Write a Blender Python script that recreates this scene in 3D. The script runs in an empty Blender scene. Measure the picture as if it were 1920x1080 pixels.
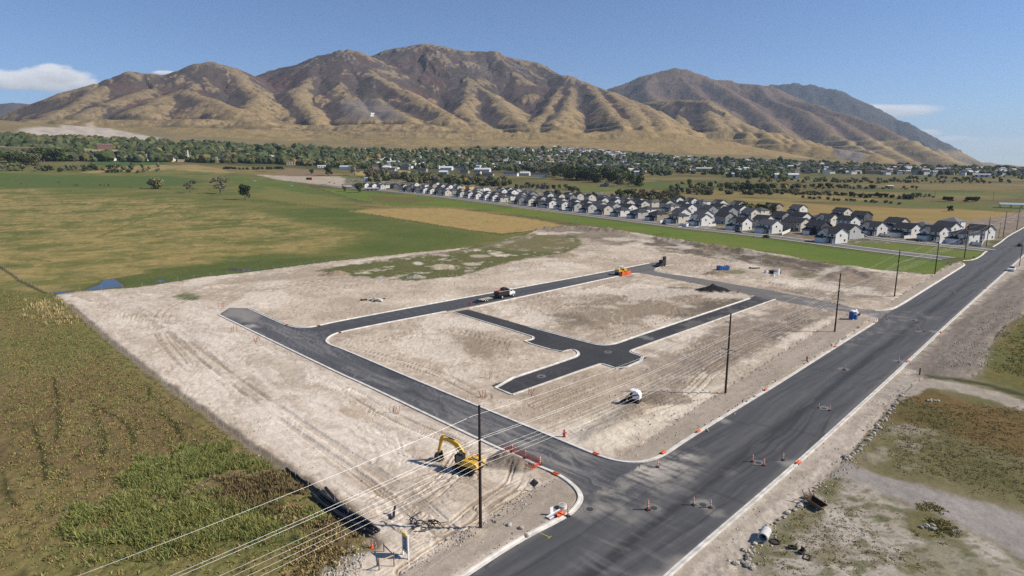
import bpy, math, random
import numpy as np
from mathutils import Vector, Matrix

random.seed(7)
rng = np.random.default_rng(7)
SC = bpy.context.scene
COL = SC.collection

# ------------------------------------------------------------------ camera
F = 1165.0                      # focal length in pixels of a 1920 wide frame
CAMH = 40.0
PITCH = math.atan(229.0 / F)
cam_d = bpy.data.cameras.new('camera')
cam_d.sensor_width = 36.0
cam_d.lens = F / 1920.0 * 36.0
cam_d.clip_start = 0.5
cam_d.clip_end = 60000
cam = bpy.data.objects.new('camera', cam_d)
cam.location = (0, 0, CAMH)
cam.rotation_euler = (math.pi / 2 - PITCH, 0, 0)
COL.objects.link(cam)
SC.camera = cam

# ------------------------------------------------------------------ light
SUN_EL = math.radians(38.0)
SUN_DIR = Vector((math.cos(SUN_EL) * 0.9985, math.cos(SUN_EL) * -0.055, math.sin(SUN_EL)))
EXPOSURE = 0.30
SUN_STRENGTH = 4.9
SKY_STRENGTH = 0.082
HAZE_DENSITY = 3.4e-5
sun_d = bpy.data.lights.new('sun', 'SUN')
sun_d.energy = SUN_STRENGTH
sun_d.angle = math.radians(0.53)
sun_d.color = (1.0, 0.91, 0.78)
sun = bpy.data.objects.new('sun', sun_d)
sun.rotation_euler = SUN_DIR.to_track_quat('Z', 'Y').to_euler()
COL.objects.link(sun)

SC.view_settings.view_transform = 'Standard'
SC.view_settings.look = 'None'
SC.view_settings.gamma = 1.0
SC.view_settings.use_curve_mapping = False
SC.view_settings.exposure = EXPOSURE
SC.render.engine = 'CYCLES'
SC.cycles.use_denoising = False
SC.cycles.max_bounces = 5
SC.cycles.diffuse_bounces = 2
SC.cycles.glossy_bounces = 2
SC.cycles.volume_bounces = 0
SC.cycles.transparent_max_bounces = 12
SC.cycles.caustics_reflective = False
SC.cycles.caustics_refractive = False

# ------------------------------------------------------------------ maths
CP, SP = math.cos(PITCH), math.sin(PITCH)


def ray(px, py):
    u = (px - 960.0) / F
    v = (540.0 - py) / F
    return u, CP + v * SP, -SP + v * CP


def kq(xs):                      # how fast the valley floor climbs, by bearing
    return np.interp(xs, [-0.9, -0.72, -0.5, -0.2, 0.1, 0.38, 0.6, 0.85],
                     [4.4e-5, 4.3e-5, 3.6e-5, 2.9e-5, 2.7e-5, 1.7e-5, 0.9e-5, 0.15e-5])


def zt(x, y):
    """height of the valley floor"""
    x = np.asarray(x, float); y = np.asarray(y, float)
    d = np.hypot(x, y)
    az = np.arctan2(x, np.maximum(y, 1e-3))
    return kq(az) * np.clip(d - 620.0, 0, 2150) ** 2


_D = np.concatenate([np.linspace(10, 700, 3000), np.linspace(700.5, 9000, 8000)])


def G(px, py):
    """point of the valley floor under a picture point"""
    dx, dy, dz = ray(px, py)
    h = math.hypot(dx, dy)
    ex, ey = dx / h, dy / h
    z = zt(ex * _D, ey * _D)
    r = CAMH + _D * (dz / h)
    k = np.argmax(z >= r)
    if not (z >= r).any():
        k = len(_D) - 1
    if k > 0:
        a0, a1 = r[k - 1] - z[k - 1], z[k] - r[k]
        t = a0 / (a0 + a1) if (a0 + a1) > 1e-9 else 0
        d = _D[k - 1] + (_D[k] - _D[k - 1]) * t
    else:
        d = _D[0]
    return Vector((ex * d, ey * d, float(zt(ex * d, ey * d))))


def atd(px, py, d):
    """point on the line of sight at ground distance d"""
    dx, dy, dz = ray(px, py)
    h = math.hypot(dx, dy)
    return Vector((dx / h * d, dy / h * d, CAMH + d * dz / h))


def GP(pts):
    return np.array([[*G(a, b)[:2]] for a, b in pts])


def project(x, y, z):
    rx, ry, rz = x, y, z - CAMH
    f = ry * CP - rz * SP
    u = ry * SP + rz * CP
    return 960 + F * rx / f, 540 - F * u / f


def perlin(x, y, seed=0):
    xi = np.floor(x).astype(np.int64); yi = np.floor(y).astype(np.int64)
    xf = (x - xi).astype(np.float32); yf = (y - yi).astype(np.float32)

    def grad(ix, iy, fx, fy):
        h = (ix * 374761393 + iy * 668265263 + seed * 974634541) & 0xffffffff
        h = ((h ^ (h >> 13)) * 1274126177) & 0xffffffff
        h = (h ^ (h >> 16)) & 0xffff
        a = h.astype(np.float32) * np.float32(2 * math.pi / 65536)
        return np.cos(a) * fx + np.sin(a) * fy
    sx = xf * xf * xf * (xf * (xf * 6 - 15) + 10)
    sy = yf * yf * yf * (yf * (yf * 6 - 15) + 10)
    a = grad(xi, yi, xf, yf); b = grad(xi + 1, yi, xf - 1, yf)
    c = grad(xi, yi + 1, xf, yf - 1); d = grad(xi + 1, yi + 1, xf - 1, yf - 1)
    return ((a + (b - a) * sx) * (1 - sy) + (c + (d - c) * sx) * sy) * 1.5


def fbm(x, y, octv=4, seed=0, gain=0.5, lac=2.03):
    s = 0; amp = 1.0; n = 0
    for o in range(octv):
        s = s + amp * perlin(x, y, seed + 17 * o); n += amp
        x = x * lac + 13.7; y = y * lac + 5.1; amp *= gain
    return s / n


def sstep(a, b, x):
    t = np.clip((x - a) / (b - a), 0, 1)
    return t * t * (3 - 2 * t)


def inside(poly, x, y):
    r = np.zeros(x.shape, bool)
    n = len(poly)
    for i in range(n):
        x0, y0 = poly[i]; x1, y1 = poly[(i + 1) % n]
        if y0 == y1:
            continue
        c = ((y0 > y) != (y1 > y)) & (x < (x1 - x0) * (y - y0) / (y1 - y0) + x0)
        r ^= c
    return r


def dist_line(pts, x, y, closed=False):
    d = np.full(x.shape, 1e9)
    n = len(pts)
    for i in range(n if closed else n - 1):
        x0, y0 = pts[i][:2]; x1, y1 = pts[(i + 1) % n][:2]
        ax, ay = x1 - x0, y1 - y0
        L = ax * ax + ay * ay + 1e-12
        t = np.clip(((x - x0) * ax + (y - y0) * ay) / L, 0, 1)
        d = np.minimum(d, (x - x0 - t * ax) ** 2 + (y - y0 - t * ay) ** 2)
    return np.sqrt(d)


def sdist(poly, x, y, margin):
    """signed distance (positive inside), only worked out near the polygon"""
    s = np.full(x.shape, -1e6)
    p = np.asarray(poly)
    m = (x > p[:, 0].min() - margin) & (x < p[:, 0].max() + margin) & (y > p[:, 1].min() - margin) & (y < p[:, 1].max() + margin)
    if m.any():
        xs, ys = x[m], y[m]
        d = dist_line(p, xs, ys, True)
        s[m] = np.where(inside(p, xs, ys), d, -d)
    return s


def chaikin(pts, n=2):
    p = [np.array(q, float) for q in pts]
    for _ in range(n):
        o = [p[0]]
        for a, b in zip(p[:-1], p[1:]):
            o += [a * .75 + b * .25, a * .25 + b * .75]
        o.append(p[-1]); p = o
    return np.array(p)


# ------------------------------------------------------------------ materials
def nd(nt, typ, **kw):
    n = nt.nodes.new(typ)
    for k, v in kw.items():
        setattr(n, k, v)
    return n


def mat(name, col, rough=0.8, var=0.12, scale=3.0, metal=0.0, bump=0.0, spec=0.3, coord='Object', objvar=0.0, detail=4.0):
    m = bpy.data.materials.new(name)
    m.use_nodes = True
    nt = m.node_tree
    b = nt.nodes['Principled BSDF']
    b.inputs['Roughness'].default_value = rough
    b.inputs['Metallic'].default_value = metal
    b.inputs['Specular IOR Level'].default_value = spec
    tc = nd(nt, 'ShaderNodeTexCoord')
    no = nd(nt, 'ShaderNodeTexNoise')
    no.inputs['Scale'].default_value = scale
    no.inputs['Detail'].default_value = detail
    nt.links.new(tc.outputs[coord], no.inputs['Vector'])
    mr = nd(nt, 'ShaderNodeMapRange')
    mr.inputs[1].default_value = 0.3; mr.inputs[2].default_value = 0.7
    mr.inputs[3].default_value = 1 - var; mr.inputs[4].default_value = 1 + var
    nt.links.new(no.outputs['Fac'], mr.inputs[0])
    val = mr.outputs[0]
    if objvar:
        oi = nd(nt, 'ShaderNodeObjectInfo')
        m2 = nd(nt, 'ShaderNodeMapRange')
        m2.inputs[3].default_value = 1 - objvar; m2.inputs[4].default_value = 1 + objvar
        nt.links.new(oi.outputs['Random'], m2.inputs[0])
        mm = nd(nt, 'ShaderNodeMath', operation='MULTIPLY')
        nt.links.new(val, mm.inputs[0]); nt.links.new(m2.outputs[0], mm.inputs[1])
        val = mm.outputs[0]
    vm = nd(nt, 'ShaderNodeVectorMath', operation='SCALE')
    vm.inputs[0].default_value = col[:3]
    nt.links.new(val, vm.inputs['Scale'])
    nt.links.new(vm.outputs[0], b.inputs['Base Color'])
    if bump:
        bp = nd(nt, 'ShaderNodeBump')
        bp.inputs['Strength'].default_value = bump
        bp.inputs['Distance'].default_value = 0.05
        nt.links.new(no.outputs['Fac'], bp.inputs['Height'])
        nt.links.new(bp.outputs[0], b.inputs['Normal'])
    return m


def mat_attr(name, rough=0.95, fine=(1.7, 0.16), fine2=(9.0, 0.12), bump=0.5, bdist=0.25, spec=0.1):
    """colour from the painted 'tint' attribute, finer grain from noise in metres"""
    m = bpy.data.materials.new(name)
    m.use_nodes = True
    nt = m.node_tree
    b = nt.nodes['Principled BSDF']
    b.inputs['Roughness'].default_value = rough
    b.inputs['Specular IOR Level'].default_value = spec
    at = nd(nt, 'ShaderNodeAttribute', attribute_name='tint')
    tc = nd(nt, 'ShaderNodeTexCoord')
    fac = None
    nodes = []
    for (s, a) in (fine, fine2):
        no = nd(nt, 'ShaderNodeTexNoise')
        no.inputs['Scale'].default_value = s
        no.inputs['Detail'].default_value = 5.0
        no.inputs['Roughness'].default_value = 0.65
        nt.links.new(tc.outputs['Object'], no.inputs['Vector'])
        mr = nd(nt, 'ShaderNodeMapRange')
        mr.inputs[1].default_value = 0.28; mr.inputs[2].default_value = 0.72
        mr.inputs[3].default_value = 1 - a; mr.inputs[4].default_value = 1 + a
        nt.links.new(no.outputs['Fac'], mr.inputs[0])
        nodes.append(no)
        if fac is None:
            fac = mr.outputs[0]
        else:
            mm = nd(nt, 'ShaderNodeMath', operation='MULTIPLY')
            nt.links.new(fac, mm.inputs[0]); nt.links.new(mr.outputs[0], mm.inputs[1])
            fac = mm.outputs[0]
    vm = nd(nt, 'ShaderNodeVectorMath', operation='SCALE')
    nt.links.new(at.outputs['Color'], vm.inputs[0])
    nt.links.new(fac, vm.inputs['Scale'])
    nt.links.new(vm.outputs[0], b.inputs['Base Color'])
    if bump:
        bp = nd(nt, 'ShaderNodeBump')
        bp.inputs['Strength'].default_value = bump
        bp.inputs['Distance'].default_value = bdist
        nt.links.new(nodes[0].outputs['Fac'], bp.inputs['Height'])
        nt.links.new(bp.outputs[0], b.inputs['Normal'])
    return m


# ------------------------------------------------------------------ objects
def tag(o, label=None, cat=None, group=None, kind=None):
    if label: o['label'] = label
    if cat: o['category'] = cat
    if group: o['group'] = group
    if kind: o['kind'] = kind
    return o


def thing(name, label, cat, loc=(0, 0, 0), rz=0.0, group=None):
    o = bpy.data.objects.new(name, None)
    o.empty_display_size = 0.5
    o.location = loc
    o.rotation_euler = (0, 0, rz)
    COL.objects.link(o)
    return tag(o, label, cat, group)


def np_mesh(name, v, f, material=None, tint=None, smooth=True):
    """mesh from numpy arrays; f is (n,3) or (n,4)"""
    me = bpy.data.meshes.new(name)
    v = np.asarray(v, np.float32); f = np.asarray(f, np.int32)
    k = f.shape[1]
    me.vertices.add(len(v)); me.vertices.foreach_set('co', v.ravel())
    me.loops.add(f.size); me.loops.foreach_set('vertex_index', f.ravel())
    me.polygons.add(len(f))
    me.polygons.foreach_set('loop_start', np.arange(0, f.size, k, dtype=np.int32))
    me.polygons.foreach_set('loop_total', np.full(len(f), k, np.int32))
    me.polygons.foreach_set('use_smooth', np.full(len(f), bool(smooth)))
    if tint is not None:
        a = me.attributes.new('tint', 'FLOAT_COLOR', 'POINT')
        c = np.ones((len(v), 4), np.float32); c[:, :3] = tint
        a.data.foreach_set('color', c.ravel())
    me.update(calc_edges=True)
    if material: me.materials.append(material)
    return me


def link(name, me, parent=None):
    o = bpy.data.objects.new(name, me)
    COL.objects.link(o)
    if parent is not None: o.parent = parent
    return o


class MB:
    """collects simple shapes into one mesh"""
    def __init__(s):
        s.v = []; s.f = []

    def add(s, vs, fs):
        n = len(s.v)
        s.v += [tuple(p) for p in vs]
        s.f += [tuple(i + n for i in q) for q in fs]
        return s

    def box(s, cx, cy, cz, sx, sy, sz, rz=0.0, taper=1.0):
        c, d = math.cos(rz), math.sin(rz)
        vs = []
        for k, z in enumerate((-.5, .5)):
            t = taper if k else 1.0
            for x, y in ((-.5, -.5), (.5, -.5), (.5, .5), (-.5, .5)):
                X, Y = x * sx * t, y * sy * t
                vs.append((cx + X * c - Y * d, cy + X * d + Y * c, cz + z * sz))
        return s.add(vs, [(3, 2, 1, 0), (4, 5, 6, 7), (0, 1, 5, 4), (1, 2, 6, 5), (2, 3, 7, 6), (3, 0, 4, 7)])

    def cyl(s, p0, p1, r0, r1=None, n=8, caps=True):
        r1 = r0 if r1 is None else r1
        p0, p1 = Vector(p0), Vector(p1)
        z = (p1 - p0).normalized()
        x = z.orthogonal().normalized(); y = z.cross(x)
        vs = []
        for p, r in ((p0, r0), (p1, r1)):
            for i in range(n):
                a = 2 * math.pi * i / n
                vs.append(p + x * (r * math.cos(a)) + y * (r * math.sin(a)))
        fs = [(i, (i + 1) % n, n + (i + 1) % n, n + i) for i in range(n)]
        if caps:
            fs += [tuple(range(n - 1, -1, -1)), tuple(range(n, 2 * n))]
        return s.add(vs, fs)

    def tube(s, pts, r, n=6):
        pts = [Vector(p) for p in pts]
        vs = []; fs = []
        for i, p in enumerate(pts):
            t = (pts[min(i + 1, len(pts) - 1)] - pts[max(i - 1, 0)]).normalized()
            up = Vector((0, 0, 1)) if abs(t.z) < .95 else Vector((1, 0, 0))
            x = t.cross(up).normalized(); y = x.cross(t)
            rr = r[i] if hasattr(r, '__len__') else r
            for k in range(n):
                a = 2 * math.pi * k / n
                vs.append(p + x * (rr * math.cos(a)) + y * (rr * math.sin(a)))
        for i in range(len(pts) - 1):
            for k in range(n):
                fs.append((i * n + k, i * n + (k + 1) % n, (i + 1) * n + (k + 1) % n, (i + 1) * n + k))
        fs += [tuple(range(n - 1, -1, -1)), tuple(range((len(pts) - 1) * n, len(pts) * n))]
        return s.add(vs, fs)

    def prism(s, prof, y0, y1, bev=0.0):
        """outline in x,z pulled along y"""
        n = len(prof)
        vs = [(x, y0, z) for x, z in prof] + [(x, y1, z) for x, z in prof]
        fs = [(i, (i + 1) % n, n + (i + 1) % n, n + i) for i in range(n)]
        fs += [tuple(range(n - 1, -1, -1)), tuple(range(n, 2 * n))]
        return s.add(vs, fs)

    def prism_x(s, prof, x0, x1):
        """outline in y,z pulled along x"""
        n = len(prof)
        vs = [(x0, y, z) for y, z in prof] + [(x1, y, z) for y, z in prof]
        fs = [(i, (i + 1) % n, n + (i + 1) % n, n + i) for i in range(n)]
        fs += [tuple(range(n - 1, -1, -1)), tuple(range(n, 2 * n))]
        return s.add(vs, fs)

    def mesh(s, name, m=None, smooth=False):
        me = bpy.data.meshes.new(name)
        me.from_pydata([tuple(p) for p in s.v], [], s.f)
        import bmesh
        bm = bmesh.new(); bm.from_mesh(me)
        bmesh.ops.recalc_face_normals(bm, faces=bm.faces[:])
        bm.to_mesh(me); bm.free()
        if smooth:
            me.polygons.foreach_set('use_smooth', [True] * len(me.polygons))
        if m: me.materials.append(m)
        return me

    def build(s, name, m=None, parent=None, smooth=False, bevel=0.0):
        o = link(name, s.mesh(name, m, smooth), parent)
        if bevel:
            b = o.modifiers.new('bevel', 'BEVEL'); b.width = bevel; b.segments = 2; b.limit_method = 'ANGLE'
        return o


def kids(o):
    return list(o.children)


def copy_tree(o, parent=None):
    c = o.copy()
    COL.objects.link(c)
    if parent is not None: c.parent = parent
    for ch in kids(o):
        copy_tree(ch, c)
    return c


def paint(root, frm, to):
    """swap one material for another on a copied thing"""
    for o in [root] + list(root.children_recursive):
        if o.type == 'MESH':
            for s in o.material_slots:
                if s.material == frm:
                    s.link = 'OBJECT'; s.material = to


ORD = ['first', 'second', 'third', 'fourth', 'fifth', 'sixth', 'seventh', 'eighth', 'ninth', 'tenth', 'eleventh', 'twelfth',
       'thirteenth', 'fourteenth', 'fifteenth', 'sixteenth', 'seventeenth', 'eighteenth', 'nineteenth', 'twentieth',
       'twenty-first', 'twenty-second', 'twenty-third', 'twenty-fourth', 'twenty-fifth', 'twenty-sixth', 'twenty-seventh',
       'twenty-eighth', 'twenty-ninth', 'thirtieth', 'thirty-first', 'thirty-second', 'thirty-third', 'thirty-fourth', 'thirty-fifth',
       'thirty-sixth', 'thirty-seventh', 'thirty-eighth', 'thirty-ninth', 'fortieth']

# ------------------------------------------------------------------ sky
world = bpy.data.worlds.new('World')
SC.world = world
world.use_nodes = True
wn = world.node_tree
bg = wn.nodes['Background']
sky = nd(wn, 'ShaderNodeTexSky', sky_type='NISHITA')
sky.sun_disc = False
sky.sun_elevation = SUN_EL
sky.sun_rotation = math.atan2(SUN_DIR.x, SUN_DIR.y)
sky.altitude = 1300
sky.air_density = 1.0
sky.dust_density = 0.12
sky.ozone_density = 4.0
bg.inputs['Strength'].default_value = SKY_STRENGTH
tcw = nd(wn, 'ShaderNodeTexCoord')
DIRV = tcw.outputs['Generated']


def wmath(op, a, b=None):
    n = nd(wn, 'ShaderNodeMath', operation=op)
    for i, q in enumerate((a, b)):
        if q is None: continue
        if isinstance(q, (int, float)): n.inputs[i].default_value = q
        else: wn.links.new(q, n.inputs[i])
    return n.outputs[0]


def wdot(vec):
    n = nd(wn, 'ShaderNodeVectorMath', operation='DOT_PRODUCT')
    wn.links.new(DIRV, n.inputs[0]); n.inputs[1].default_value = vec
    return n.outputs['Value']


def cloud(px, py, wx, wy, flat, dens, scale, seed, ragged):
    """one distant cloud: a soft ragged patch of the sky, wx by wy in picture points across"""
    c = Vector(ray(px, py)).normalized()
    t = Vector((c.y, -c.x, 0)).normalized(); b = t.cross(c).normalized()
    if b.z < 0: b = -b
    s = 1 / 1187.0
    u = wmath('DIVIDE', wdot(t), wx * s * .5); v = wmath('DIVIDE', wdot(b), wy * s * .5)
    front = wmath('GREATER_THAN', wdot(c), 0.5)
    # flat base: the lower half is squeezed
    vneg = wmath('MULTIPLY', wmath('MINIMUM', v, 0.0), flat)
    vv = wmath('ADD', wmath('MAXIMUM', v, 0.0), vneg)
    r2 = wmath('ADD', wmath('MULTIPLY', u, u), wmath('MULTIPLY', vv, vv))
    no = nd(wn, 'ShaderNodeTexNoise')
    no.inputs['Scale'].default_value = scale; no.inputs['Detail'].default_value = 7; no.inputs['Roughness'].default_value = .58
    mp = nd(wn, 'ShaderNodeMapping'); mp.inputs['Location'].default_value = (seed, seed * .7, seed * .3)
    mp.inputs['Scale'].default_value = (1, 1, 2.0)
    wn.links.new(DIRV, mp.inputs['Vector']); wn.links.new(mp.outputs[0], no.inputs['Vector'])
    nz = wmath('MULTIPLY', wmath('SUBTRACT', no.outputs['Fac'], 0.5), ragged)
    d = wmath('SUBTRACT', wmath('ADD', 1.0, nz), r2)
    mr = nd(wn, 'ShaderNodeMapRange'); mr.interpolation_type = 'SMOOTHSTEP'
    mr.inputs[1].default_value = 0.0; mr.inputs[2].default_value = 0.75; mr.inputs[3].default_value = 0.0; mr.inputs[4].default_value = dens
    wn.links.new(d, mr.inputs[0])
    m = wmath('MULTIPLY', mr.outputs[0], front)
    # lit tops, blue-grey undersides
    sh = nd(wn, 'ShaderNodeMapRange'); sh.inputs[1].default_value = -1.1; sh.inputs[2].default_value = 0.35; sh.inputs[3].default_value = 0.58; sh.inputs[4].default_value = 1.0
    wn.links.new(wmath('ADD', v, nz), sh.inputs[0])
    return m, sh.outputs[0]


CLOUD_WHITE = 9.0
tn = nd(wn, 'ShaderNodeVectorMath', operation='MULTIPLY')
tn.inputs[1].default_value = (0.86, 0.95, 1.12)
wn.links.new(sky.outputs[0], tn.inputs[0])
cur = tn.outputs[0]
for args in ((35, 151, 230, 30, 0.85, 0.97, 26, 3.1, 1.6),
             (103, 148, 118, 38, 1.3, 1.0, 46, 1.1, 1.5), (106, 139, 70, 34, 1.0, 1.0, 50, 9.1, 1.6),
             (1674, 209, 150, 24, 1.0, 0.85, 18, 5.2, 0.9),
             (1640, 205, 90, 20, 1.0, 0.9, 25, 8.2, 0.8),
             (1780, 262, 90, 13, 1.2, 0.6, 44, 2.2, 1.5),
             (1735, 250, 50, 18, 1.2, 0.85, 60, 4.2, 1.2),
             (1890, 275, 170, 34, 1.0, 0.25, 14, 6.2, 1.2),
             (312, 137, 46, 9, 1.2, 0.9, 60, 7.7, 1.0)):
    m, sh = cloud(*args)
    mx = nd(wn, 'ShaderNodeMix', data_type='RGBA')
    cv = nd(wn, 'ShaderNodeVectorMath', operation='SCALE')
    cv.inputs[0].default_value = (CLOUD_WHITE * 0.96, CLOUD_WHITE * 0.985, CLOUD_WHITE * 1.03)
    wn.links.new(sh, cv.inputs['Scale'])
    wn.links.new(m, mx.inputs[0]); wn.links.new(cur, mx.inputs[6]); wn.links.new(cv.outputs[0], mx.inputs[7])
    cur = mx.outputs[2]
wn.links.new(cur, bg.inputs['Color'])

# ------------------------------------------------------------------ air
hb = MB(); hb.box(0, 12000, 790, 44000, 30000, 1600)
hm = bpy.data.materials.new('thin_air'); hm.use_nodes = True
hn = hm.node_tree; hn.nodes.clear()
ho = nd(hn, 'ShaderNodeOutputMaterial'); hv = nd(hn, 'ShaderNodeVolumePrincipled')
hv.inputs['Color'].default_value = (0.62, 0.79, 1.0, 1)
hv.inputs['Density'].default_value = HAZE_DENSITY
hv.inputs['Anisotropy'].default_value = 0.1
hn.links.new(hv.outputs[0], ho.inputs['Volume'])
if HAZE_DENSITY > 0:
    tag(hb.build('haze', hm), kind='stuff')

# ------------------------------------------------------------------ roads, traced as ground outlines
VH = np.array([0.692, 0.722])       # along the main road
UH = np.array([-0.686, 0.728])      # along the access road
main_left1 = [(780, 1142), (870, 1080), (973, 1013), (1063, 968), (1080, 953), (1090, 937), (1087, 923), (1073, 907), (1043, 887), (1017, 877),
              (973, 857), (897, 823), (683, 720), (640, 702), (410, 590)]
main_left2 = [(467, 578), (533, 608), (548, 612), (562, 614), (578, 614), (593, 612), (640, 601), (933, 547), (1100, 516.5), (1218, 493.5), (1232, 491)]
blockA = [(837, 584), (640, 622), (620, 630), (613, 637), (613, 642), (623, 648), (640, 653), (797, 720), (1057, 827), (1107, 848), (1140, 860), (1173, 867), (1207, 866),
          (1233, 858), (1253, 847), (1280, 828), (1390, 760), (1457, 720), (1567, 650), (1640, 605), (1645, 600), (1637, 594), (1613, 588), (1560, 581), (1480, 568), (1457, 562)]
blockB = [(880, 578.5), (1140, 522), (1184, 513), (1200, 512.5), (1217, 515), (1280, 527), (1413, 553.5)]
kerbD = [(1262, 496), (1237, 500), (1229, 504), (1228, 508), (1237, 511), (1260, 514.5), (1280, 517), (1437, 543), (1540, 563), (1600, 577), (1640, 582), (1662, 582), (1680, 578),
         (1740, 540), (1800, 503), (1806, 499), (1809, 496.5), (1806, 493.5), (1798, 491)]
bayA = [(850, 585), (997, 630), (1001, 633), (998, 637), (980, 640), (1050, 660), (1070, 655), (1079, 656), (1085, 661), (1084, 667), (1073, 672), (920, 723), (960, 740),
        (1123, 682.5), (1128, 682), (1134, 683), (1163, 693), (1213, 671), (1183, 660.5), (1182, 658.5), (1187, 655), (1280, 622), (1453, 561)]
bayB = [(1407, 559.5), (1280, 602), (1187, 633), (1165, 641), (1153, 645), (1138, 647), (1123, 646.5), (1107, 643), (993, 613), (877, 580)]
main_right = [(1150, 1180), (1250, 1080), (1280, 1053), (1493, 870), (1613, 760), (1657, 720), (1700, 680), (1800, 586), (1913, 485), (1985, 418), (2040, 366)]
main_left_far = [(1798, 491), (1826, 488), (1840, 480), (1847, 473), (1860, 466), (1877, 454), (1884, 448), (1892, 442), (1920, 427), (1960, 402), (2015, 366)]

poly_main = GP([(780, 1142), (870, 1080), (973, 1013), (1063, 968), (1090, 937), (1280, 828), (1390, 760), (1567, 650), (1640, 604), (1680, 578), (1740, 540), (1809, 496), (1830, 487),
                (1847, 473), (1877, 454), (1892, 442), (1920, 427), (1960, 402), (2015, 366), (2040, 366), (1985, 418), (1913, 485), (1800, 586), (1700, 680), (1657, 720), (1613, 760),
                (1493, 870), (1280, 1053), (1250, 1080), (1150, 1180)])
poly_acc = GP([(1063, 968), (1080, 953), (1090, 937), (1087, 923), (1073, 907), (1043, 887), (1017, 877), (973, 857), (897, 823), (683, 720), (640, 702), (410, 590), (430, 577), (467, 578),
               (533, 608), (548, 612), (562, 614), (578, 614), (593, 612), (640, 624), (620, 630), (613, 637), (613, 642), (623, 648), (640, 653),
               (797, 720), (1057, 827), (1107, 848), (1140, 860), (1173, 867), (1207, 866), (1233, 858), (1280, 828)])
poly_loop = GP([(578, 614), (593, 612), (640, 601), (933, 547), (1100, 516.5), (1218, 493.5), (1244, 490), (1240, 500), (1184, 513), (1140, 522), (837, 584), (640, 622), (620, 630), (613, 637)])
poly_in = GP(bayA + [(1417, 553)] + bayB)
poly_back = GP([(1184, 513), (1218, 497), (1228, 504), (1228, 508), (1237, 511), (1260, 514.5), (1280, 517), (1437, 543), (1540, 563), (1600, 577), (1640, 582), (1682, 578), (1645, 602), (1637, 594),
                (1613, 588), (1560, 581), (1480, 568), (1413, 553.5), (1280, 527), (1217, 515), (1200, 512.5)])


def strip(pts, w):
    """outline of a band of width w along a line on the ground"""
    p = np.array(pts); t = np.gradient(p, axis=0)
    t /= np.linalg.norm(t, axis=1)[:, None] + 1e-9
    n = np.stack([-t[:, 1], t[:, 0]], 1)
    return np.concatenate([p + n * w / 2, (p - n * w / 2)[::-1]])


street_line = GP([(600, 345), (640, 351), (700, 356), (767, 362), (850, 371.5), (940, 383), (1050, 397.5), (1160, 411), (1220, 418.5), (1300, 428.5), (1400, 439), (1480, 448), (1618, 467), (1778, 485.5), (1815, 489)])
side_line = GP([(1288, 427), (1322, 412), (1345, 402), (1365, 392)])
lane_line = GP([(1585, 440), (1608, 443.5), (1700, 454.5), (1790, 463), (1856, 470)])
path_line = chaikin(GP([(733, 391), (760, 389.5), (800, 388.5), (840, 389.5), (870, 392), (940, 400), (1000, 408.5), (1080, 420), (1150, 430), (1190, 437)]), 1)
poly_street = strip(street_line, 9.5)
poly_side = strip(side_line, 8.5)
poly_lane = strip(lane_line, 7.5)
poly_path = strip(path_line, 4.6)
poly_foot = GP([(700, 1110), (760, 1072), (860, 1010), (950, 955), (1010, 915), (1050, 895), (1075, 915), (1083, 935), (1060, 960), (960, 1010), (860, 1068), (800, 1110)])
poly_foot2 = GP([(1140, 862), (1200, 835), (1310, 760), (1420, 690), (1520, 627), (1590, 587), (1610, 592), (1632, 598), (1560, 648), (1440, 722), (1330, 792), (1250, 845), (1200, 864)])
poly_foot3 = GP([(1655, 577), (1700, 545), (1780, 497), (1800, 493), (1804, 497), (1735, 540), (1685, 574)])
poly_dirt = GP([(105, 553), (130, 547), (250, 540), (370, 522), (500, 506), (600, 493), (680, 484), (800, 471), (860, 466), (905, 461), (950, 452), (985, 442), (1005, 432), (1030, 426), (1060, 424),
                (1110, 427), (1190, 437), (1300, 455), (1400, 468), (1480, 480), (1540, 493), (1580, 497), (1640, 505), (1750, 515), (1775, 499), (1800, 491), (1820, 505), (1680, 600),
                (1280, 850), (1100, 960), (860, 1090), (740, 1160), (580, 1110), (640, 1060), (690, 1030), (670, 985), (640, 958), (560, 903), (470, 845), (400, 792), (300, 720), (200, 640), (130, 575)])
poly_verge = GP([(1150, 1180), (1280, 1053), (1493, 870), (1700, 680), (1800, 586), (1913, 485), (1985, 418), (2010, 425), (1960, 490), (1925, 540), (1925, 590), (1890, 605), (1860, 640), (1840, 700), (1800, 712),
                 (1730, 706), (1690, 740), (1660, 775), (1625, 815), (1595, 850), (1555, 890), (1510, 935), (1450, 985), (1395, 1040), (1370, 1090), (1300, 1180)])
ponds = [GP([(160, 543), (187, 533), (195, 525), (213, 522.5), (224, 530), (231, 535.5), (207, 540), (180, 543)]), GP([(430, 503), (448, 504.5), (472, 505.5), (468, 508), (450, 508.5), (436, 507)]), GP([(288, 528), (298, 525.5), (312, 525), (306, 527.5)]),
         GP([(100, 549), (122, 546), (136, 544.5), (128, 548), (110, 551)])]
poly_stub = GP([(655, 396), (690, 393), (740, 391), (790, 389.5), (850, 391), (930, 402), (1000, 411), (1062, 423), (1028, 426), (1005, 432), (940, 438), (880, 431), (770, 413), (700, 402)])
poly_strip = GP([(640, 355), (700, 361), (767, 366), (850, 375), (940, 387), (1050, 401), (1160, 415), (1300, 432), (1480, 452), (1618, 471), (1778, 490), (1750, 514), (1640, 504), (1540, 492), (1480, 479), (1400, 467), (1300, 453),
                 (1190, 435), (1150, 428), (1080, 418), (1000, 406), (940, 397.5), (870, 389.5), (800, 386), (740, 387), (660, 372), (600, 352)])
poly_lawn = GP([(1590, 445), (1608, 447), (1700, 458), (1790, 467), (1852, 474), (1820, 484), (1778, 480), (1618, 462), (1560, 454)])
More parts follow.
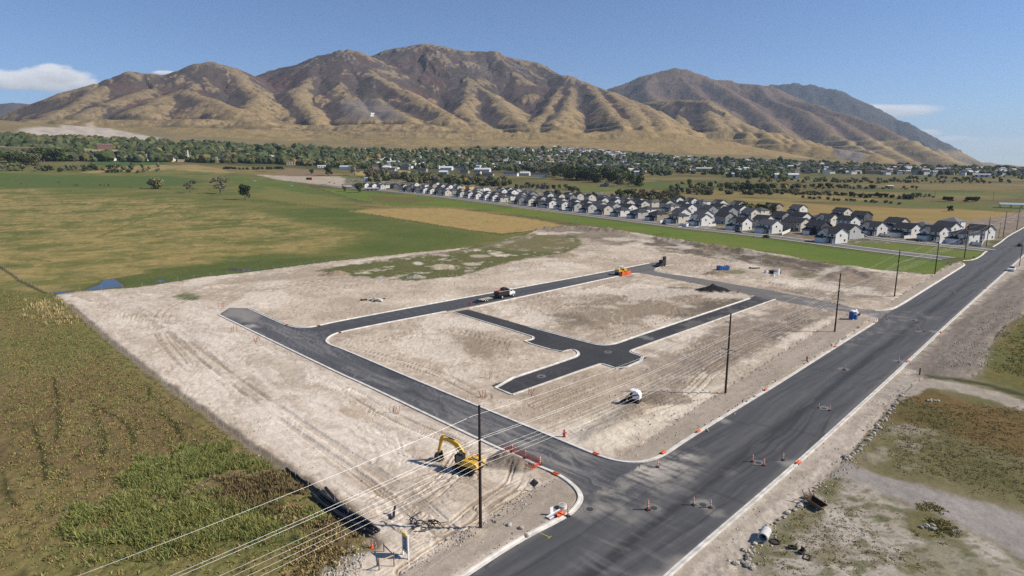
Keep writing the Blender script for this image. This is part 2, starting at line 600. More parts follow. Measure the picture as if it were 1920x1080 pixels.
poly_pasture = GP([(-700, 330), (0, 318), (150, 325), (320, 318), (480, 328), (560, 345), (660, 374), (690, 395), (655, 396), (700, 402), (880, 431), (940, 438), (1000, 432), (985, 442), (905, 461), (680, 484), (500, 506), (250, 540), (105, 553), (0, 540), (-700, 560)])
poly_weeds = GP([(-900, 560), (0, 540), (105, 553), (130, 575), (200, 640), (300, 720), (400, 792), (470, 845), (560, 903), (640, 958), (670, 985), (690, 1030), (640, 1060), (580, 1110), (300, 1250), (-900, 1250)])

# ------------------------------------------------------------------ the sheet of ground, finer near the camera
azs = np.concatenate([np.linspace(-66, -41.5, 50)[:-1], np.linspace(-41.5, 41.5, 930), np.linspace(41.5, 66, 50)[1:]])
azs = np.radians(azs)
s_ = np.concatenate([np.linspace(1.6, 0.80, 26)[:-1], np.linspace(0.80, .20, 285)[:-1], np.linspace(.20, 40 / 640., 135)])
ds = np.concatenate([CAMH / s_, np.geomspace(648, 3300, 105), np.geomspace(3500, 24000, 18)])
NR, NC = len(ds), len(azs)
X = ds[:, None] * np.sin(azs)[None]; Y = ds[:, None] * np.cos(azs)[None]
X = X.ravel(); Y = Y.ravel()
# pull the vertices nearest each road or field edge onto that edge, so that the edges run clean
SNAP = np.zeros(len(X), bool); SD = np.full(len(X), 9.0)
for pl in (poly_main, poly_acc, poly_loop, poly_in, poly_back, poly_stub, poly_strip, poly_path, poly_foot, poly_foot2, poly_foot3, poly_lawn, poly_verge):
    pc = np.concatenate([pl, pl[:1]]); q_ = []
    for a_, b_ in zip(pc[:-1], pc[1:]):
        n_ = int(min(4000, max(2, np.hypot(*(b_ - a_)) / .05)))
        q_.append(a_ + (b_ - a_) * np.linspace(0, 1, n_)[:, None])
    q_ = np.concatenate(q_)
    i_ = np.interp(np.hypot(q_[:, 0], q_[:, 1]), ds, np.arange(NR)); j_ = np.interp(np.arctan2(q_[:, 0], q_[:, 1]), azs, np.arange(NC))
    ri, rj = np.rint(i_).astype(int), np.rint(j_).astype(int)
    dd_ = np.hypot(i_ - ri, j_ - rj); k_ = ri * NC + rj
    o_ = np.argsort(-dd_)
    for_k = {}
    k2, d2, q2 = k_[o_], dd_[o_], q_[o_]
    best_ = np.full(len(X), -1, int); best_[k2] = np.arange(len(k2))        # the last one written is the nearest
    w_ = np.where(best_ >= 0)[0]; w_ = w_[d2[best_[w_]] < SD[w_]]
    X[w_] = q2[best_[w_], 0]; Y[w_] = q2[best_[w_], 1]; SD[w_] = d2[best_[w_]]; SNAP[w_] = True
U = X * UH[0] + Y * UH[1]; V = X * VH[0] + Y * VH[1]
Z = zt(X, Y)
DD = np.hypot(X, Y)
TINT = np.zeros((len(X), 3), np.float32)


def lay(w, c, c2=None, nz=None):
    """paint colour c over what is there, by weight; c2 mixes in by noise nz"""
    m = w > 0.002
    if not m.any(): return
    col = np.asarray(c, np.float32)[None]
    if c2 is not None:
        t = np.clip(nz[m] * 1.1 + .5, 0, 1)[:, None].astype(np.float32)
        col = col * (1 - t) + np.asarray(c2, np.float32)[None] * t
    ww = w[m][:, None].astype(np.float32)
    TINT[m] = TINT[m] * (1 - ww) + col * ww


def edge(poly, soft=1.0, amp=0.0, ns=None):
    sd = sdist(poly, X, Y, 60)
    if amp:
        sd = sd + amp * ns
    return sstep(-soft, soft, sd)


n40 = fbm(X / 45, Y / 45, 4, 1); n12 = fbm(X / 12, Y / 12, 4, 2); n4 = fbm(X / 4, Y / 4, 4, 3); n1 = fbm(X / 1.1, Y / 1.1, 3, 4)
n150 = fbm(X / 170, Y / 170, 4, 5)
n600 = fbm(X / 600, Y / 260, 4, 6)
# bearings for streaks
wu = U + 5 * n40; wv = V + 5 * n12
su = fbm(wu / 44, wv / 1.3, 4, 7)      # streaks along the access road
sv = fbm(wu / 1.5, wv / 26, 4, 8)      # streaks along the main road

# valley floor beyond everything
TINT[:] = (0.145, 0.118, 0.048)
lay(sstep(-.1, .25, n150), (0.10, 0.105, 0.038))
lay(sstep(.02, .3, n600) * .8, (0.23, 0.175, 0.07))
lay(sstep(.1, .35, fbm(X / 90, Y / 60, 4, 31)) * .7, (0.065, 0.075, 0.026))
lay(sstep(1500, 2600, DD) * .5, (0.10, 0.10, 0.045))
# town ground under the trees
lay(edge(GP([(-700, 300), (0, 300), (300, 300), (640, 318), (800, 330), (1000, 322), (1300, 322), (2300, 318.5), (2300, 314), (1200, 300), (640, 275), (200, 262), (-700, 262)]), 30, 30, n150) * .75, (0.075, 0.08, 0.035))
# golden fields on the right, behind the houses
gold = edge(GP([(1375, 372), (1450, 376), (1560, 385), (1700, 391), (1800, 392), (1930, 401), (1880, 408), (1790, 418), (1720, 424), (1620, 418), (1560, 412), (1480, 405), (1400, 392)]), 6, 8, n40)
lay(gold, (0.30, 0.21, 0.075), (0.23, 0.17, 0.06), n40)
lay(edge(GP([(1180, 378), (1260, 384), (1300, 374), (1385, 372), (1470, 384), (1420, 395), (1370, 385)]), 6, 8, n40) * .8, (0.22, 0.18, 0.065), (0.13, 0.13, 0.045), n40)
lay(edge(GP([(1470, 362), (1600, 371), (1650, 372), (1640, 376), (1480, 370)]), 8, 8, n40) * .7, (0.25, 0.19, 0.075))
lay(edge(GP([(1560, 379), (1800, 391), (2000, 398), (2000, 384), (1850, 386), (1700, 378)]), 10, 8, n40) * .75, (0.10, 0.135, 0.032))
lay(edge(GP([(1680, 361), (2050, 362), (2050, 368), (1700, 367)]), 10, 12, n40) * .75, (0.10, 0.14, 0.036))
lay(edge(GP([(1560, 345), (2100, 345), (2100, 351), (1580, 351)]), 15, 20, n40) * .6, (0.22, 0.165, 0.075))
lay(edge(GP([(1180, 342), (1330, 345), (1400, 352), (1330, 356), (1200, 352)]), 8, 10, n40) * .8, (0.085, 0.125, 0.03))
lay(edge(GP([(1040, 344), (1120, 348), (1220, 358), (1110, 361), (1040, 352)]), 5, 6, n40) * .9, (0.095, 0.14, 0.03), (0.16, 0.15, 0.05), n40)
lay(edge(GP([(1320, 390), (1370, 384), (1430, 395), (1470, 402), (1400, 412), (1340, 412)]), 5, 5, n12) * .9, (0.17, 0.11, 0.07))
# disturbed brown ground at the far right
dk = edge(GP([(1700, 418), (1800, 416), (1880, 405), (1925, 395), (1975, 405), (1930, 425), (1880, 445), (1850, 455), (1800, 445), (1740, 432)]), 4, 8, n12)
lay(dk, (0.17, 0.135, 0.10), (0.27, 0.22, 0.17), n12)
# pale strips, plowed field and building pad on the left
lay(edge(GP([(505, 326), (540, 316), (585, 318), (640, 326), (560, 330)]), 6, 6, n40), (0.21, 0.15, 0.09))
pad = edge(GP([(478, 327), (540, 330), (650, 331), (655, 345), (640, 352), (590, 345), (520, 337)]), 4, 5, n40)
lay(pad, (0.42, 0.36, 0.29), (0.33, 0.27, 0.2), n12)
lay(edge(GP([(660, 322), (740, 318), (800, 324), (730, 331), (670, 328)]), 6, 5, n40), (0.34, 0.255, 0.10))
lay(edge(GP([(640, 330), (800, 330), (800, 336), (640, 334)]), 5, 5, n40) * .8, (0.09, 0.12, 0.035))
lay(edge(GP([(150, 323), (250, 310), (370, 309), (410, 316), (440, 324), (330, 325), (200, 328)]), 6, 8, n40), (0.32, 0.24, 0.10), (0.22, 0.17, 0.08), n40)
lay(edge(GP([(165, 304), (260, 298), (330, 308), (240, 311), (180, 310)]), 8, 6, n40), (0.06, 0.11, 0.035))
lay(edge(GP([(0, 312), (150, 302), (170, 312), (120, 326), (0, 322)]), 8, 10, n40) * .8, (0.17, 0.15, 0.06), (0.10, 0.11, 0.04), n40)

# dry slopes under the mountains and the gravel pit
lay(sstep(2050, 2500, DD) * .9, (0.235, 0.18, 0.092), (0.165, 0.135, 0.075), n150 + .6 * n40)
lay(edge(GP([(35, 243), (62, 238), (110, 239), (170, 237), (215, 243), (262, 252), (297, 258), (290, 264), (230, 262), (150, 259), (70, 255), (40, 250)]), 15, 25, n40), (0.44, 0.385, 0.325), (0.33, 0.285, 0.235), n40 * 1.5)
# pasture
pa = edge(poly_pasture, 3, 5, n12)
lay(pa, (0.100, 0.120, 0.034), (0.175, 0.158, 0.052), n40 * 1.2)
dry = edge(GP([(-800, 362), (0, 352), (120, 372), (330, 375), (470, 400), (640, 402), (740, 425), (650, 462), (520, 478), (400, 500), (300, 520), (100, 545), (0, 535), (-800, 560)]), 30, 55, n40)
sa = fbm(X / 19 + .9 * n12, Y / 17 + .9 * n12, 5, 11, .6)
lay(dry * sstep(-.32, .22, sa + .45 * n40) * .95, (0.345, 0.262, 0.105), (0.235, 0.185, 0.072), n4)
lay(dry * sstep(.05, .35, n12 + .4 * sa) * .5, (0.115, 0.12, 0.036))
lay(edge(GP([(-400, 326), (0, 324), (120, 329), (320, 330), (400, 340), (300, 352), (0, 352), (-400, 352)]), 20, 20, n40) * .85, (0.075, 0.112, 0.030))
lay(edge(GP([(430, 330), (560, 345), (660, 373), (560, 378), (460, 350)]), 20, 15, n40) * .7, (0.085, 0.13, 0.03))
lay(edge(GP([(490, 395), (640, 388), (760, 418), (900, 440), (880, 458), (700, 478), (620, 470), (700, 440), (560, 415)]), 12, 20, n40) * .75, (0.075, 0.108, 0.026))
lay(edge(GP([(500, 350), (640, 372), (660, 392), (560, 385), (480, 365)]), 12, 20, n40) * .6, (0.20, 0.175, 0.06))
lay(edge(GP([(130, 545), (300, 505), (430, 490), (640, 480), (680, 484), (500, 506), (250, 540)]), 5, 9, n12) * .8, (0.075, 0.10, 0.028))
# hedge-like dark edges and ditch lines across the pasture
for pts, w, c in (([(230, 350), (300, 354), (370, 355), (420, 357)], 2.2, (0.05, 0.06, 0.02)), ([(700, 403), (770, 414), (880, 432), (940, 440), (1005, 433)], 1.6, (0.045, 0.05, 0.018)),
                  ([(0, 376), (120, 375), (230, 371), (330, 374)], 2.5, (0.10, 0.11, 0.035)), ([(440, 375), (560, 382), (655, 396)], 1.6, (0.07, 0.085, 0.025)),
                  ([(560, 352), (610, 358), (680, 366), (760, 378), (800, 386)], 1.8, (0.05, 0.07, 0.02)), ([(0, 500), (40, 528), (80, 548), (105, 556)], .9, (0.07, 0.06, 0.03)),
                  ([(60, 485), (75, 488), (98, 491)], .8, (0.08, 0.07, 0.03)), ([(300, 395), (360, 330 + 100), (200, 432)], .1, (0.1, 0.1, 0.04)), ([(180, 446), (215, 433), (260, 412), (330, 385)], 1.6, (0.12, 0.125, 0.04))):
    d = dist_line(GP(pts), X, Y) + n4 * .8
    lay(sstep(w, w * .4, d) * .85, c)
# stubble, green strip, lawn
lay(edge(poly_stub, 1.5, 2.5, n12), (0.36, 0.255, 0.10), (0.30, 0.215, 0.085), fbm(wu / 3, wv / 30, 3, 12) * 1.5)
lay(edge(poly_stub, 1.5, 2.5, n12) * sstep(.12, .4, n12) * .5, (0.22, 0.18, 0.065))
lay(edge(poly_strip, 1.5, 2, n12), (0.098, 0.148, 0.028), (0.135, 0.165, 0.034), n40 + .5 * fbm(X / 25, Y / 8, 3, 13))
lay(edge(poly_lawn, 1.0, 1.5, n12), (0.105, 0.150, 0.030), (0.15, 0.165, 0.04), n12)
hz_line = dist_line(street_line, X, Y)
lay(sstep(11, 7, np.abs(hz_line - 5) + n4 * 2) * .5 * (hz_line < 16) * edge(poly_strip, 3), (0.07, 0.09, 0.022))
# the housing estate: bare yards, drives and lawns
est = edge(GP([(640, 350), (700, 356), (770, 363), (850, 372), (940, 384), (1050, 398), (1160, 412), (1300, 429), (1400, 440), (1480, 449), (1560, 456), (1700, 455), (1856, 468), (1850, 452), (1800, 428), (1700, 420), (1620, 414), (1560, 402), (1480, 405),
              (1400, 402), (1380, 384), (1300, 374), (1200, 364), (1080, 358), (960, 350), (850, 345), (760, 338), (650, 334)]), 3, 4, n12)
lay(est, (0.20, 0.165, 0.125), (0.10, 0.105, 0.05), n12 * 1.8)
lay(est * sstep(.1, .3, n4) * .6, (0.38, 0.34, 0.30))
lay(edge(GP([(1500, 437), (1540, 430), (1590, 440), (1560, 452), (1500, 446)]), 3, 3, n12) * .8, (0.20, 0.13, 0.085))
lay(edge(GP([(690, 366), (760, 370), (820, 376), (770, 381), (700, 377)]), 3, 4, n12) * .8, (0.17, 0.10, 0.055), (0.11, 0.11, 0.035), n12)

# bare dirt of the building site
foot_pre = np.maximum.reduce([edge(p, .35, .5, n4) for p in (poly_foot, poly_foot2, poly_foot3)])
fr = fbm(X / 7, Y / 7, 5, 14, .6)
di = edge(poly_dirt, .35, 1.2, n4)
lay(di, (0.435, 0.378, 0.315), (0.375, 0.318, 0.258), fr)
near_left = edge(GP([(105, 553), (300, 535), (430, 585), (640, 702), (900, 825), (1040, 890), (1000, 1000), (800, 1090), (690, 1030), (560, 903), (300, 720)]), 3, 3, n12)
lay(near_left * di, (0.535, 0.478, 0.418), (0.47, 0.41, 0.345), su * 1.5 + n12)
lay(di * sstep(.0, .4, su) * .55 * (.35 + .65 * near_left), (0.545, 0.495, 0.435))
lay(di * sstep(.1, .45, -su) * .40, (0.33, 0.275, 0.215))
lay(di * (1 - near_left) * sstep(.05, .4, sv) * .5, (0.50, 0.445, 0.37))
lay(di * (1 - near_left) * sstep(.08, .42, -sv) * .5, (0.285, 0.235, 0.185))
lay(di * sstep(.08, .36, fbm(X / 2.2 + n4, Y / 2.2, 5, 15, .6)) * .5, (0.25, 0.205, 0.16))
lay(di * sstep(.10, .34, fbm(wu / 9, wv / .7 + n12, 4, 17)) * .42 * (.5 + .5 * near_left), (0.30, 0.25, 0.20))
lay(di * sstep(.10, .34, fbm(wu / .8 + n12, wv / 10, 4, 18)) * .42 * (1 - .7 * near_left), (0.27, 0.22, 0.175))
lay(di * sstep(.02, .35, fbm(X / 16 + n12, Y / 16, 4, 19)) * .35 * (1 - near_left), (0.30, 0.25, 0.195))
lay(di * sstep(.10, .36, fbm(X / 3, Y / 3 + n4, 5, 16, .6)) * .6, (0.59, 0.54, 0.465))


def blotch(pts, c, k=.8, soft=3, amp=6, nz=None):
    lay(edge(GP(pts), soft * .7, amp, (n4 + .5 * n12) if nz is None else nz) * di * min(1, k * 1.12), [q * .93 if c[0] < .3 else q for q in c])


blotch([(1090, 445), (1160, 440), (1300, 458), (1420, 470), (1500, 485), (1580, 500), (1660, 520), (1640, 545), (1560, 530), (1440, 500), (1300, 478), (1180, 468)], (0.19, 0.155, 0.12), .85, 4, 10)
blotch([(1010, 430), (1060, 424), (1150, 432), (1190, 440), (1130, 448), (1040, 446)], (0.19, 0.16, 0.125), .85, 3, 5)
blotch([(1180, 442), (1300, 460), (1420, 474), (1560, 500), (1540, 512), (1400, 492), (1280, 472), (1190, 455)], (0.12, 0.10, 0.08), .85, 3, 9)
blotch([(1440, 540), (1560, 520), (1640, 515), (1690, 525), (1660, 560), (1560, 560)], (0.24, 0.20, 0.16), .75, 4, 9)
blotch([(1300, 458), (1420, 472), (1470, 482), (1440, 486), (1340, 472)], (0.12, 0.11, 0.075), .7, 3, 6)
blotch([(1100, 560), (1180, 545), (1290, 535), (1400, 550), (1420, 560), (1350, 580), (1230, 610), (1130, 615), (1060, 600)], (0.235, 0.19, 0.145), .8, 4, 8)
blotch([(1180, 545), (1290, 537), (1330, 548), (1240, 558), (1160, 560)], (0.17, 0.145, 0.115), .7, 3, 6)
blotch([(1290, 575), (1400, 552), (1440, 560), (1350, 590), (1260, 610)], (0.10, 0.088, 0.07), .7, 3, 6)
blotch([(1030, 590), (1080, 585), (1120, 612), (1060, 616)], (0.185, 0.155, 0.12), .8, 2, 5)
blotch([(1240, 650), (1400, 590), (1560, 560), (1590, 585), (1480, 640), (1380, 700), (1280, 745), (1200, 730), (1180, 690)], (0.235, 0.198, 0.165), .85, 5, 9)
blotch([(1300, 690), (1420, 620), (1500, 590), (1540, 600), (1440, 660), (1350, 720)], (0.165, 0.14, 0.118), .75, 4, 8)
blotch([(1200, 740), (1260, 735), (1275, 745), (1240, 760), (1190, 770)], (0.225, 0.185, 0.145), .85, 1.5, 2)
blotch([(820, 640), (900, 625), (960, 645), (920, 668), (840, 672)], (0.265, 0.215, 0.16), .8, 4, 6)
blotch([(640, 640), (720, 620), (800, 640), (760, 690), (690, 680)], (0.50, 0.44, 0.37), .6, 4, 6)
blotch([(450, 575), (530, 612), (600, 612), (760, 580), (900, 555), (1200, 495), (1180, 480), (900, 520), (620, 540), (460, 560)], (0.46, 0.40, 0.33), .7, 6, 8)
blotch([(930, 745), (1110, 690), (1200, 700), (1290, 640), (1200, 760), (1130, 850), (1040, 810)], (0.355, 0.30, 0.24), .7, 5, 6)
blotch([(1090, 790), (1150, 770), (1190, 790), (1250, 760), (1330, 700), (1440, 650), (1540, 600), (1580, 590), (1400, 700), (1260, 800), (1150, 850), (1060, 822)], (0.57, 0.52, 0.44), .75, 2, 4)
blotch([(760, 975), (850, 985), (880, 1000), (800, 1050), (740, 1060), (700, 1010)], (0.50, 0.45, 0.38), .6, 3, 4)
blotch([(560, 760), (700, 770), (770, 800), (700, 790), (560, 772)], (0.39, 0.32, 0.235), .6, 2, 3)
blotch([(900, 880), (1000, 890), (1050, 930), (930, 980), (830, 960)], (0.385, 0.33, 0.265), .7, 4, 4)
blotch([(1180, 455), (1230, 470), (1260, 490), (1180, 480), (1100, 482)], (0.46, 0.405, 0.335), .7, 4, 8)
# pale haul tracks
for pts, w, k in (([(500, 530), (640, 515), (800, 500), (1000, 490), (1150, 470), (1230, 445), (1190, 437)], 4, .6), ([(1190, 437), (1300, 465), (1420, 500), (1500, 540)], 3, .45),
                  ([(1480, 540), (1530, 515), (1600, 500)], 4, .6), ([(1320, 700), (1290, 730), (1300, 760)], 1.2, .8), ([(680, 490), (800, 475), (905, 463), (985, 443)], 4.5, .8)):
    d = dist_line(chaikin(GP(pts), 2), X, Y) + n4 * 1.2
    lay(sstep(w, w * .4, d) * k, (0.52, 0.465, 0.39))
# wheel ruts, drawn in pairs
RUT = np.zeros(len(X))


def rut(pts, gauge=1.9, w=.32, k=.5, c=(0.26, 0.215, 0.17), world=False):
    p = chaikin(GP(pts) if not world else pts, 2)
    d = dist_line(p, X, Y) + n1 * .12
    m = sstep(w, w * .3, np.abs(d - gauge / 2)) * sstep(-.55, .1, n12 + n4 * .5)
    lay(m * k * di, c)
    RUT[:] = np.maximum(RUT, m * di)


for k in range(9):
    o = k * 9
    rut([(180 + o * .5, 560 + o * .35), (270 + o, 580 + o * .6), (330 + o * 1.1, 630 + o * .9), (460 + o * 1.6, 730 + o * 1.1), (640 + o * 1.8, 860 + o * 1.0), (760 + o, 950 + o * .6)], 1.9 + .3 * (k % 3), .26, .34 + .2 * (k % 2), (0.27, 0.225, 0.18))
for p in ([(350, 560), (300, 580), (290, 620), (340, 680)], [(620, 1000), (740, 960), (830, 900), (860, 850)], [(700, 940), (800, 890), (870, 890)], [(650, 730), (750, 790), (860, 830)],
          [(700, 770), (800, 760), (860, 800)], [(760, 990), (840, 1000), (900, 940), (990, 900)], [(900, 950), (960, 910), (970, 880)], [(1300, 720), (1330, 690), (1400, 650), (1500, 600)],
          [(1270, 660), (1350, 640), (1450, 600), (1560, 570)], [(1100, 800), (1190, 770), (1280, 740), (1320, 700)], [(760, 1070), (830, 1020), (950, 950)], [(1000, 760), (1100, 720), (1190, 690)],
          [(640, 650), (800, 690), (900, 740)], [(700, 640), (820, 610), (950, 640)], [(950, 560), (1100, 540), (1280, 540)], [(1000, 580), (1150, 560), (1300, 580), (1150, 630)],
          [(1250, 500), (1400, 520), (1500, 545)], [(480, 560), (600, 545), (760, 520), (950, 490)], [(460, 540), (600, 525), (800, 505)], [(1600, 540), (1680, 510), (1740, 515)], [(1520, 560), (1600, 530), (1660, 515)]):
    rut(p, 1.9, .30, .68, (0.20, 0.16, 0.125))
    rut([(a + 9, b + 4) for a, b in p], 2.3, .2, .25)

# passes of the grader and the trucks: curved parallel lines that follow the lie of the ground
for sc_, per, seed_, k_, c_ in ((38, 26, 91, .52, (0.25, 0.205, 0.16)), (55, 30, 92, .5, (0.60, 0.55, 0.48)), (24, 20, 93, .45, (0.27, 0.225, 0.175))):
    fld = fbm(X / sc_, Y / sc_, 2, seed_) * per + .15 * n4
    lnm = sstep(.20, .05, np.abs(fld - np.floor(fld) - .5)) * sstep(.05, .30, fbm(X / 18, Y / 18, 3, seed_ + 10)) * sstep(-.3, .25, n4 + .5 * n1)
    lay(lnm * di * k_ * (1 - foot_pre), c_)
    RUT[:] = np.maximum(RUT, lnm * di * .5)
big = fbm(X / 30, Y / 30, 5, 94, .6)
lay(di * sstep(.06, .24, big) * .5 * (1 - .45 * near_left), (0.27, 0.225, 0.175))
lay(di * sstep(.06, .24, -big) * .55, (0.60, 0.55, 0.48))
lay(di * near_left * sstep(.05, .22, fbm(wu / 60 + 3, wv / 4, 4, 95)) * .5, (0.63, 0.58, 0.52))
lay(di * near_left * sstep(.12, .26, fbm(wu / 40, wv / .8, 3, 96)) * .4, (0.33, 0.275, 0.215))
# the earth here is a warm cream
_w = (di * 1.0)[:, None].astype(np.float32)
TINT *= 1 - _w + _w * np.array([1.12, 1.085, 1.03], np.float32)
# green ground inside the site
gi = edge(GP([(592, 508), (640, 498), (690, 493), (760, 484), (820, 478), (860, 468), (900, 458), (1000, 440), (1080, 442), (1095, 460), (1060, 474), (960, 490), (860, 518), (780, 526), (680, 520)]), 1.5, 3.5, n4)
lay(gi * sstep(-.45, -.1, n12 + .5 * n4), (0.078, 0.105, 0.032), (0.14, 0.125, 0.055), n12)
lay(edge(GP([(900, 458), (1000, 440), (1060, 442), (1090, 458), (1050, 472), (960, 470)]), 2, 4, n4) * .6, (0.19, 0.16, 0.085))
for cx, cy, rx, ry, c in ((830, 500, 22, 5, (.45, .38, .28)), (885, 495, 18, 3, (.42, .36, .28)), (785, 494, 10, 3, (.5, .46, .4)), (900, 480, 20, 3, (.38, .32, .25)), (715, 520, 8, 3, (.36, .34, .3))):
    lay(edge(GP([(cx + rx * math.cos(t), cy + ry * math.sin(t)) for t in np.linspace(0, 6.1, 10)]), 1, 1.5, n4), c)
lay(edge(GP([(325, 553), (350, 548), (372, 556), (366, 563), (335, 562)]), 1.2, 2, n4) * .85, (0.09, 0.115, 0.035))
lay(edge(GP([(1340, 508), (1390, 505), (1400, 512), (1360, 514)]), 1.5, 2, n4) * .7, (0.11, 0.12, 0.045))
lay(edge(GP([(1480, 515), (1530, 510), (1540, 517), (1500, 525)]), 1.5, 3, n4) * .7, (0.10, 0.10, 0.045))
lay(edge(GP([(1550, 493), (1570, 490), (1580, 498), (1560, 502)]), 1.5, 2, n4) * .7, (0.11, 0.12, 0.045))
# brown ditch along the left fence
bl = GP([(125, 572), (200, 640), (300, 720), (400, 792), (470, 845), (560, 903), (640, 958), (690, 1020)])
dl = dist_line(bl, X, Y)
lay(sstep(2.2, .8, dl + n4 * 1.4) * .8, (0.235, 0.18, 0.12))
lay(sstep(.8, .2, np.abs(dl - .9) + n4 * .6) * .4, (0.11, 0.09, 0.06))
# the smooth strip graded for a footpath
foot = np.maximum.reduce([edge(p, .35, .5, n4) for p in (poly_foot, poly_foot2, poly_foot3)])
lay(foot, (0.315, 0.265, 0.21), (0.365, 0.31, 0.25), n12 + sv)

# rough weeds at lower left
we = edge(poly_weeds, .6, 1.5, n4)
lay(we, (0.185, 0.152, 0.060), (0.135, 0.140, 0.046), n12 * 1.2 + n40)
lay(we * edge(GP([(0, 545), (105, 556), (200, 645), (300, 735), (200, 760), (0, 720)]), 5, 9, n12) * .8, (0.100, 0.120, 0.036), (0.145, 0.140, 0.048), n4)
br = edge(GP([(40, 720), (180, 690), (330, 750), (430, 820), (470, 850), (380, 870), (260, 880), (180, 930), (60, 880), (-60, 900), (-60, 740)]), 3, 6, n12)
lay(we * br * .9, (0.165, 0.112, 0.055), (0.12, 0.092, 0.043), n4)
lay(we * br * sstep(.05, .3, n12) * .7, (0.135, 0.135, 0.042))
lay(we * sstep(.08, .3, n40 + .5 * n12) * .5, (0.125, 0.145, 0.040))
lay(we * sstep(.08, .3, -n40 + .5 * n12) * .5, (0.19, 0.135, 0.068))
lay(we * edge(GP([(240, 870), (380, 840), (450, 850), (480, 870), (420, 890), (300, 920)]), 1.5, 3, n4) * .8, (0.06, 0.098, 0.026))
lay(we * edge(GP([(150, 950), (330, 900), (420, 930), (520, 950), (540, 1020), (380, 1040), (200, 1040)]), 2, 4, n4) * .7, (0.058, 0.088, 0.022), (0.095, 0.10, 0.03), n4)
lay(we * edge(GP([(290, 935), (350, 910), (430, 885), (490, 872), (505, 888), (450, 910), (400, 930), (310, 945)]), 1.2, 2, n4) * .9, (0.235, 0.185, 0.115), (0.17, 0.13, 0.075), n4)
lay(we * edge(GP([(400, 915), (500, 885), (550, 905), (520, 935), (430, 945)]), 2, 3, n4) * .7, (0.085, 0.066, 0.034))
lay(we * edge(GP([(560, 960), (640, 965), (680, 1010), (640, 1050), (560, 1000)]), 1.5, 3, n4) * .7, (0.12, 0.085, 0.045))
lay(we * edge(GP([(590, 1060), (650, 1030), (690, 1040), (660, 1090), (580, 1110)]), 1.5, 2, n4) * .8, (0.33, 0.29, 0.24))
lay(we * edge(GP([(50, 560), (105, 560), (140, 590), (110, 610), (60, 600)]), 1.5, 5, n4) * .6, (0.20, 0.165, 0.07))
lay(we * sstep(.12, .35, fbm(X / 5, Y / 2.2, 4, 21)) * .55, (0.17, 0.135, 0.055))
lay(we * sstep(.15, .4, fbm(X / 2.5, Y / 1.5, 4, 22)) * .6, (0.040, 0.050, 0.016))
for pts in ([(100, 705), (108, 740), (112, 790), (105, 830)], [(60, 790), (80, 850), (85, 900)], [(175, 770), (195, 810), (190, 860)], [(280, 730), (275, 760), (240, 745)], [(0, 880), (15, 930), (30, 950)], [(170, 760), (240, 790), (250, 830)], [(300, 770), (330, 800), (345, 830)]):
    d = dist_line(chaikin(GP(pts), 2), X, Y) + n1 * .4
    lay(sstep(.6, .1, d) * .8, (0.035, 0.036, 0.014))

# right of the main road
rt = edge(GP([(1395, 1040), (1450, 985), (1510, 935), (1555, 890), (1625, 815), (1690, 740), (1730, 706), (1840, 700), (1860, 640), (1925, 590), (2300, 560), (2600, 1250), (1300, 1250)]), .6, 1, n4)
lay(rt, (0.13, 0.12, 0.055), (0.20, 0.165, 0.10), n12)
brn = edge(GP([(1700, 726), (1760, 735), (1850, 755), (1940, 775), (2200, 850), (2200, 950), (1940, 868), (1850, 840), (1760, 810), (1660, 790)]), 2, 4, n12)
lay(brn, (0.150, 0.098, 0.040), (0.105, 0.090, 0.034), n12 * 1.4)
lay(edge(GP([(1630, 830), (1670, 795), (1760, 812), (1850, 842), (1930, 870), (2200, 960), (2200, 1040), (1930, 950), (1850, 935), (1750, 905), (1650, 880)]), 2, 3, n12), (0.108, 0.102, 0.042), (0.165, 0.145, 0.075), n12 * 1.3)
lay(rt * edge(GP([(1640, 880), (1680, 795), (1720, 800), (1760, 820), (1700, 850), (1680, 880)]), 1.5, 3, n4) * sstep(-.1, .3, n4) * .6, (0.34, 0.30, 0.245))
grv = edge(GP([(1545, 900), (1590, 868), (1650, 890), (1750, 918), (1850, 945), (1940, 965), (2300, 1080), (2300, 1180), (1940, 1070), (1850, 1010), (1740, 960), (1660, 930), (1600, 915)]), .9, 1.5, n4)
lay(grv, (0.245, 0.225, 0.205), (0.295, 0.27, 0.245), fr)
salt = edge(GP([(1440, 1000), (1530, 930), (1590, 890), (1640, 925), (1740, 962), (1850, 1012), (1940, 1072), (2100, 1250), (1340, 1250), (1380, 1060)]), 1.5, 3, n4)
lay(salt, (0.41, 0.37, 0.315), (0.28, 0.24, 0.185), fr * 1.3)
lay(salt * sstep(.0, .28, fbm(X / 2.6, Y / 1.6, 5, 23) + .35 * n12) * .85, (0.105, 0.115, 0.05), (0.17, 0.15, 0.09), n4)
lay(salt * sstep(.12, .35, fbm(X / .9, Y / .6, 3, 24)) * .5, (0.085, 0.08, 0.045))
for pts, k in (([(1540, 900), (1575, 898), (1580, 930), (1555, 945), (1530, 920)], .85), ([(1400, 1050), (1440, 1000), (1500, 950), (1545, 940), (1530, 975), (1470, 1020), (1430, 1075)], .7), ([(1690, 960), (1740, 955), (1790, 985), (1795, 1010), (1740, 1012), (1700, 990)], .85),
               ([(1540, 1020), (1570, 1025), (1565, 1050), (1535, 1045)], .6), ([(1700, 1020), (1790, 1020), (1880, 1060), (1900, 1120), (1700, 1120)], .55)):
    lay(edge(GP(pts), .9, 1.4, n4) * k, (0.085, 0.095, 0.032), (0.14, 0.12, 0.05), n4)
vg = edge(poly_verge, .25, .5, n4)
lay(vg, (0.44, 0.385, 0.315), (0.345, 0.295, 0.235), sv * 1.6 + n4)
lay(vg * sstep(0, .35, fbm(X / 1.2, Y / 1.2, 4, 25)) * .4, (0.52, 0.47, 0.40))
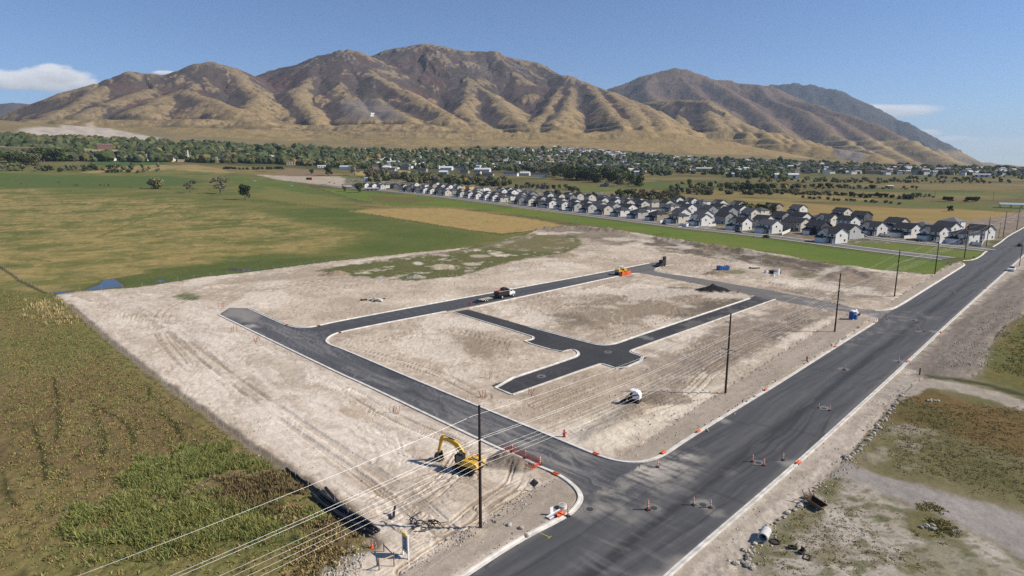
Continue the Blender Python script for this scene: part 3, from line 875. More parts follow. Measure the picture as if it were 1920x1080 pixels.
lay(edge(GP([(1720, 706), (1700, 690), (1780, 610), (1880, 530), (1925, 500), (1990, 430), (2010, 425), (1960, 490), (1925, 540), (1925, 592), (1890, 605), (1860, 640), (1840, 700), (1800, 712)]), 1.5, 2.5, n4) * .9, (0.135, 0.112, 0.092), (0.205, 0.174, 0.145), sv * 1.5 + n4)
lay(edge(GP([(1845, 712), (1850, 680), (1880, 625), (1925, 588), (2300, 540), (2300, 800), (1925, 738)]), 1.5, 3, n4), (0.098, 0.112, 0.034), (0.145, 0.115, 0.042), n12 * 1.3)
lay(edge(GP([(1930, 640), (1960, 600), (2300, 590), (2300, 720), (1940, 700)]), 2, 3, n12) * .7, (0.155, 0.105, 0.042))
d = dist_line(GP([(1745, 706), (1800, 713), (1850, 722), (1925, 742), (2100, 790)]), X, Y) + n4 * .7
lay(sstep(1.6, .5, d) * .9, (0.045, 0.052, 0.02))
d = dist_line(GP([(1660, 742), (1720, 716), (1780, 722), (1850, 738), (1925, 762), (2200, 840)]), X, Y) + n4 * .8
lay(sstep(3.2, 2.2, d) * .9, (0.37, 0.325, 0.27), (0.31, 0.27, 0.225), n4)

# water margins
WATER = np.zeros(len(X))
for p in ponds:
    sd = sdist(p, X, Y, 10)
    lay(sstep(-2.6, -.2, sd + .6 * n4) * .8, (0.075, 0.075, 0.04))

GROUND_TINT = TINT.copy()

# ---- asphalt colours, kept apart so that the edge with the dirt stays crisp
ROADT = np.zeros_like(TINT); TINT = ROADT
rd_main = np.array(GP([(870, 1080), (1280, 828)])), np.array(GP([(1280, 1053), (1613, 760)]))
a0, a1 = rd_main[0]; b0, b1 = rd_main[1]
nperp = np.array([VH[1], -VH[0]])
la = float(a1 @ nperp); lb = float(b0 @ nperp)
CR = (X * nperp[0] + Y * nperp[1] - la) / (lb - la)        # 0 at the left kerb, 1 at the right
TINT[:] = (0.060, 0.062, 0.067)
stm = fbm(wu / 1.1, V / 60, 4, 41); stx = fbm(U / 1.0, V / 9, 4, 42); sta = fbm(U / 60, wv / 1.0, 4, 43)
m_main = sdist(poly_main, X, Y, 2) > -1
lay(m_main * 1.0, (0.060, 0.062, 0.067), (0.078, 0.079, 0.082), stm * 1.3 + n12 * .5)
lay(m_main * sstep(.10, .0, np.abs(CR - .60 + .02 * n40)) * .85, (0.030, 0.031, 0.034))
lay(m_main * sstep(.05, .0, np.abs(CR - .44 + .02 * n40)) * .5, (0.105, 0.104, 0.104))
lay(m_main * sstep(.035, .0, np.abs(CR - .80)) * .3, (0.045, 0.046, 0.05))
lay(m_main * sstep(.06, .0, CR) * .5 * (n4 > -.1), (0.15, 0.14, 0.125))
lay(m_main * sstep(.05, .0, 1 - CR) * .6, (0.13, 0.125, 0.115))
lay(m_main * sstep(.1, .5, stx) * .3, (0.13, 0.128, 0.124))
lay(m_main * sstep(150, 420, DD) * .35, (0.085, 0.083, 0.082))
# seams in the paving
for v0 in (66, 92, 128, 171, 196, 240):
    lay(m_main * sstep(.5, .15, np.abs(V - v0 - 1.5 * np.floor(CR * 3))) * .35, (0.03, 0.03, 0.033))
# dust dragged out of the access road and swept round the manholes
junc = edge(GP([(1060, 840), (1150, 866), (1250, 858), (1290, 850), (1330, 880), (1230, 930), (1160, 960), (1085, 960), (1100, 920)]), 4, 4, n4)
swirl = fbm(U / 6.5 + n12, V / .9 + n12 * .8, 5, 44) + .25 * n4
lay(junc * sstep(-.25, .35, swirl + .4 * n4) * .7, (0.27, 0.25, 0.22))
lay(edge(GP([(1120, 868), (1180, 870), (1250, 862), (1300, 850), (1260, 885), (1180, 895)]), 2, 3, n4) * sstep(-.35, .2, swirl) * .85, (0.40, 0.365, 0.315))
lay(edge(GP([(1100, 1010), (1180, 990), (1300, 1000), (1290, 1050), (1210, 1110), (1080, 1110)]), 4, 5, n4) * sstep(0, .5, swirl) * .45, (0.19, 0.18, 0.165))
lay(edge(GP([(1190, 1110), (1260, 1060), (1285, 1052), (1250, 1095)]), 1.5, 1.5, n4) * .75, (0.40, 0.36, 0.31))
lay(m_main * edge(GP([(1560, 660), (1640, 606), (1680, 582), (1760, 590), (1700, 610), (1630, 640)]), 4, 4, n4) * sstep(-.1, .4, swirl) * .6, (0.20, 0.185, 0.165))
DUST = [(1316, 944, 2.2, 1.0, .9), (1400, 1402 - 540, 1.4, .7, 0), (1422, 868, 1.5, .8, .85), (1545, 765, 1.5, .8, .8), (1583, 692, 1.7, .9, .6), (1722, 621, 1.5, .6, .6), (1480, 868, 2.3, .7, .6), (1688, 678, 2.2, .6, .5), (1752, 622, 2.4, .6, .5),
        (1228, 952, 1.3, .9, .6), (1106, 955, 1.4, .9, .5), (1360, 790, 1.6, .4, .6), (1665, 599, 1.6, .7, .5), (1715, 600, 1.4, .6, .5), (1340, 962, 2.0, .8, .45), (1300, 752, 1.3, .4, .5), (1790, 548, 1.4, .6, .4), (1848, 527, 1.5, .5, .5), (1846, 544, 2, .5, .5)]
for a, b, ru, rv, k in DUST:
    if k == 0: continue
    c = G(a, b)
    q = np.sqrt(((X - c.x) / (ru * .62)) ** 2 + ((Y - c.y) / (ru * .55)) ** 2) + n1 * .5 + n4 * .5
    lay(sstep(1.3, .25, q) * k * .8, (0.34, 0.315, 0.275))
# pale tyre sweeps through the junction
for pts in ([(1060, 838), (1130, 880), (1160, 930), (1130, 1000), (1040, 1060)], [(1080, 845), (1160, 890), (1220, 885), (1290, 848)], [(1110, 860), (1180, 880), (1250, 866), (1330, 820)], [(1040, 850), (1090, 900), (1120, 960), (1090, 1010)], [(1150, 1010), (1220, 960), (1300, 900), (1400, 840)],
            [(1120, 1060), (1180, 1000), (1240, 960)], [(1190, 1075), (1170, 1020), (1200, 970), (1290, 930)], [(1230, 1060), (1215, 1010), (1250, 960)], [(1380, 960), (1420, 920), (1410, 880), (1360, 870)], [(1330, 900), (1390, 930), (1440, 880)], [(1020, 860), (1080, 880), (1100, 930), (1060, 985), (960, 1045)], [(1470, 800), (1490, 820), (1480, 840)]):
    dch = dist_line(chaikin(GP(pts), 3), X, Y)
    for o_ in (0, 1.9)[:0]:
        lay(sstep(.34, .06, np.abs(dch - o_) + .1 * n1) * sstep(-.4, .3, n4 + .4 * n12) * .38, (0.30, 0.28, 0.25))
lay(junc * sstep(.05, .4, fbm(X / 3, Y / 3, 5, 47)) * .5, (0.30, 0.275, 0.24))
# other roads
m_acc = sdist(poly_acc, X, Y, 2) > -1
lay((m_acc & ~(m_main & (sdist(poly_main, X, Y, 2) > 0))) * 1.0, (0.066, 0.068, 0.074), (0.088, 0.09, 0.096), sta * 1.4)
only_acc = (m_acc & ~(sdist(poly_main, X, Y, 2) > 0)).astype(float)
lay(only_acc * sstep(.02, .36, sta) * .55, (0.185, 0.178, 0.168))
lay(only_acc * sstep(.15, .4, -sta) * .5, (0.042, 0.043, 0.047))
lay(only_acc * edge(GP([(860, 790), (1000, 830), (1060, 830), (1140, 862), (1080, 930), (980, 850)]), 4, 5, n4) * sstep(-.35, .3, swirl + .6 * sta) * .7, (0.25, 0.235, 0.21))
lay(only_acc * edge(GP([(412, 592), (430, 577), (470, 580), (490, 590), (470, 605)]), 2, 2, n4) * .55, (0.30, 0.275, 0.24))
lay(only_acc * edge(GP([(455, 610), (480, 608), (490, 612), (465, 616)]), .8, 1.5, n4) * .8, (0.38, 0.36, 0.33))
for k_, lnn in enumerate(([(440, 585), (520, 615), (600, 660), (700, 705), (860, 780), (1000, 850)], [(470, 590), (540, 620), (580, 640), (612, 660)], [(540, 614), (600, 628), (606, 640), (640, 668)], [(650, 690), (800, 745), (960, 815)], [(700, 705), (860, 760), (1050, 840)], [(610, 620), (575, 628), (530, 618)])):
    d = np.abs(dist_line(chaikin(GP(lnn), 2), X, Y) - .9) + n1 * .15
    lay(only_acc * sstep(.42, .1, d) * sstep(-.5, .2, n12) * .35, (0.22, 0.21, 0.195))
m_loop = (sdist(poly_loop, X, Y, 2) > -1) & ~(sdist(poly_acc, X, Y, 2) > 0)
lay(m_loop * 1.0, (0.056, 0.058, 0.063), (0.080, 0.081, 0.086), stm * 1.5)
lay(m_loop * edge(GP([(1080, 525), (1240, 488), (1250, 500), (1180, 514)]), 8, 6, n4) * .7, (0.155, 0.145, 0.13))
m_in = (sdist(poly_in, X, Y, 2) > -1)
lay(m_in * 1.0, (0.037, 0.038, 0.040), (0.050, 0.050, 0.052), n12 + .8 * stm)
lay(m_in * sstep(.15, .45, sta) * .4, (0.085, 0.082, 0.078))
lay(m_in * edge(GP([(1270, 605), (1360, 580), (1417, 553), (1460, 560), (1380, 595), (1280, 622)]), 2, 3, n4) * sstep(-.1, .3, n4 + .5 * stm) * .5, (0.16, 0.145, 0.125))
for a, b, r in ((1015, 705, 1.1), (1140, 660, 1.0), (1217, 635, 1.4), (1205, 631, 1.6)):
    c = G(a, b); lay(sstep(1.2, .4, np.hypot(X - c.x, Y - c.y) / r + n1 * .4) * m_in * .6, (0.22, 0.21, 0.19))
m_back = (sdist(poly_back, X, Y, 2) > -1) & ~m_loop & ~(sdist(poly_main, X, Y, 2) > 0)
lay(m_back * 1.0, (0.118, 0.112, 0.106), (0.155, 0.143, 0.128), sta * 1.3)
lay(m_back * edge(GP([(1480, 555), (1560, 575), (1682, 580), (1640, 600), (1560, 582)]), 3, 4, n4) * sstep(-.2, .3, swirl) * .7, (0.33, 0.30, 0.255))
st_d = dist_line(street_line, X, Y)
m_str = ((st_d < 6) | (dist_line(side_line, X, Y) < 5) | (dist_line(lane_line, X, Y) < 4.5)) & ~(sdist(poly_main, X, Y, 2) > 0)
lay(m_str * 1.0, (0.135, 0.13, 0.128), (0.155, 0.15, 0.145), n12)
ROADT *= 1.12
TINT = ROADT
lay(m_main * sstep(.22, .5, stm) * .35, (0.10, 0.098, 0.095))
lay(m_main * sstep(.2, .5, -stm) * .5, (0.026, 0.027, 0.03))
TINT = GROUND_TINT

# ---- relief
allroads = [poly_main, poly_acc, poly_loop, poly_in, poly_back, poly_street, poly_side, poly_lane]
rs = np.full(len(X), -1e6)
for p in allroads:
    rs = np.maximum(rs, sdist(p, X, Y, 12))
keep = sstep(-.7, -3.5, rs) * (1 - .85 * foot)         # 0 on and beside the roads
rough = n4 * .10 + n12 * .16 + np.abs(fbm(X / 1.6, Y / 1.6, 4, 51)) * .16 - .05
Z += keep * di * (rough * (1 - .6 * near_left) - RUT * .17 + np.abs(sv) * .12 * (1 - near_left) + su * .10 * near_left)
Z += keep * vg * (n4 * .12 + fbm(X / .8, Y / .8, 3, 52) * .14)
Z += keep * we * (n4 * .22 + n12 * .25 + n1 * .18)
Z += keep * rt * (n4 * .08 + n12 * .12 + n1 * .06)
Z += keep * pa * (n12 * .3 + n40 * .4)
Z -= sstep(1.4, .3, np.abs(dl - .2)) * .22 * keep
MOUNDS = [(625, 516, 4.5, 1.6, 1.7), (640, 514, 3.5, 1.3, 1.4), (830, 501, 5.0, 1.0, 1.6), (847, 502, 4, .9, 1.4), (780, 520, 3.6, 1.2, 1.2), (1050, 482, 6, 1.7, 1.5), (1068, 480, 5, 1.5, 1.3), (1340, 515, 4.5, 1.9, 1.5), (1352, 517, 3, 1.2, 1.4), (1337, 545, 4.6, 2.3, 1.8),
          (955, 868, 3.0, 1.2, 1.5), (940, 862, 1.8, .8, 1.2), (975, 876, 2.0, .8, 1.3), (1245, 748, 4.2, .5, 1.6), (1200, 765, 4, .55, 1.5), (1150, 775, 3, .35, 1.5), (488, 577, 2.4, .5, 1.2), (480, 570, 3, .6, 1.4), (385, 540, 4.5, .5, 1.5), (410, 536, 5, .55, 1.6),
          (1188, 519, 2.6, .8, 1.2), (1455, 541, 4, .6, 1.4), (1430, 537, 3, .5, 1.3), (1520, 530, 4, .5, 1.5), (1480, 535, 3, .5, 1.5), (880, 1000, 1.8, .5, 1.3), (1250, 440, 8, 1.4, 1.5), (1100, 428, 9, 1.6, 1.8), (1060, 430, 7, 1.5, 1.5), (1140, 433, 8, 1.3, 1.6), (1385, 452 + 22, 8, 1.2, 2.2), (1340, 466, 7, 1.1, 2.2), (1440, 484, 7, 1.2, 2.2)]
PILE = np.zeros(len(X))
for a, b, r, h, el in MOUNDS:
    c = G(a, b)
    q = np.sqrt(((X - c.x) / (r * el ** .5)) ** 2 + ((Y - c.y) / (r / el ** .5)) ** 2)
    b_ = np.clip(1 - q * (1 + .35 * n4), 0, 1)
    Z += b_ ** 1.1 * h * (1 + .3 * n1) * np.where(rs > -.6, 0, 1)
    PILE = np.maximum(PILE, sstep(0, .25, b_))
    if (a, b) == (1337, 545):
        lay(sstep(0, .12, b_), (0.022, 0.022, 0.024))
    elif (a, b) == (780, 520):
        lay(sstep(0, .1, b_), (0.30, 0.28, 0.25))
    elif a in (955, 940, 975, 1245):
        lay(sstep(0, .2, b_) * .8, (0.235, 0.19, 0.145), (0.15, 0.12, 0.095), n1)
    elif a in (625, 640, 1050, 1068, 1340, 1352):
        lay(sstep(0, .2, b_) * .85, (0.26, 0.20, 0.135))
# banks of dug earth in the far corner
for pts, w, h in (([(1180, 445), (1260, 452), (1350, 467), (1440, 480)], 4, 1.3), ([(1300, 470), (1400, 483), (1480, 498)], 3, .9), ([(1480, 488), (1560, 500), (1640, 520)], 3, .9), ([(1560, 520), (1600, 505), (1650, 515)], 3, .8), ([(1020, 430), (1080, 428), (1160, 436)], 5, 1.4),
                  ([(690, 492), (800, 479), (880, 470), (960, 452), (1000, 440)], 2.5, .7), ([(1080, 830), (1140, 800), (1190, 770)], 1.6, .4), ([(1570, 640), (1500, 690), (1420, 740)], 1, .18), ([(1480, 545), (1580, 572)], 1.5, .4)):
    d = dist_line(GP(pts), X, Y) + n12 * w * .7
    Z += np.exp(-(d / w) ** 2) * h * (1 + .8 * n4) * keep
    lay(np.exp(-(d / w) ** 2) * .55 * keep, (0.185, 0.155, 0.12))
Z = np.where(rs > -.9, zt(X, Y), Z)
for p in ponds:
    sd = sdist(p, X, Y, 10)
    Z = np.where(sd > -3, np.minimum(Z, .05 - sstep(-3, .3, sd) * .12), Z)

# ---- split the sheet into its grounds and roads
ii = np.arange(NR * NC).reshape(NR, NC)
quads = np.stack([ii[:-1, :-1], ii[:-1, 1:], ii[1:, 1:], ii[1:, :-1]], -1).reshape(-1, 4)
dg = SNAP[quads[:, 1]].astype(int) + SNAP[quads[:, 3]] > SNAP[quads[:, 0]].astype(int) + SNAP[quads[:, 2]]
t1 = np.where(dg[:, None], quads[:, [0, 1, 3]], quads[:, [0, 1, 2]]); t2 = np.where(dg[:, None], quads[:, [1, 2, 3]], quads[:, [0, 2, 3]])
quads = np.stack([t1, t2], 1).reshape(-1, 3)
fx = X[quads].mean(1); fy = Y[quads].mean(1)
ID = np.zeros(len(quads), int)
n4f = n4[quads].mean(1)


def claim(k, poly, grow=0.0, wob=0.0):
    m = sdist(poly, fx, fy, 5) + wob * n4f > -grow
    ID[m] = k


claim(1, poly_dirt, 0, 1.2)
claim(11, poly_stub); claim(12, poly_strip); claim(10, poly_path)
claim(13, poly_verge)
for p in (poly_foot, poly_foot2, poly_foot3): claim(8, p)
for p in ponds: claim(9, p)
claim(6, poly_back); claim(5, poly_in); claim(4, poly_loop); claim(3, poly_acc); claim(2, poly_main)

M_ground = mat_attr('earth_and_grass', 0.97, (.6, .17), (3.6, .17), .55, .22)
M_asphalt = mat_attr('asphalt', 0.82, (.9, .07), (14.0, .10), .12, .02, .25)
M_water = bpy.data.materials.new('pond_water'); M_water.use_nodes = True
_b = M_water.node_tree.nodes['Principled BSDF']
_b.inputs['Base Color'].default_value = (0.012, 0.017, 0.02, 1); _b.inputs['Roughness'].default_value = .04; _b.inputs['Specular IOR Level'].default_value = .28
_w = nd(M_water.node_tree, 'ShaderNodeTexNoise'); _w.inputs['Scale'].default_value = 2.5
_bp = nd(M_water.node_tree, 'ShaderNodeBump'); _bp.inputs['Strength'].default_value = .05
M_water.node_tree.links.new(_w.outputs['Fac'], _bp.inputs['Height']); M_water.node_tree.links.new(_bp.outputs[0], _b.inputs['Normal'])
for k, nm in {0: 'ground', 1: 'dirt_lot', 2: 'main_road', 3: 'access_road', 4: 'loop_road', 5: 'inner_road', 6: 'back_road', 7: 'street', 8: 'footpath', 9: 'pond_water', 10: 'gravel_path', 11: 'stubble_field', 12: 'green_field', 13: 'road_verge'}.items():
    q = quads[ID == k]
    if not len(q): continue
    used, inv = np.unique(q, return_inverse=True)
    road = k in (2, 3, 4, 5, 6, 7)
    zz = Z[used].copy()
    if road: zz = zt(X[used], Y[used])
    if k == 9: zz[:] = .0
    me = np_mesh(nm, np.stack([X[used], Y[used], zz], 1), inv.reshape(q.shape), M_asphalt if road else (M_water if k == 9 else M_ground), (ROADT if road else TINT)[used], smooth=not road)
    tag(link(nm, me), kind='structure')

# ---- the estate streets and their pale walks, as sheets on the flat ground
M_walk = mat('walk_concrete', (.46, .435, .40), .9, .12, .8)
M_street = mat('grey_street_asphalt', (.145, .14, .136), .9, .10, .3)


def ribbon(nm, line, off, w, z, m):
    p = chaikin(line, 2); t = np.gradient(p, axis=0); t /= np.linalg.norm(t, axis=1)[:, None] + 1e-9
    nn_ = np.stack([-t[:, 1], t[:, 0]], 1)
    a, b = p + nn_ * (off - w / 2), p + nn_ * (off + w / 2)
    v = np.stack([np.column_stack([a, zt(a[:, 0], a[:, 1]) + z]), np.column_stack([b, zt(b[:, 0], b[:, 1]) + z])], 1).reshape(-1, 3)
    f = [(2 * i, 2 * i + 2, 2 * i + 3, 2 * i + 1) for i in range(len(p) - 1)]
    tag(link(nm, np_mesh(nm, v, f, m)), kind='structure')


for ln_, w_, z_ in ((street_line, 9.5, .16), (side_line, 8.5, .156), (lane_line, 7.5, .152)):
    ribbon('street', ln_[:-1] if ln_ is street_line else ln_, 0, w_, z_, M_street)
    for s_g in (-1, 1):
        ribbon('pavement', ln_[:-1] if ln_ is street_line else ln_, s_g * (w_ / 2 + .9), 1.7, z_ + .02, M_walk)

# ---- kerbs
M_kerb = mat('kerb_concrete', (0.62, 0.59, 0.535), .9, .24, .7, bump=.1)


def kerb(pts, side, name='kerb', n=2):
    """kerb and gutter along an asphalt edge; side +1: the ground lies to the left of the line"""
    p = chaikin(GP(pts), n)
    t = np.gradient(p, axis=0); t /= np.linalg.norm(t, axis=1)[:, None] + 1e-9
    nn = np.stack([-t[:, 1], t[:, 0]], 1) * side
    prof = [(-.32, .006), (-.30, .02), (.08, .035), (.12, .15), (.34, .155), (.36, -.15)]
    z0 = zt(p[:, 0], p[:, 1])
    v = []
    for a, zz in prof:
        q = p + nn * a
        v.append(np.stack([q[:, 0], q[:, 1], z0 + zz], 1))
    v = np.stack(v, 1).reshape(-1, 3)
    f = []
    k = len(prof)
    for i in range(len(p) - 1):
        for j in range(k - 1):
            f.append((i * k + j, i * k + j + 1, (i + 1) * k + j + 1, (i + 1) * k + j))
    o = link(name, np_mesh(name, v, f, M_kerb, smooth=False))
    return tag(o, kind='structure')


kerb(main_left1, 1); kerb(main_left2[:-1], 1); kerb(blockA[:-3], -1)
kerb(blockB[:4], 1); kerb(kerbD[:6], 1, n=1); kerb(kerbD[10:], 1)
kerb(bayA[:13], -1, n=1); kerb(bayA[12:], -1, n=1); kerb(bayB[:-1], -1, n=1)
kerb(main_right, -1); kerb([(1806, 489), (1826, 487.5), (1840, 480), (1847, 473), (1851, 471)], 1, n=1); kerb([(1862, 463), (1877, 454), (1884, 448)], 1, n=1); kerb(main_left_far[6:], 1, n=1)

# ------------------------------------------------------------------ mountains
RIDGES = []      # each: points (x,y,z), flank slope, rounding


def ridge(pts, d0, d1, slope=.55, rnd=40):
    """crest traced in the photograph, standing between d0 and d1 metres away"""
    n = len(pts)
    out = []
    ys = [p[1] for p in pts]
    L = np.cumsum([0] + [math.hypot(pts[i + 1][0] - pts[i][0], pts[i + 1][1] - pts[i][1]) for i in range(n - 1)])
    for i, (a, b) in enumerate(pts):
        d = d0 + (d1 - d0) * L[i] / L[-1]
        q = atd(a, b, d); out.append((q.x, q.y, q.z))
    RIDGES.append((np.array(out), slope, rnd))


# front range, skyline
ridge([(20, 232), (40, 222), (70, 205), (130, 175), (180, 158), (215, 148), (245, 138), (270, 138), (300, 143), (335, 136), (370, 125), (395, 122)], 3900, 4500)
ridge([(395, 122), (430, 128), (460, 140), (476, 147), (500, 140)], 4500, 5000, .5)
ridge([(470, 148), (500, 137), (530, 128), (560, 124), (580, 119), (610, 106), (640, 99), (656, 97), (668, 97.5), (690, 108)], 5200, 4900)
ridge([(690, 108), (700, 106), (735, 95), (775, 86), (800, 85), (830, 87), (870, 96), (920, 99), (940, 107), (970, 114), (1000, 120)], 5300, 5400)
ridge([(1000, 120), (1040, 140), (1062, 146)], 5400, 4900)
ridge([(1062, 146), (1085, 154), (1115, 165), (1140, 173), (1180, 188), (1223, 210), (1273, 238), (1320, 262), (1360, 277)], 4900, 3300, .55)
# spurs of the left mass
ridge([(395, 122), (333, 150), (283, 170), (200, 194), (150, 215), (100, 236)], 4500, 3300, .6, 50)
ridge([(245, 138), (215, 160), (160, 182), (110, 205), (60, 232)], 4300, 3400, .6)
ridge([(400, 125), (385, 150), (350, 172), (300, 184), (265, 205)], 4450, 3400, .6, 60)
ridge([(350, 173), (390, 182), (420, 200), (440, 212), (470, 230)], 3750, 3050, .6, 50)
ridge([(433, 132), (455, 155), (480, 182), (470, 205), (440, 218)], 4450, 3300, .65)
ridge([(560, 125), (545, 150), (515, 180), (520, 205), (540, 225)], 5100, 3600, .65)
ridge([(610, 106), (590, 130), (560, 165), (570, 195), (590, 220)], 5000, 3500, .65)
# the long golden spur
ridge([(640, 99), (673, 127), (707, 147), (757, 170), (797, 190), (833, 213), (853, 238), (880, 256)], 4900, 3050, .62, 35)
ridge([(650, 105), (640, 140), (640, 170), (660, 195), (690, 220)], 4850, 3400, .6, 60)
ridge([(707, 147), (700, 175), (720, 200), (770, 225)], 4350, 3250, .6, 50)
# central mountain
ridge([(800, 85), (813, 97), (806, 120), (797, 143), (790, 165), (800, 185)], 5300, 4350, .62)
ridge([(740, 94), (755, 115), (760, 135), (775, 160)], 5300, 4600, .65)
ridge([(870, 97), (875, 115), (885, 140), (890, 160), (917, 175), (940, 193), (960, 213), (983, 233), (1003, 250), (1010, 262)], 5200, 3150, .62, 35)
ridge([(887, 150), (872, 165), (880, 185), (868, 205), (890, 225)], 4700, 3500, .65)
ridge([(920, 99), (950, 122), (975, 148), (990, 175)], 5300, 4500, .62)
ridge([(970, 114), (1000, 145), (1015, 165)], 5400, 4700, .62)
ridge([(1062, 146), (1053, 170), (1030, 193), (1020, 215), (1000, 232)], 4850, 3500, .66, 30)
ridge([(1068, 150), (1075, 172), (1060, 200), (1045, 225), (1050, 240)], 4800, 3250, .66, 30)
ridge([(1100, 160), (1123, 180), (1140, 203), (1160, 227), (1175, 250)], 4650, 3050, .64, 30)
ridge([(1140, 173), (1173, 195), (1200, 228), (1225, 252)], 4400, 3050, .64, 30)
ridge([(1200, 198), (1240, 228), (1260, 255)], 4000, 3100, .64)
# benches of the old lake shore
ridge([(390, 226), (480, 229), (560, 238), (640, 238), (720, 237), (800, 239), (860, 243), (950, 246), (1050, 246), (1150, 246), (1240, 250), (1330, 262), (1420, 280)], 3150, 3150, .24, 60)
ridge([(-60, 250), (60, 240), (180, 228), (280, 232), (390, 240)], 3250, 3050, .26, 60)
# right foothills
ridge([(1190, 195), (1240, 190), (1280, 188), (1320, 190), (1353, 212), (1390, 233), (1427, 249), (1467, 257), (1527, 277), (1567, 289), (1613, 301), (1660, 307)], 5200, 3700, .6)
ridge([(1320, 190), (1330, 215), (1345, 235)], 5000, 4100, .62, 30)
ridge([(1353, 212), (1370, 235), (1400, 255)], 4700, 3900, .62, 30)
ridge([(1290, 188), (1270, 215), (1290, 240)], 5100, 4300, .62, 30)
for a in range(6):
    x0 = 1395 + a * 36
    ridge([(x0, 236 + a * 9), (x0 + 30, 252 + a * 8), (x0 + 70, 268 + a * 5)], 4350 - 60 * a, 3650 - 40 * a, .6, 22)
# middle distance, right
ridge([(1080, 190), (1127, 173), (1180, 153), (1220, 140), (1260, 130), (1285, 131), (1310, 140), (1330, 150), (1365, 152), (1390, 157), (1420, 160), (1440, 163)], 8000, 8000, .55)
ridge([(1440, 163), (1480, 187), (1530, 198), (1580, 213), (1640, 234), (1690, 257), (1740, 282), (1775, 301), (1800, 309)], 8000, 5200, .55)
ridge([(1265, 130), (1290, 160), (1320, 185), (1360, 205)], 8000, 6400, .6)
ridge([(1310, 140), (1370, 172), (1405, 195), (1440, 225), (1470, 250)], 8000, 5600, .6)
ridge([(1420, 161), (1450, 190), (1500, 205), (1530, 225), (1560, 252), (1600, 272), (1640, 290)], 7900, 5000, .6)
ridge([(1500, 198), (1560, 222), (1610, 250), (1670, 283), (1710, 302)], 7500, 4900, .6)
ridge([(1230, 138), (1210, 165), (1230, 190)], 8000, 6600, .6)
# blue range behind
ridge([(1400, 165), (1440, 163), (1470, 158.5), (1490, 157.5), (1520, 161), (1550, 168), (1575, 172), (1590, 183), (1610, 200), (1640, 215), (1660, 222), (1690, 228), (1720, 247), (1760, 267), (1800, 290), (1840, 305), (1875, 314)], 11500, 9500, .6, 25)
ridge([(1575, 172), (1590, 200), (1620, 225), (1680, 260)], 11300, 9300, .65)
ridge([(1690, 228), (1720, 260), (1760, 285)], 10800, 9000, .65)
ridge([(1780, 308), (1850, 302), (1890, 306), (1925, 312), (1985, 320)], 15500, 15500, .3)
# far left
ridge([(-150, 205), (-60, 200), (0, 196), (30, 193), (50, 195), (75, 205), (110, 218)], 8200, 8200, .5)
ridge([(-120, 225), (-40, 232), (0, 222), (25, 240)], 5200, 4600, .5)
ridge([(-500, 190), (-350, 205), (-200, 215), (-100, 225)], 5500, 4800, .5)
# east of the frame it runs on
ridge([(-900, 150), (-700, 175), (-500, 190)], 5200, 5500, .5)

maz = np.radians(np.linspace(-60, 46.0, 1180))
mds = np.concatenate([np.linspace(2300, 5600, 270), np.linspace(5630, 8600, 85), np.linspace(8650, 12200, 55), np.linspace(12400, 16600, 14)])
MR, MC = len(mds), len(maz)
MX = (mds[:, None] * np.sin(maz)[None]).ravel(); MY = (mds[:, None] * np.cos(maz)[None]).ravel()
base = zt(MX, MY)
wob = fbm(MX / 420, MY / 420, 3, 61)
QX = MX + 45 * fbm(MX / 330, MY / 330, 3, 62); QY = MY + 45 * fbm(MX / 330, MY / 330, 3, 63)
H1 = np.full(len(MX), -1e4, np.float32)
acc = np.zeros(len(MX), np.float32)
K = 26.0
hs = []
bestH = np.full(len(MX), -1e6); RA = np.zeros(len(MX)); RD = np.zeros(len(MX))
for P, sl, rnd in RIDGES:
    best = np.full(len(MX), -1e5, np.float32)
    reach = P[:, 2].max() / sl * 1.25 + 400
    m = (QX > P[:, 0].min() - reach) & (QX < P[:, 0].max() + reach) & (QY > P[:, 1].min() - reach) & (QY < P[:, 1].max() + reach)
    xs, ys = QX[m], QY[m]
    b = np.full(xs.shape, -1e5); ra = np.zeros(xs.shape); rd = np.zeros(xs.shape); ac = 0.0
    for i in range(len(P) - 1):
        ax, ay = P[i + 1, 0] - P[i, 0], P[i + 1, 1] - P[i, 1]
        t = np.clip(((xs - P[i, 0]) * ax + (ys - P[i, 1]) * ay) / (ax * ax + ay * ay + 1e-9), 0, 1)
        d = np.hypot(xs - P[i, 0] - t * ax, ys - P[i, 1] - t * ay)
        zz = P[i, 2] + (P[i + 1, 2] - P[i, 2]) * t
        hh_ = zz - sl * (np.sqrt(d * d + rnd * rnd) - rnd)
        sl_ = math.hypot(ax, ay); w_ = hh_ > b
        ra = np.where(w_, ac + t * sl_, ra); rd = np.where(w_, d, rd); b = np.maximum(b, hh_); ac += sl_
    best[m] = b
    mi_ = np.where(m)[0]; w_ = b > bestH[mi_]; mi2 = mi_[w_]
    bestH[mi2] = b[w_]; RA[mi2] = ra[w_] + 977.0 * len(hs); RD[mi2] = rd[w_]
    hs.append(best)
mx = np.maximum.reduce(hs)
for h in hs:
    acc += np.exp(np.clip((h - mx) / K, -30, 0))
H = mx + K * np.log(acc) * .55
del hs
above = np.clip(H - base, 0, 500)
amp = sstep(10, 320, above)
rid = 1 - np.abs(fbm(MX / 300 + .3 * wob, MY / 300, 5, 64)) * 2.0
H = H + amp * ((rid - .62) * 12 + fbm(MX / 70, MY / 70, 4, 65) * 3)
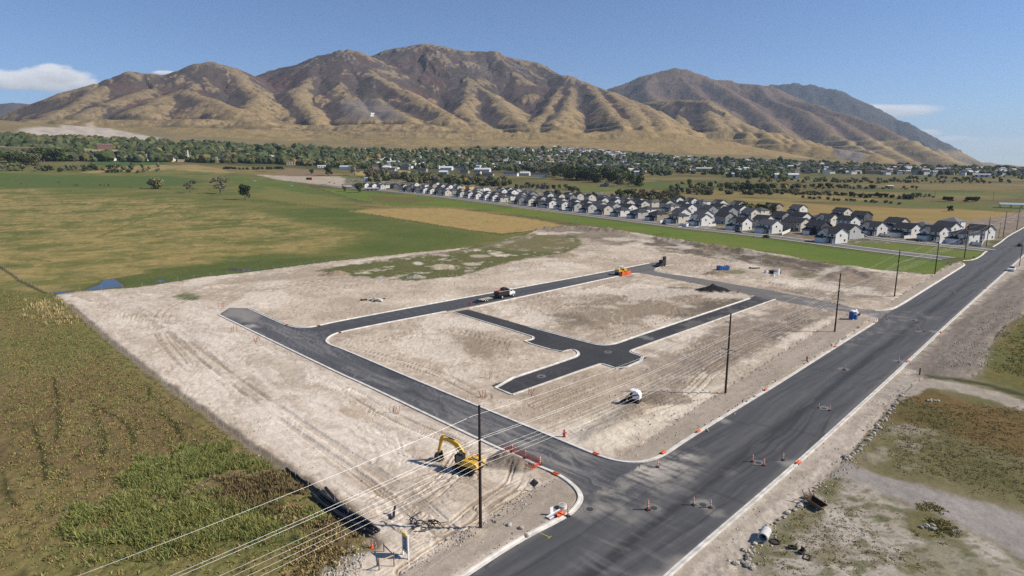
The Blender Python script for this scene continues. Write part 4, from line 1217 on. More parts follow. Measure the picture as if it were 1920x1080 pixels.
# gullies that run down from every crest
gw = RA + .35 * RD * fbm(MX / 500, MY / 500, 2, 81) + 25 * fbm(MX / 120, MY / 120, 3, 82)
GUL = -np.abs(perlin(gw / 120, RD / 900, 83)) * 2 + .55
GUL2 = -np.abs(perlin(gw / 48, RD / 400, 84)) * 2 + .55
gam = amp * sstep(15, 190, RD)
H = H + gam * (GUL * 15 + GUL2 * 4)
lowr = sstep(4, 70, above) * (1 - amp)
H = H + lowr * (-np.abs(fbm(MX / 150, MY / 420, 4, 86)) * 15 + fbm(MX / 60, MY / 60, 4, 87) * 4)
rocky = sstep(560, 800, H) * sstep(.0, .35, fbm(MX / 160, MY / 160, 3, 66) + .12)
H = H + rocky * np.abs(fbm(MX / 55, MY / 55, 4, 67)) * 26
# shoreline benches at fixed heights
for zb, w, a in ((236, 26, 10), (190, 20, 6), (152, 16, 4)):
    H = H - a * np.sin(np.clip((H - zb) / w, -1, 1) * math.pi) * sstep(2, 30, above)
# far blue range: crags
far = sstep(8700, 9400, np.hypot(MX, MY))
H = H + far * np.abs(fbm(MX / 240, MY / 240, 4, 68)) * 60 * amp
Hg = H.reshape(MR, MC)


def blur(a, n):
    k = np.ones(n) / n
    a = np.apply_along_axis(lambda q: np.convolve(np.pad(q, n // 2, 'edge'), k, 'valid')[:len(q)], 0, a)
    return np.apply_along_axis(lambda q: np.convolve(np.pad(q, n // 2, 'edge'), k, 'valid')[:len(q)], 1, a)


conc = (blur(Hg, 31) - Hg).ravel()              # positive in gullies
conc2 = (blur(Hg, 9) - Hg).ravel()
gx = np.gradient(Hg, axis=1).ravel() / (np.hypot(MX, MY) * (maz[1] - maz[0]))
gd = (np.gradient(Hg, axis=0) / np.gradient(mds)[:, None]).ravel()
slope = np.hypot(gx, gd)
TINT = np.zeros((len(MX), 3), np.float32)
f1 = fbm(MX / 260, MY / 260, 5, 70, .6); f2 = fbm(MX / 60, MY / 60, 5, 71, .6); f3 = fbm(MX / 18, MY / 18, 3, 72)
TINT[:] = (0.29, 0.212, 0.112)
X_, Y_ = X, Y
lay(sstep(-.3, .4, f2), (0.225, 0.168, 0.095))
lay(sstep(300, 650, H) * .65, (0.185, 0.145, 0.098))
left_dull = sstep(-900, -2200, MX) * .5
lay(left_dull, (0.175, 0.142, 0.098))
# oak brush turned dark red, in the gullies and on the slopes that face away from the noon sun
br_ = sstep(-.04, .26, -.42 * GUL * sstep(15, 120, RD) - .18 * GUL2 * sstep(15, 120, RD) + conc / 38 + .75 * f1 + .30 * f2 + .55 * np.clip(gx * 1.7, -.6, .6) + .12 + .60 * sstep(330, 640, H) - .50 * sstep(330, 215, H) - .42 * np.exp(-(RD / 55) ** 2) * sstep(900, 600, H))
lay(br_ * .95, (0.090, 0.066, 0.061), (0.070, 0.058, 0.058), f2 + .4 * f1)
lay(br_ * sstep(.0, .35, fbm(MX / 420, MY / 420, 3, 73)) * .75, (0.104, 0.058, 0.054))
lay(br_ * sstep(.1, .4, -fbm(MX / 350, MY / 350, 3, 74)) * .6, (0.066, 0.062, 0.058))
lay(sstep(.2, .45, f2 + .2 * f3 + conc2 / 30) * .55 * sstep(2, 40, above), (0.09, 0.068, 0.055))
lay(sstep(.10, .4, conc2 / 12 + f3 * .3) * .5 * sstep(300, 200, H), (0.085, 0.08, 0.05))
lay(sstep(.15, .32, fbm(MX / 26, MY / 26, 4, 85) + .25 * f1) * sstep(2, 30, above) * .75, (0.085, 0.072, 0.048))
lay(sstep(.05, .3, np.abs(fbm(MX / 150, MY / 420, 4, 86)) * -2 + .35) * lowr * .55, (0.115, 0.092, 0.052))
lay(sstep(.35, .9, np.sin(H / 7.5)) * sstep(300, 240, H) * sstep(5, 30, above) * sstep(-.1, .3, f2) * .35, (0.13, 0.105, 0.06))
lay(rocky * sstep(-.1, .3, f2 + .5 * f3) * .7, (0.205, 0.19, 0.18), (0.12, 0.115, 0.115), f3)
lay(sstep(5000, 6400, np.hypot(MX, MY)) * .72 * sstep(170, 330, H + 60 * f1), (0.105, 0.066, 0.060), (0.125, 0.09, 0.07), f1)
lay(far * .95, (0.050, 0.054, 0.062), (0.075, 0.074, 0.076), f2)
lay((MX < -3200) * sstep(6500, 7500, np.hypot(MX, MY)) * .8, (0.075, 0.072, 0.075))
# foot of the slopes: dry grass, with dark scrub along the streams
lay(sstep(60, 8, above) * .8, (0.255, 0.190, 0.092), (0.185, 0.150, 0.075), f2)
lay(sstep(260, 205, H) * sstep(-500, 200, MX) * (.75) * (1 - br_ * .6), (0.315, 0.228, 0.108), (0.25, 0.185, 0.092), f2)


def onslope(px, py):
    """where a line of sight meets the mountain sheet"""
    dx, dy, dz = ray(px, py); h = math.hypot(dx, dy)
    j = int(round((math.atan2(dx, dy) - maz[0]) / (maz[1] - maz[0])))
    zc = np.maximum(Hg[:, j], base.reshape(MR, MC)[:, j])
    rr = CAMH + mds * dz / h
    k = int(np.argmax(zc >= rr))
    return Vector((dx / h * mds[k], dy / h * mds[k], float(zc[k])))


X, Y = MX, MY
pit = np.array([onslope(a, b)[:2] for a, b in ((40, 240), (62, 234), (110, 239), (170, 236), (215, 243), (262, 252), (295, 258), (285, 263), (230, 261), (150, 258), (70, 254), (45, 248))])
pw = edge(pit, 12, 25, f2)
lay(pw, (0.44, 0.385, 0.325), (0.35, 0.30, 0.25), f2 * 1.5)
lay(edge(np.array([onslope(a, b)[:2] for a, b in ((160, 232), (176, 231), (186, 243), (170, 246))]), 8, 10, f2) * .9, (0.40, 0.33, 0.25))
scree = np.array([onslope(a, b)[:2] for a, b in ((1566, 290), (1590, 282), (1622, 300), (1610, 303), (1575, 299))])
lay(edge(scree, 15, 20, f2) * .9, (0.225, 0.20, 0.185))
stony = np.array([onslope(a, b)[:2] for a, b in ((642, 190), (690, 186), (735, 200), (760, 219), (740, 226), (660, 226), (642, 215))])
lay(edge(stony, 20, 40, f2) * .8, (0.185, 0.160, 0.148), (0.13, 0.112, 0.105), f2)
X, Y = X_, Y_
Hb = np.where(H < base - 4, base - 30, H)
mi = np.arange(MR * MC).reshape(MR, MC)
mq = np.stack([mi[:-1, :-1], mi[:-1, 1:], mi[1:, 1:], mi[1:, :-1]], -1).reshape(-1, 4)
mq = mq[(Hb[mq] > base[mq] - 10).any(1)]
used, inv = np.unique(mq, return_inverse=True)
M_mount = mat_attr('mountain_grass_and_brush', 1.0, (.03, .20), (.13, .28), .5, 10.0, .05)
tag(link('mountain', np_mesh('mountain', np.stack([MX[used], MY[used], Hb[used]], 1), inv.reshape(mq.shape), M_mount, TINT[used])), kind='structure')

ZG = Z.reshape(NR, NC)


def gz(x, y):
    d = math.hypot(x, y); a = math.atan2(x, y)
    i = float(np.interp(d, ds, np.arange(NR))); j = float(np.interp(a, azs, np.arange(NC)))
    i0 = min(int(i), NR - 2); j0 = min(int(j), NC - 2); fi = i - i0; fj = j - j0
    return float((ZG[i0, j0] * (1 - fj) + ZG[i0, j0 + 1] * fj) * (1 - fi) + (ZG[i0 + 1, j0] * (1 - fj) + ZG[i0 + 1, j0 + 1] * fj) * fi)


def W(px, py, dz=0.0):
    p = G(px, py)
    return Vector((p.x, p.y, gz(p.x, p.y) + dz))


def heading(a, b):
    """turn about z that points local +X from picture point a to picture point b"""
    p, q = G(*a), G(*b)
    return math.atan2(q.y - p.y, q.x - p.x)


# ------------------------------------------------------------------ houses
M_wall = {'white': mat('white_siding', (.72, .71, .68), .8, .05, .5, objvar=.06), 'cream': mat('cream_siding', (.60, .56, .48), .8, .05, .5, objvar=.06),
          'light grey': mat('light_grey_siding', (.46, .46, .45), .8, .05, .5, objvar=.08), 'grey': mat('grey_siding', (.27, .275, .285), .8, .05, .5, objvar=.1),
          'dark slate': mat('dark_slate_siding', (.075, .082, .095), .8, .05, .5, objvar=.1), 'tan': mat('tan_siding', (.36, .31, .245), .8, .05, .5, objvar=.1),
          'bare yellow plywood': mat('plywood', (.60, .40, .16), .85, .1, .6)}
M_roof = mat('dark_shingle', (.046, .046, .050), .9, .25, 1.2, bump=.3, objvar=.25)
M_roof2 = mat('grey_shingle', (.14, .145, .155), .85, .2, 1.2, bump=.3, objvar=.2)
M_roof3 = mat('mid_grey_shingle', (.095, .096, .10), .9, .2, 1.2, bump=.3, objvar=.2)
M_trim = mat('white_trim', (.74, .74, .73), .6, .03, 1)
M_glass = mat('window_glass', (.018, .022, .028), .12, .05, 1, spec=.6)
M_door = mat('dark_door', (.06, .05, .045), .5, .1, 1)
M_stone = mat('porch_stone', (.26, .23, .20), .9, .25, 4, bump=.3)
M_vinyl = mat('white_vinyl', (.76, .76, .75), .5, .03, 1)


def window(mb_parent, x, y, z, w, h, ax):
    """a window: trim frame with its pane, on a wall facing -y (ax 0), +x (1), -x (2) or +y (3)"""
    t = MB(); g = MB()
    if ax in (0, 3):
        s = -1 if ax == 0 else 1
        t.box(x, y + s * .04, z, w + .24, .08, h + .24); g.box(x, y + s * .085, z, w, .05, h)
        g2 = MB(); g2.box(x, y + s * .115, z, w, .02, .06)
    else:
        s = 1 if ax == 1 else -1
        t.box(x + s * .04, y, z, .08, w + .24, h + .24); g.box(x + s * .085, y, z, .05, w, h)
        g2 = MB(); g2.box(x + s * .115, y, z, .02, w, .06)
    o = t.build('window', M_trim, mb_parent)
    g.build('pane', M_glass, o)


def gable(roof, x0, x1, y0, y1, z, rise, over=.45, th=.22):
    """ridge along x"""
    yc = (y0 + y1) / 2; hw = (y1 - y0) / 2 + over
    k = rise / (hw - over)
    prof = [(yc - hw, z - over * k), (yc, z + rise), (yc + hw, z - over * k), (yc + hw, z - over * k + th), (yc, z + rise + th), (yc - hw, z - over * k + th)]
    roof.prism_x(prof, x0 - over, x1 + over)


def hip(roof, x0, x1, y0, y1, z, rise, over=.45):
    x0 -= over; x1 += over; y0 -= over; y1 += over
    w = (y1 - y0) / 2; yc = (y0 + y1) / 2
    r0, r1 = x0 + w, x1 - w
    if r0 > r1: r0 = r1 = (x0 + x1) / 2
    vs = [(x0, y0, z), (x1, y0, z), (x1, y1, z), (x0, y1, z), (r0, yc, z + rise), (r1 + .01, yc, z + rise), (x0, y0, z - .18), (x1, y0, z - .18), (x1, y1, z - .18), (x0, y1, z - .18)]
    roof.add(vs, [(0, 1, 5, 4), (1, 2, 5), (2, 3, 4, 5), (3, 0, 4), (0, 6, 7, 1), (1, 7, 8, 2), (2, 8, 9, 3), (3, 9, 6, 0), (9, 8, 7, 6)])


def make_house(kind):
    """front towards -y, about 11 x 10 m, two storeys and a garage that stands forward"""
    root = thing('house', 'two storey house', 'house', (0, 0, 0))
    w = MB(); r = MB()
    W2, D2, H = 5.3, 5.0, 5.5
    if kind == 'gable':
        w.prism_x([(-D2, -.4), (D2, -.4), (D2, H), (0, H + 2.7), (-D2, H)], -W2, W2)
        gable(r, -W2, W2, -D2, D2, H, 2.7)
        w.box(-2.2, -6.6, 1.2, 6.0, 3.2, 3.2); r.prism_x([(-8.7, 2.7), (-4.95, 4.0), (-4.95, 4.2), (-8.75, 2.92)], -5.5, 1.1)
        gx, gy = -2.2, -8.2
    elif kind == 'cross':
        w.prism_x([(-D2, -.4), (D2, -.4), (D2, H), (0, H + 2.7), (-D2, H)], -W2, W2)
        gable(r, -W2, W2, -D2, D2, H, 2.7)
        w.prism([(-4.6, -.4), (.6, -.4), (.6, H - .3), (-2, H + 1.7), (-4.6, H - .3)], -6.4, -4.9)
        k = 2.0 / 2.6
        r.prism([(-5.1, H - .3 - .5 * k), (-2, H + 1.7), (1.1, H - .3 - .5 * k), (1.1, H - .08 - .5 * k), (-2, H + 1.92), (-5.1, H - .08 - .5 * k)], -6.8, -.5)
        w.box(-2.0, -7.4, 1.2, 5.6, 2.2, 3.2); r.prism_x([(-8.9, 2.75), (-6.3, 3.7), (-6.3, 3.9), (-8.95, 2.97)], -5.1, 1.1)
        gx, gy = -2.0, -8.5
    else:
        w.box(0, 0, H / 2 - .2, 2 * W2, 2 * D2, H + .4)
        hip(r, -W2, W2, -D2, D2, H, 2.3)
        w.box(-2.4, -6.4, 1.25, 5.8, 2.9, 3.3); hip(r, -5.3, .5, -7.85, -4.9, 2.95, 1.0, .35)
        gx, gy = -2.4, -7.85
    # porch roof and post on the other side of the front
    r.prism_x([(-7.0, 2.6), (-4.95, 3.3), (-4.95, 3.45), (-7.05, 2.78)], 1.15, 5.4)
    w.build('wall', M_wall['white'], root); r.build('roof', M_roof, root)
    MB().box(gx, gy - .05, 1.2, 4.9, .12, 2.4).build('garage_door', M_trim, root)
    dr = MB().box(2.0, -D2 - .05, 1.1, 1.0, .12, 2.2).build('door', M_door, root)
    po = MB(); po.box(5.1, -6.75, 1.2, .26, .26, 2.85); po.build('porch_post', M_trim, root)
    MB().box(3.3, -6.0, -.05, 4.0, 2.0, .35).build('porch_slab', M_kerb, root)
    for x in ((-3.2, -1.0, 3.2) if kind != 'cross' else (3.2,)):
        window(root, x, -D2, 4.3, 1.3, 1.3, 0)
    if kind == 'cross': window(root, -2.0, -6.4, 4.2, 1.8, 1.4, 0)
    window(root, 3.9, -D2, 1.5, 1.2, 1.5, 0)
    window(root, W2, -1.0, 4.3, 1.0, 1.2, 1); window(root, W2, 2.6, 1.5, 1.1, 1.2, 1)
    window(root, -W2, 1.2, 4.3, 1.0, 1.2, 2)
    for x in (-3.4, 0, 3.4): window(root, x, D2, 4.3, 1.3, 1.2, 3)
    window(root, -2.6, D2, 1.4, 2.0, 1.8, 3)
    return root


HOUSE = {k: make_house(k) for k in ('gable', 'cross', 'hip')}
KINDNAME = {'gable': 'gabled', 'cross': 'front-gabled', 'hip': 'hip-roofed'}
used_proto = {}
hr = random.Random(5)


def put_house(kind, colour, x, y, rz, label, roof=None, scale=.97, group='houses of the new estate'):
    if kind not in used_proto:
        used_proto[kind] = True
        o = HOUSE[kind]; fresh = True
    else:
        o = copy_tree(PROTO[kind]); fresh = False
    o.location = (x, y, gz(x, y)); o.rotation_euler = (0, 0, rz); o.scale = (scale, scale, scale)
    o['label'] = label; o['group'] = group
    if not fresh:
        paint(o, M_wall['white'], M_wall[colour])
        if roof: paint(o, M_roof, roof)
    return o


PROTO = HOUSE
# the street frontage, walked by distance
SL = np.array(street_line); seg = np.linalg.norm(np.diff(SL, axis=0), axis=1); cum = np.concatenate([[0], np.cumsum(seg)])


def on_street(s):
    return np.array([np.interp(s, cum, SL[:, 0]), np.interp(s, cum, SL[:, 1])])


def s_of(px):
    pts = [project(*on_street(s), 0)[0] for s in np.linspace(0, cum[-1], 800)]
    return float(np.interp(px, pts, np.linspace(0, cum[-1], 800)))


rows = [('front street row', 20, [(652, 700), (742, 1283), (1350, 1455)], 1), ('second row', 46, [(665, 1268), (1345, 1430)], -1),
        ('third row', 92, [(690, 1262), (1330, 1395)], 1), ('fourth row', 118, [(700, 1245)], -1), ('back row', 166, [(1010, 1205)], 1)]
taken = []
for rname, off, spans, face in rows:
    n = 0
    for a, b in spans:
        s0, s1 = s_of(a), s_of(b)
        s = s0
        while s < s1:
            p = on_street(s); q = on_street(min(s + 2, cum[-1])); t = (q - p) / (np.linalg.norm(q - p) + 1e-9)
            nrm = np.array([-t[1], t[0]])
            if nrm @ np.array([.88, .47]) < 0: nrm = -nrm
            c = p + nrm * (off + hr.uniform(-1, 1))
            rz = math.atan2(t[1], t[0]) + (0 if face > 0 else math.pi) + hr.uniform(-.02, .02)
            kind = hr.choices(['gable', 'cross', 'hip'], [.5, .28, .22])[0]
            colour = hr.choices(['white', 'cream', 'light grey', 'grey', 'tan', 'dark slate'], [.36, .24, .17, .11, .06, .06])[0]
            if n == 0 and off == 20: colour = 'bare yellow plywood'
            if n in (2, 3) and off == 118: colour = 'bare yellow plywood'
            if not (off > 90 and hr.random() < .10):
                if kind not in used_proto: colour = 'white'
                lab = f"{colour} {KINDNAME[kind]} house, {ORD[min(n, 39)]} from the left in the {rname}"
                put_house(kind, colour, c[0], c[1], rz, lab, M_roof3 if hr.random() < .3 else None)
                taken.append(c)
                n += 1
            s += hr.uniform(20.5, 23.5) if hr.random() > .07 else 40
# the right-hand group, placed one by one
lane_dir = heading((1608, 443.5), (1790, 463))
for (a, b, k, colour, dr, roof, words) in [
    (1549, 455, 'cross', 'white', 0, None, 'nearest the street at the near end of the estate'), (1523, 440, 'gable', 'dark slate', 0, None, 'behind the bare lot by the street'), (1576, 447, 'gable', 'light grey', math.pi, None, 'just right of the nearest white house'),
    (1627, 441, 'cross', 'white', 0, None, 'at the left end of the lane beside the lawn'), (1580, 428, 'gable', 'white', math.pi, None, 'in the middle of the right-hand cluster'), (1606, 417, 'gable', 'dark slate', 0, None, 'on the field edge with a white box beside it'),
    (1570, 409, 'gable', 'cream', 0, None, 'on the field edge left of the slate one'), (1487, 433, 'gable', 'cream', math.pi, None, 'behind the front row left of the slate house'), (1492, 420, 'gable', 'white', 0, None, 'two behind the front row beside the field'),
    (1690, 445, 'gable', 'white', 0, None, 'second along the lane beside the lawn'), (1671, 432, 'gable', 'cream', 0, None, 'behind the second lane house next to the round tree'), (1741, 451, 'cross', 'white', 0, None, 'third along the lane beside the lawn'),
    (1718, 440, 'hip', 'grey', 0, M_roof2, 'behind the lane between the second and third houses'), (1764, 442, 'gable', 'white', math.pi, None, 'tall behind the fourth lane house'), (1795, 457, 'hip', 'white', 0, None, 'with dark open garage near the end of the lane'),
    (1826, 449, 'gable', 'white', 0, None, 'last on the lane next to the main road'), (1776, 430, 'hip', 'white', 0, M_roof2, 'with pale grey roof at the field edge'), (1531, 421, 'hip', 'grey', 0, M_roof2, 'in shade behind the slate house'), (1455, 418, 'gable', 'grey', 0, None, 'left of the brown bare lot')]:
    c = G(a, b)
    nrm = Vector((-math.sin(lane_dir), math.cos(lane_dir)))
    c = c + Vector((nrm.x, nrm.y, 0)) * 5
    put_house(k, colour, c.x, c.y, lane_dir + dr, f"{colour} two-storey {KINDNAME[k]} house {words}", roof)

# white vinyl fences
fence_g = 'white vinyl yard fences'


def vinyl(a, b, label):
    p, q = G(*a), G(*b)
    L = (q - p).length; root = thing('vinyl_fence', label, 'fence', (p.x, p.y, gz(p.x, p.y)), math.atan2(q.y - p.y, q.x - p.x), fence_g)
    n = max(1, int(round(L / 2.4)))
    pm = PANEL; 
    for i in range(n):
        o = link('panel', pm, root); o.location = (L / n * (i + .5), 0, 0); o.scale = (L / n - .14, 1, 1)
    for i in range(n + 1):
        o = link('post', POSTM, root); o.location = (L / n * i, 0, 0)


PANEL = MB().box(0, 0, .92, 1, .05, 1.7).mesh('panel', M_vinyl)
POSTM = MB().box(0, 0, .95, .14, .14, 2.0).mesh('post', M_vinyl)
for a, b, lab in [((1276, 423), (1287, 425.5), 'short white vinyl fence at the street corner by the side street'), ((1287, 425.5), (1306, 416), 'white vinyl fence running up the left of the side street'), ((1313, 413), (1324, 409), 'white vinyl fence farther up the side street'),
                  ((1329, 425), (1342, 424), 'white vinyl fence left of the corner house past the side street'), ((1466, 441), (1482, 434), 'white vinyl fence beside the dark corner houses by the bare lot'), ((1583, 450), (1606, 441), 'curving white vinyl fence at the left end of the lawn'),
                  ((1645, 441), (1663, 445), 'white vinyl fence left of the second lane house'), ((1695, 448), (1713, 446), 'white vinyl fence between second and third lane houses'), ((1760, 457), (1775, 455), 'white vinyl fence between third and last lane houses'),
                  ((1812, 457), (1840, 462), 'long white vinyl fence along the lane end'), ((1840, 462), (1846, 452), 'white vinyl fence facing the main road'), ((1238, 418), (1252, 416), 'white vinyl fence low behind the front row by the yellow yards'),
                  ((1380, 432), (1391, 428), 'white vinyl fence right of the second house past the side street'), ((765, 356), (778, 354.5), 'white vinyl fence beside the bright white house on the left'), ((970, 379), (985, 377), 'white vinyl fence below the white house mid street')]:
    vinyl(a, b, lab)

# ------------------------------------------------------------------ far buildings
M_brick = mat('red_brick', (.17, .09, .07), .9, .12, .6); M_tanblock = mat('tan_block', (.42, .33, .22), .9, .08, .6); M_wroof = mat('white_membrane', (.70, .70, .70), .7, .05, .4)
M_metalroof = mat('blue_grey_metal', (.36, .42, .48), .5, .06, .4, spec=.5); M_dkglass = mat('dark_glazing', (.03, .035, .045), .2, .05, 1)
M_shake = mat('brown_roof', (.15, .115, .09), .9, .15, 1)
M_wood = mat('weathered_wood', (.23, .185, .135), .9, .2, 3)


def block(root, x, y, w, d, h, m, roofm=M_wroof, base=0, nm='wall'):
    o = MB().box(x, y, base + h / 2 - .5, w, d, h + 1).build(nm, m, root)
    MB().box(x, y, base + h + .2, w + .6, d + .6, .4).build('roof', roofm, root)
    return o


def wide(px, py, size, label, cat, name, group=None, rz=0.0):
    p = G(px, py); sc = p.length / 1187.0
    return thing(name, label, cat, (p.x, p.y, gz(p.x, p.y)), math.atan2(-p.x, p.y) + rz, group), sc


r, s = wide(160, 293, 1, 'long tan and brick school building with white roofs and a brick tower block', 'school', 'school_building')
block(r, -34 * s, 4 * s, 34 * s, 20 * s, 9 * s, M_tanblock); block(r, -5 * s, 6 * s, 26 * s, 20 * s, 10 * s, M_tanblock); block(r, 30 * s, 2 * s, 42 * s, 20 * s, 10 * s, M_tanblock)
block(r, 27 * s, 14 * s, 20 * s, 14 * s, 19 * s, M_brick, M_wroof, nm='tower')
for x in (-44, -22, -12, 12, 20, 38): MB().box(x * s, -(8 if x > 10 else 7) * s - .8, 4 * s, 5 * s, 1, 7 * s).build('window', M_dkglass, r)
MB().box(-18 * s, -8 * s, 5 * s, 2.5 * s, 1.5 * s, 10 * s).build('column', M_trim, r)
r, s = wide(27, 288, 1, 'brick school wing with white roof edge behind dark trees', 'school', 'school_building')
block(r, 0, 0, 66 * s, 20 * s, 9 * s, M_brick); block(r, -16 * s, -9 * s, 24 * s, 4 * s, 6 * s, M_tanblock)
for x in (-20, 6, 20): MB().box(x * s, -10.6 * s, 3.5 * s, 5 * s, 1, 4 * s).build('window', M_dkglass, r)
r, s = wide(377, 304, 1, 'low tan building with flat roofs among the town trees', 'building', 'church_building')
block(r, 6 * s, 4 * s, 40 * s, 12 * s, 8.5 * s, M_tanblock); block(r, 25 * s, -2 * s, 30 * s, 12 * s, 5 * s, M_tanblock); block(r, -22 * s, 0, 26 * s, 10 * s, 4 * s, M_tanblock)
MB().prism([(-20 * s, 0), (-17 * s, 0), (-17.6 * s, 19 * s), (-19 * s, 19.6 * s)], -1.5, 1.5).build('spire', M_trim, r)
for x in (0, 18, 30): MB().box(x * s, -8.3 * s, 2.5 * s, 5 * s, 1, 2.5 * s).build('window', M_dkglass, r)
# barn with its lean-to
r, s = wide(1136, 350, 1, 'tan-roofed barn with open-sided shed in the green paddock', 'barn', 'barn', rz=.2)
w = MB(); w.prism([(-9 * s, -1), (4 * s, -1), (4 * s, 4.5 * s), (-2.5 * s, 8 * s), (-9 * s, 4.5 * s)], -6, 8); w.build('wall', M_wood, r)
MB().prism([(-9.8 * s, 4.1 * s), (-2.5 * s, 8.1 * s), (4.8 * s, 4.1 * s), (4.8 * s, 4.6 * s), (-2.5 * s, 8.7 * s), (-9.8 * s, 4.6 * s)], -7, 9).build('roof', mat('tan_metal', (.44, .38, .30), .6, .08, .5), r)
MB().prism([(4.9 * s, 4.2 * s), (20 * s, 3.6 * s), (20 * s, 4.1 * s), (4.9 * s, 4.7 * s)], -5, 8).build('shed_roof', mat('pale_metal', (.50, .46, .40), .6, .08, .5), r)
for x in (9, 14, 19.5): MB().box(x * s, -4, 1.9 * s, .4, .4, 4 * s).build('post', M_wood, r)
MB().box(-2.5 * s, -6.1, 1.6 * s, 3 * s, .2, 3.4 * s).build('door', M_door, r)
# warehouses and sheds
sheds = [(1474, 335, 38, 16, 7, 'white warehouse with dark left end beyond the shrub fields', M_trim), (1200, 327, 22, 10, 5, 'long white-roofed shed behind the dark tree belt', M_trim), (697, 357, 24, 10, 3.6, 'low blue-roofed shed by the first houses', M_wood), (652, 352, 12, 5, 2.5, 'small grey shed left of the round tree', M_wood),
         (603, 314, 14, 6, 3, 'flat white farm shed among left trees', M_trim), (653, 313, 12, 7, 5, 'blue-grey farm house by the stubble strip', M_trim), (606, 311, 13, 9, 7, 'bright white house on the edge of the left trees', M_trim), (545, 309, 15, 9, 6, 'brown-roofed house behind the plowed field', M_tanblock),
         (1380, 331, 34, 9, 5, 'long white commercial building right of centre', M_trim), (1320, 322, 30, 9, 6, 'tan commercial block under the foothill', M_tanblock), (1668, 352, 10, 6, 3, 'pair of white trailers in the far right pasture', M_trim), (1905, 390, 40, 16, 5, 'open blue-roofed hay shelter by the far end of the main road', None),
         (1840, 332, 22, 6, 4, 'white shed at the far right tree line', M_trim), (1760, 322, 18, 6, 5, 'pale building in the far right trees', M_tanblock), (1690, 318, 24, 6, 4, 'low white works building under the far slope', M_trim), (690, 340, 14, 9, 6, 'steel blue barn behind the first houses', M_metalroof)]
for a, b, w_, d_, h_, lab, wm in sheds:
    r, s = wide(a, b, 1, lab, 'shed' if h_ < 5 else 'building', 'farm_shed' if h_ < 5 else 'outlying_building', rz=.12)
    W_, D_, H_ = w_ * s, d_ * s * .9, h_ * s
    if wm is not None:
        MB().box(0, 0, H_ / 2 - .5, W_, D_, H_ + 1).build('wall', wm, r)
        for x in (-.3, 0, .3): MB().box(x * W_, -D_ / 2 - .06, H_ * .4, W_ * .12, .1, H_ * .6).build('door', M_dkglass, r)
    else:
        for x in (-.48, -.16, .16, .48):
            for y in (-.45, .45): MB().box(x * W_, y * D_, H_ / 2, .4, .4, H_).build('post', M_wood, r)
    rm = M_metalroof if ('blue' in lab) else (M_shake if 'brown' in lab else M_wroof)
    rr = MB(); rr.prism_x([(-D_ / 2 - .6, H_ - .2), (0, H_ + D_ * .13), (D_ / 2 + .6, H_ - .2), (D_ / 2 + .6, H_ + .15), (0, H_ + D_ * .13 + .4), (-D_ / 2 - .6, H_ + .15)], -W_ / 2 - .5, W_ / 2 + .5)
    rr.build('roof', rm, r)

# rows of town houses beyond the shrubs
thg = 'townhouse rows beyond the shrubs'
TH = None
for i, (a, b, n, c) in enumerate([(738, 309, 22, 'white'), (768, 311, 24, 'white'), (812, 316, 26, 'cream'), (838, 319, 22, 'white'), (864, 319, 24, 'light grey'), (792, 322, 18, 'tan'), (832, 327, 16, 'grey'), (760, 318, 16, 'grey'), (872, 325, 15, 'tan'), (905, 322, 30, 'white'), (915, 331, 22, 'grey'), (958, 330, 28, 'white'),
                                 (985, 329, 18, 'cream'), (1010, 331, 28, 'white'), (896, 327, 12, 'cream'), (726, 318, 14, 'white'), (735, 322, 14, 'light grey'), (778, 328, 12, 'white')]):
    words = ['far left white rowhouse under the trees', 'long white rowhouse at left of the row', 'cream rowhouse behind the shrubs', 'white rowhouse at mid row', 'light grey rowhouse at mid row', 'tan house in front of the rowhouses', 'grey house near the pale shrubs', 'grey low house at left of the rows', 'tan-walled house below the grey row',
             'long white rowhouse with pale roof', 'grey shaded rowhouse nearest the shrubs', 'white-ended rowhouse next to the paddock', 'cream-gabled house between two long rows', 'rightmost long rowhouse with solar-dark roof', 'small cream house left of the long grey row', 'small white house at the left edge of the rows', 'light grey house below the left rowhouse', 'small white house peering over the shrubs'][i]
    r, s = wide(a, b, 1, words, 'house', 'townhouse', thg, rz=-.35)
    W_, D_, H_ = n * s, 9 * s, 4.4 * s
    MB().prism_x([(-D_ / 2, -1), (D_ / 2, -1), (D_ / 2, H_), (0, H_ + 2.6 * s), (-D_ / 2, H_)], -W_ / 2, W_ / 2).build('wall', M_wall[c], r)
    gr_ = MB(); gable(gr_, -W_ / 2, W_ / 2, -D_ / 2, D_ / 2, H_, 2.6 * s, .5 * s, .3 * s); gr_.build('roof', M_roof if i % 3 else M_wroof, r)
    for k in range(max(2, int(n / 7))):
        window(r, (k + .5) / max(2, int(n / 7)) * W_ - W_ / 2, -D_ / 2, H_ * .7, 1.3 * s, 1.3 * s, 0)
    window(r, W_ / 2, 0, H_ * .7, 1.2 * s, 1.3 * s, 1)

# the town under the mountain: far too many to count
tv = []; tf = []; tt = []
tr = random.Random(11)


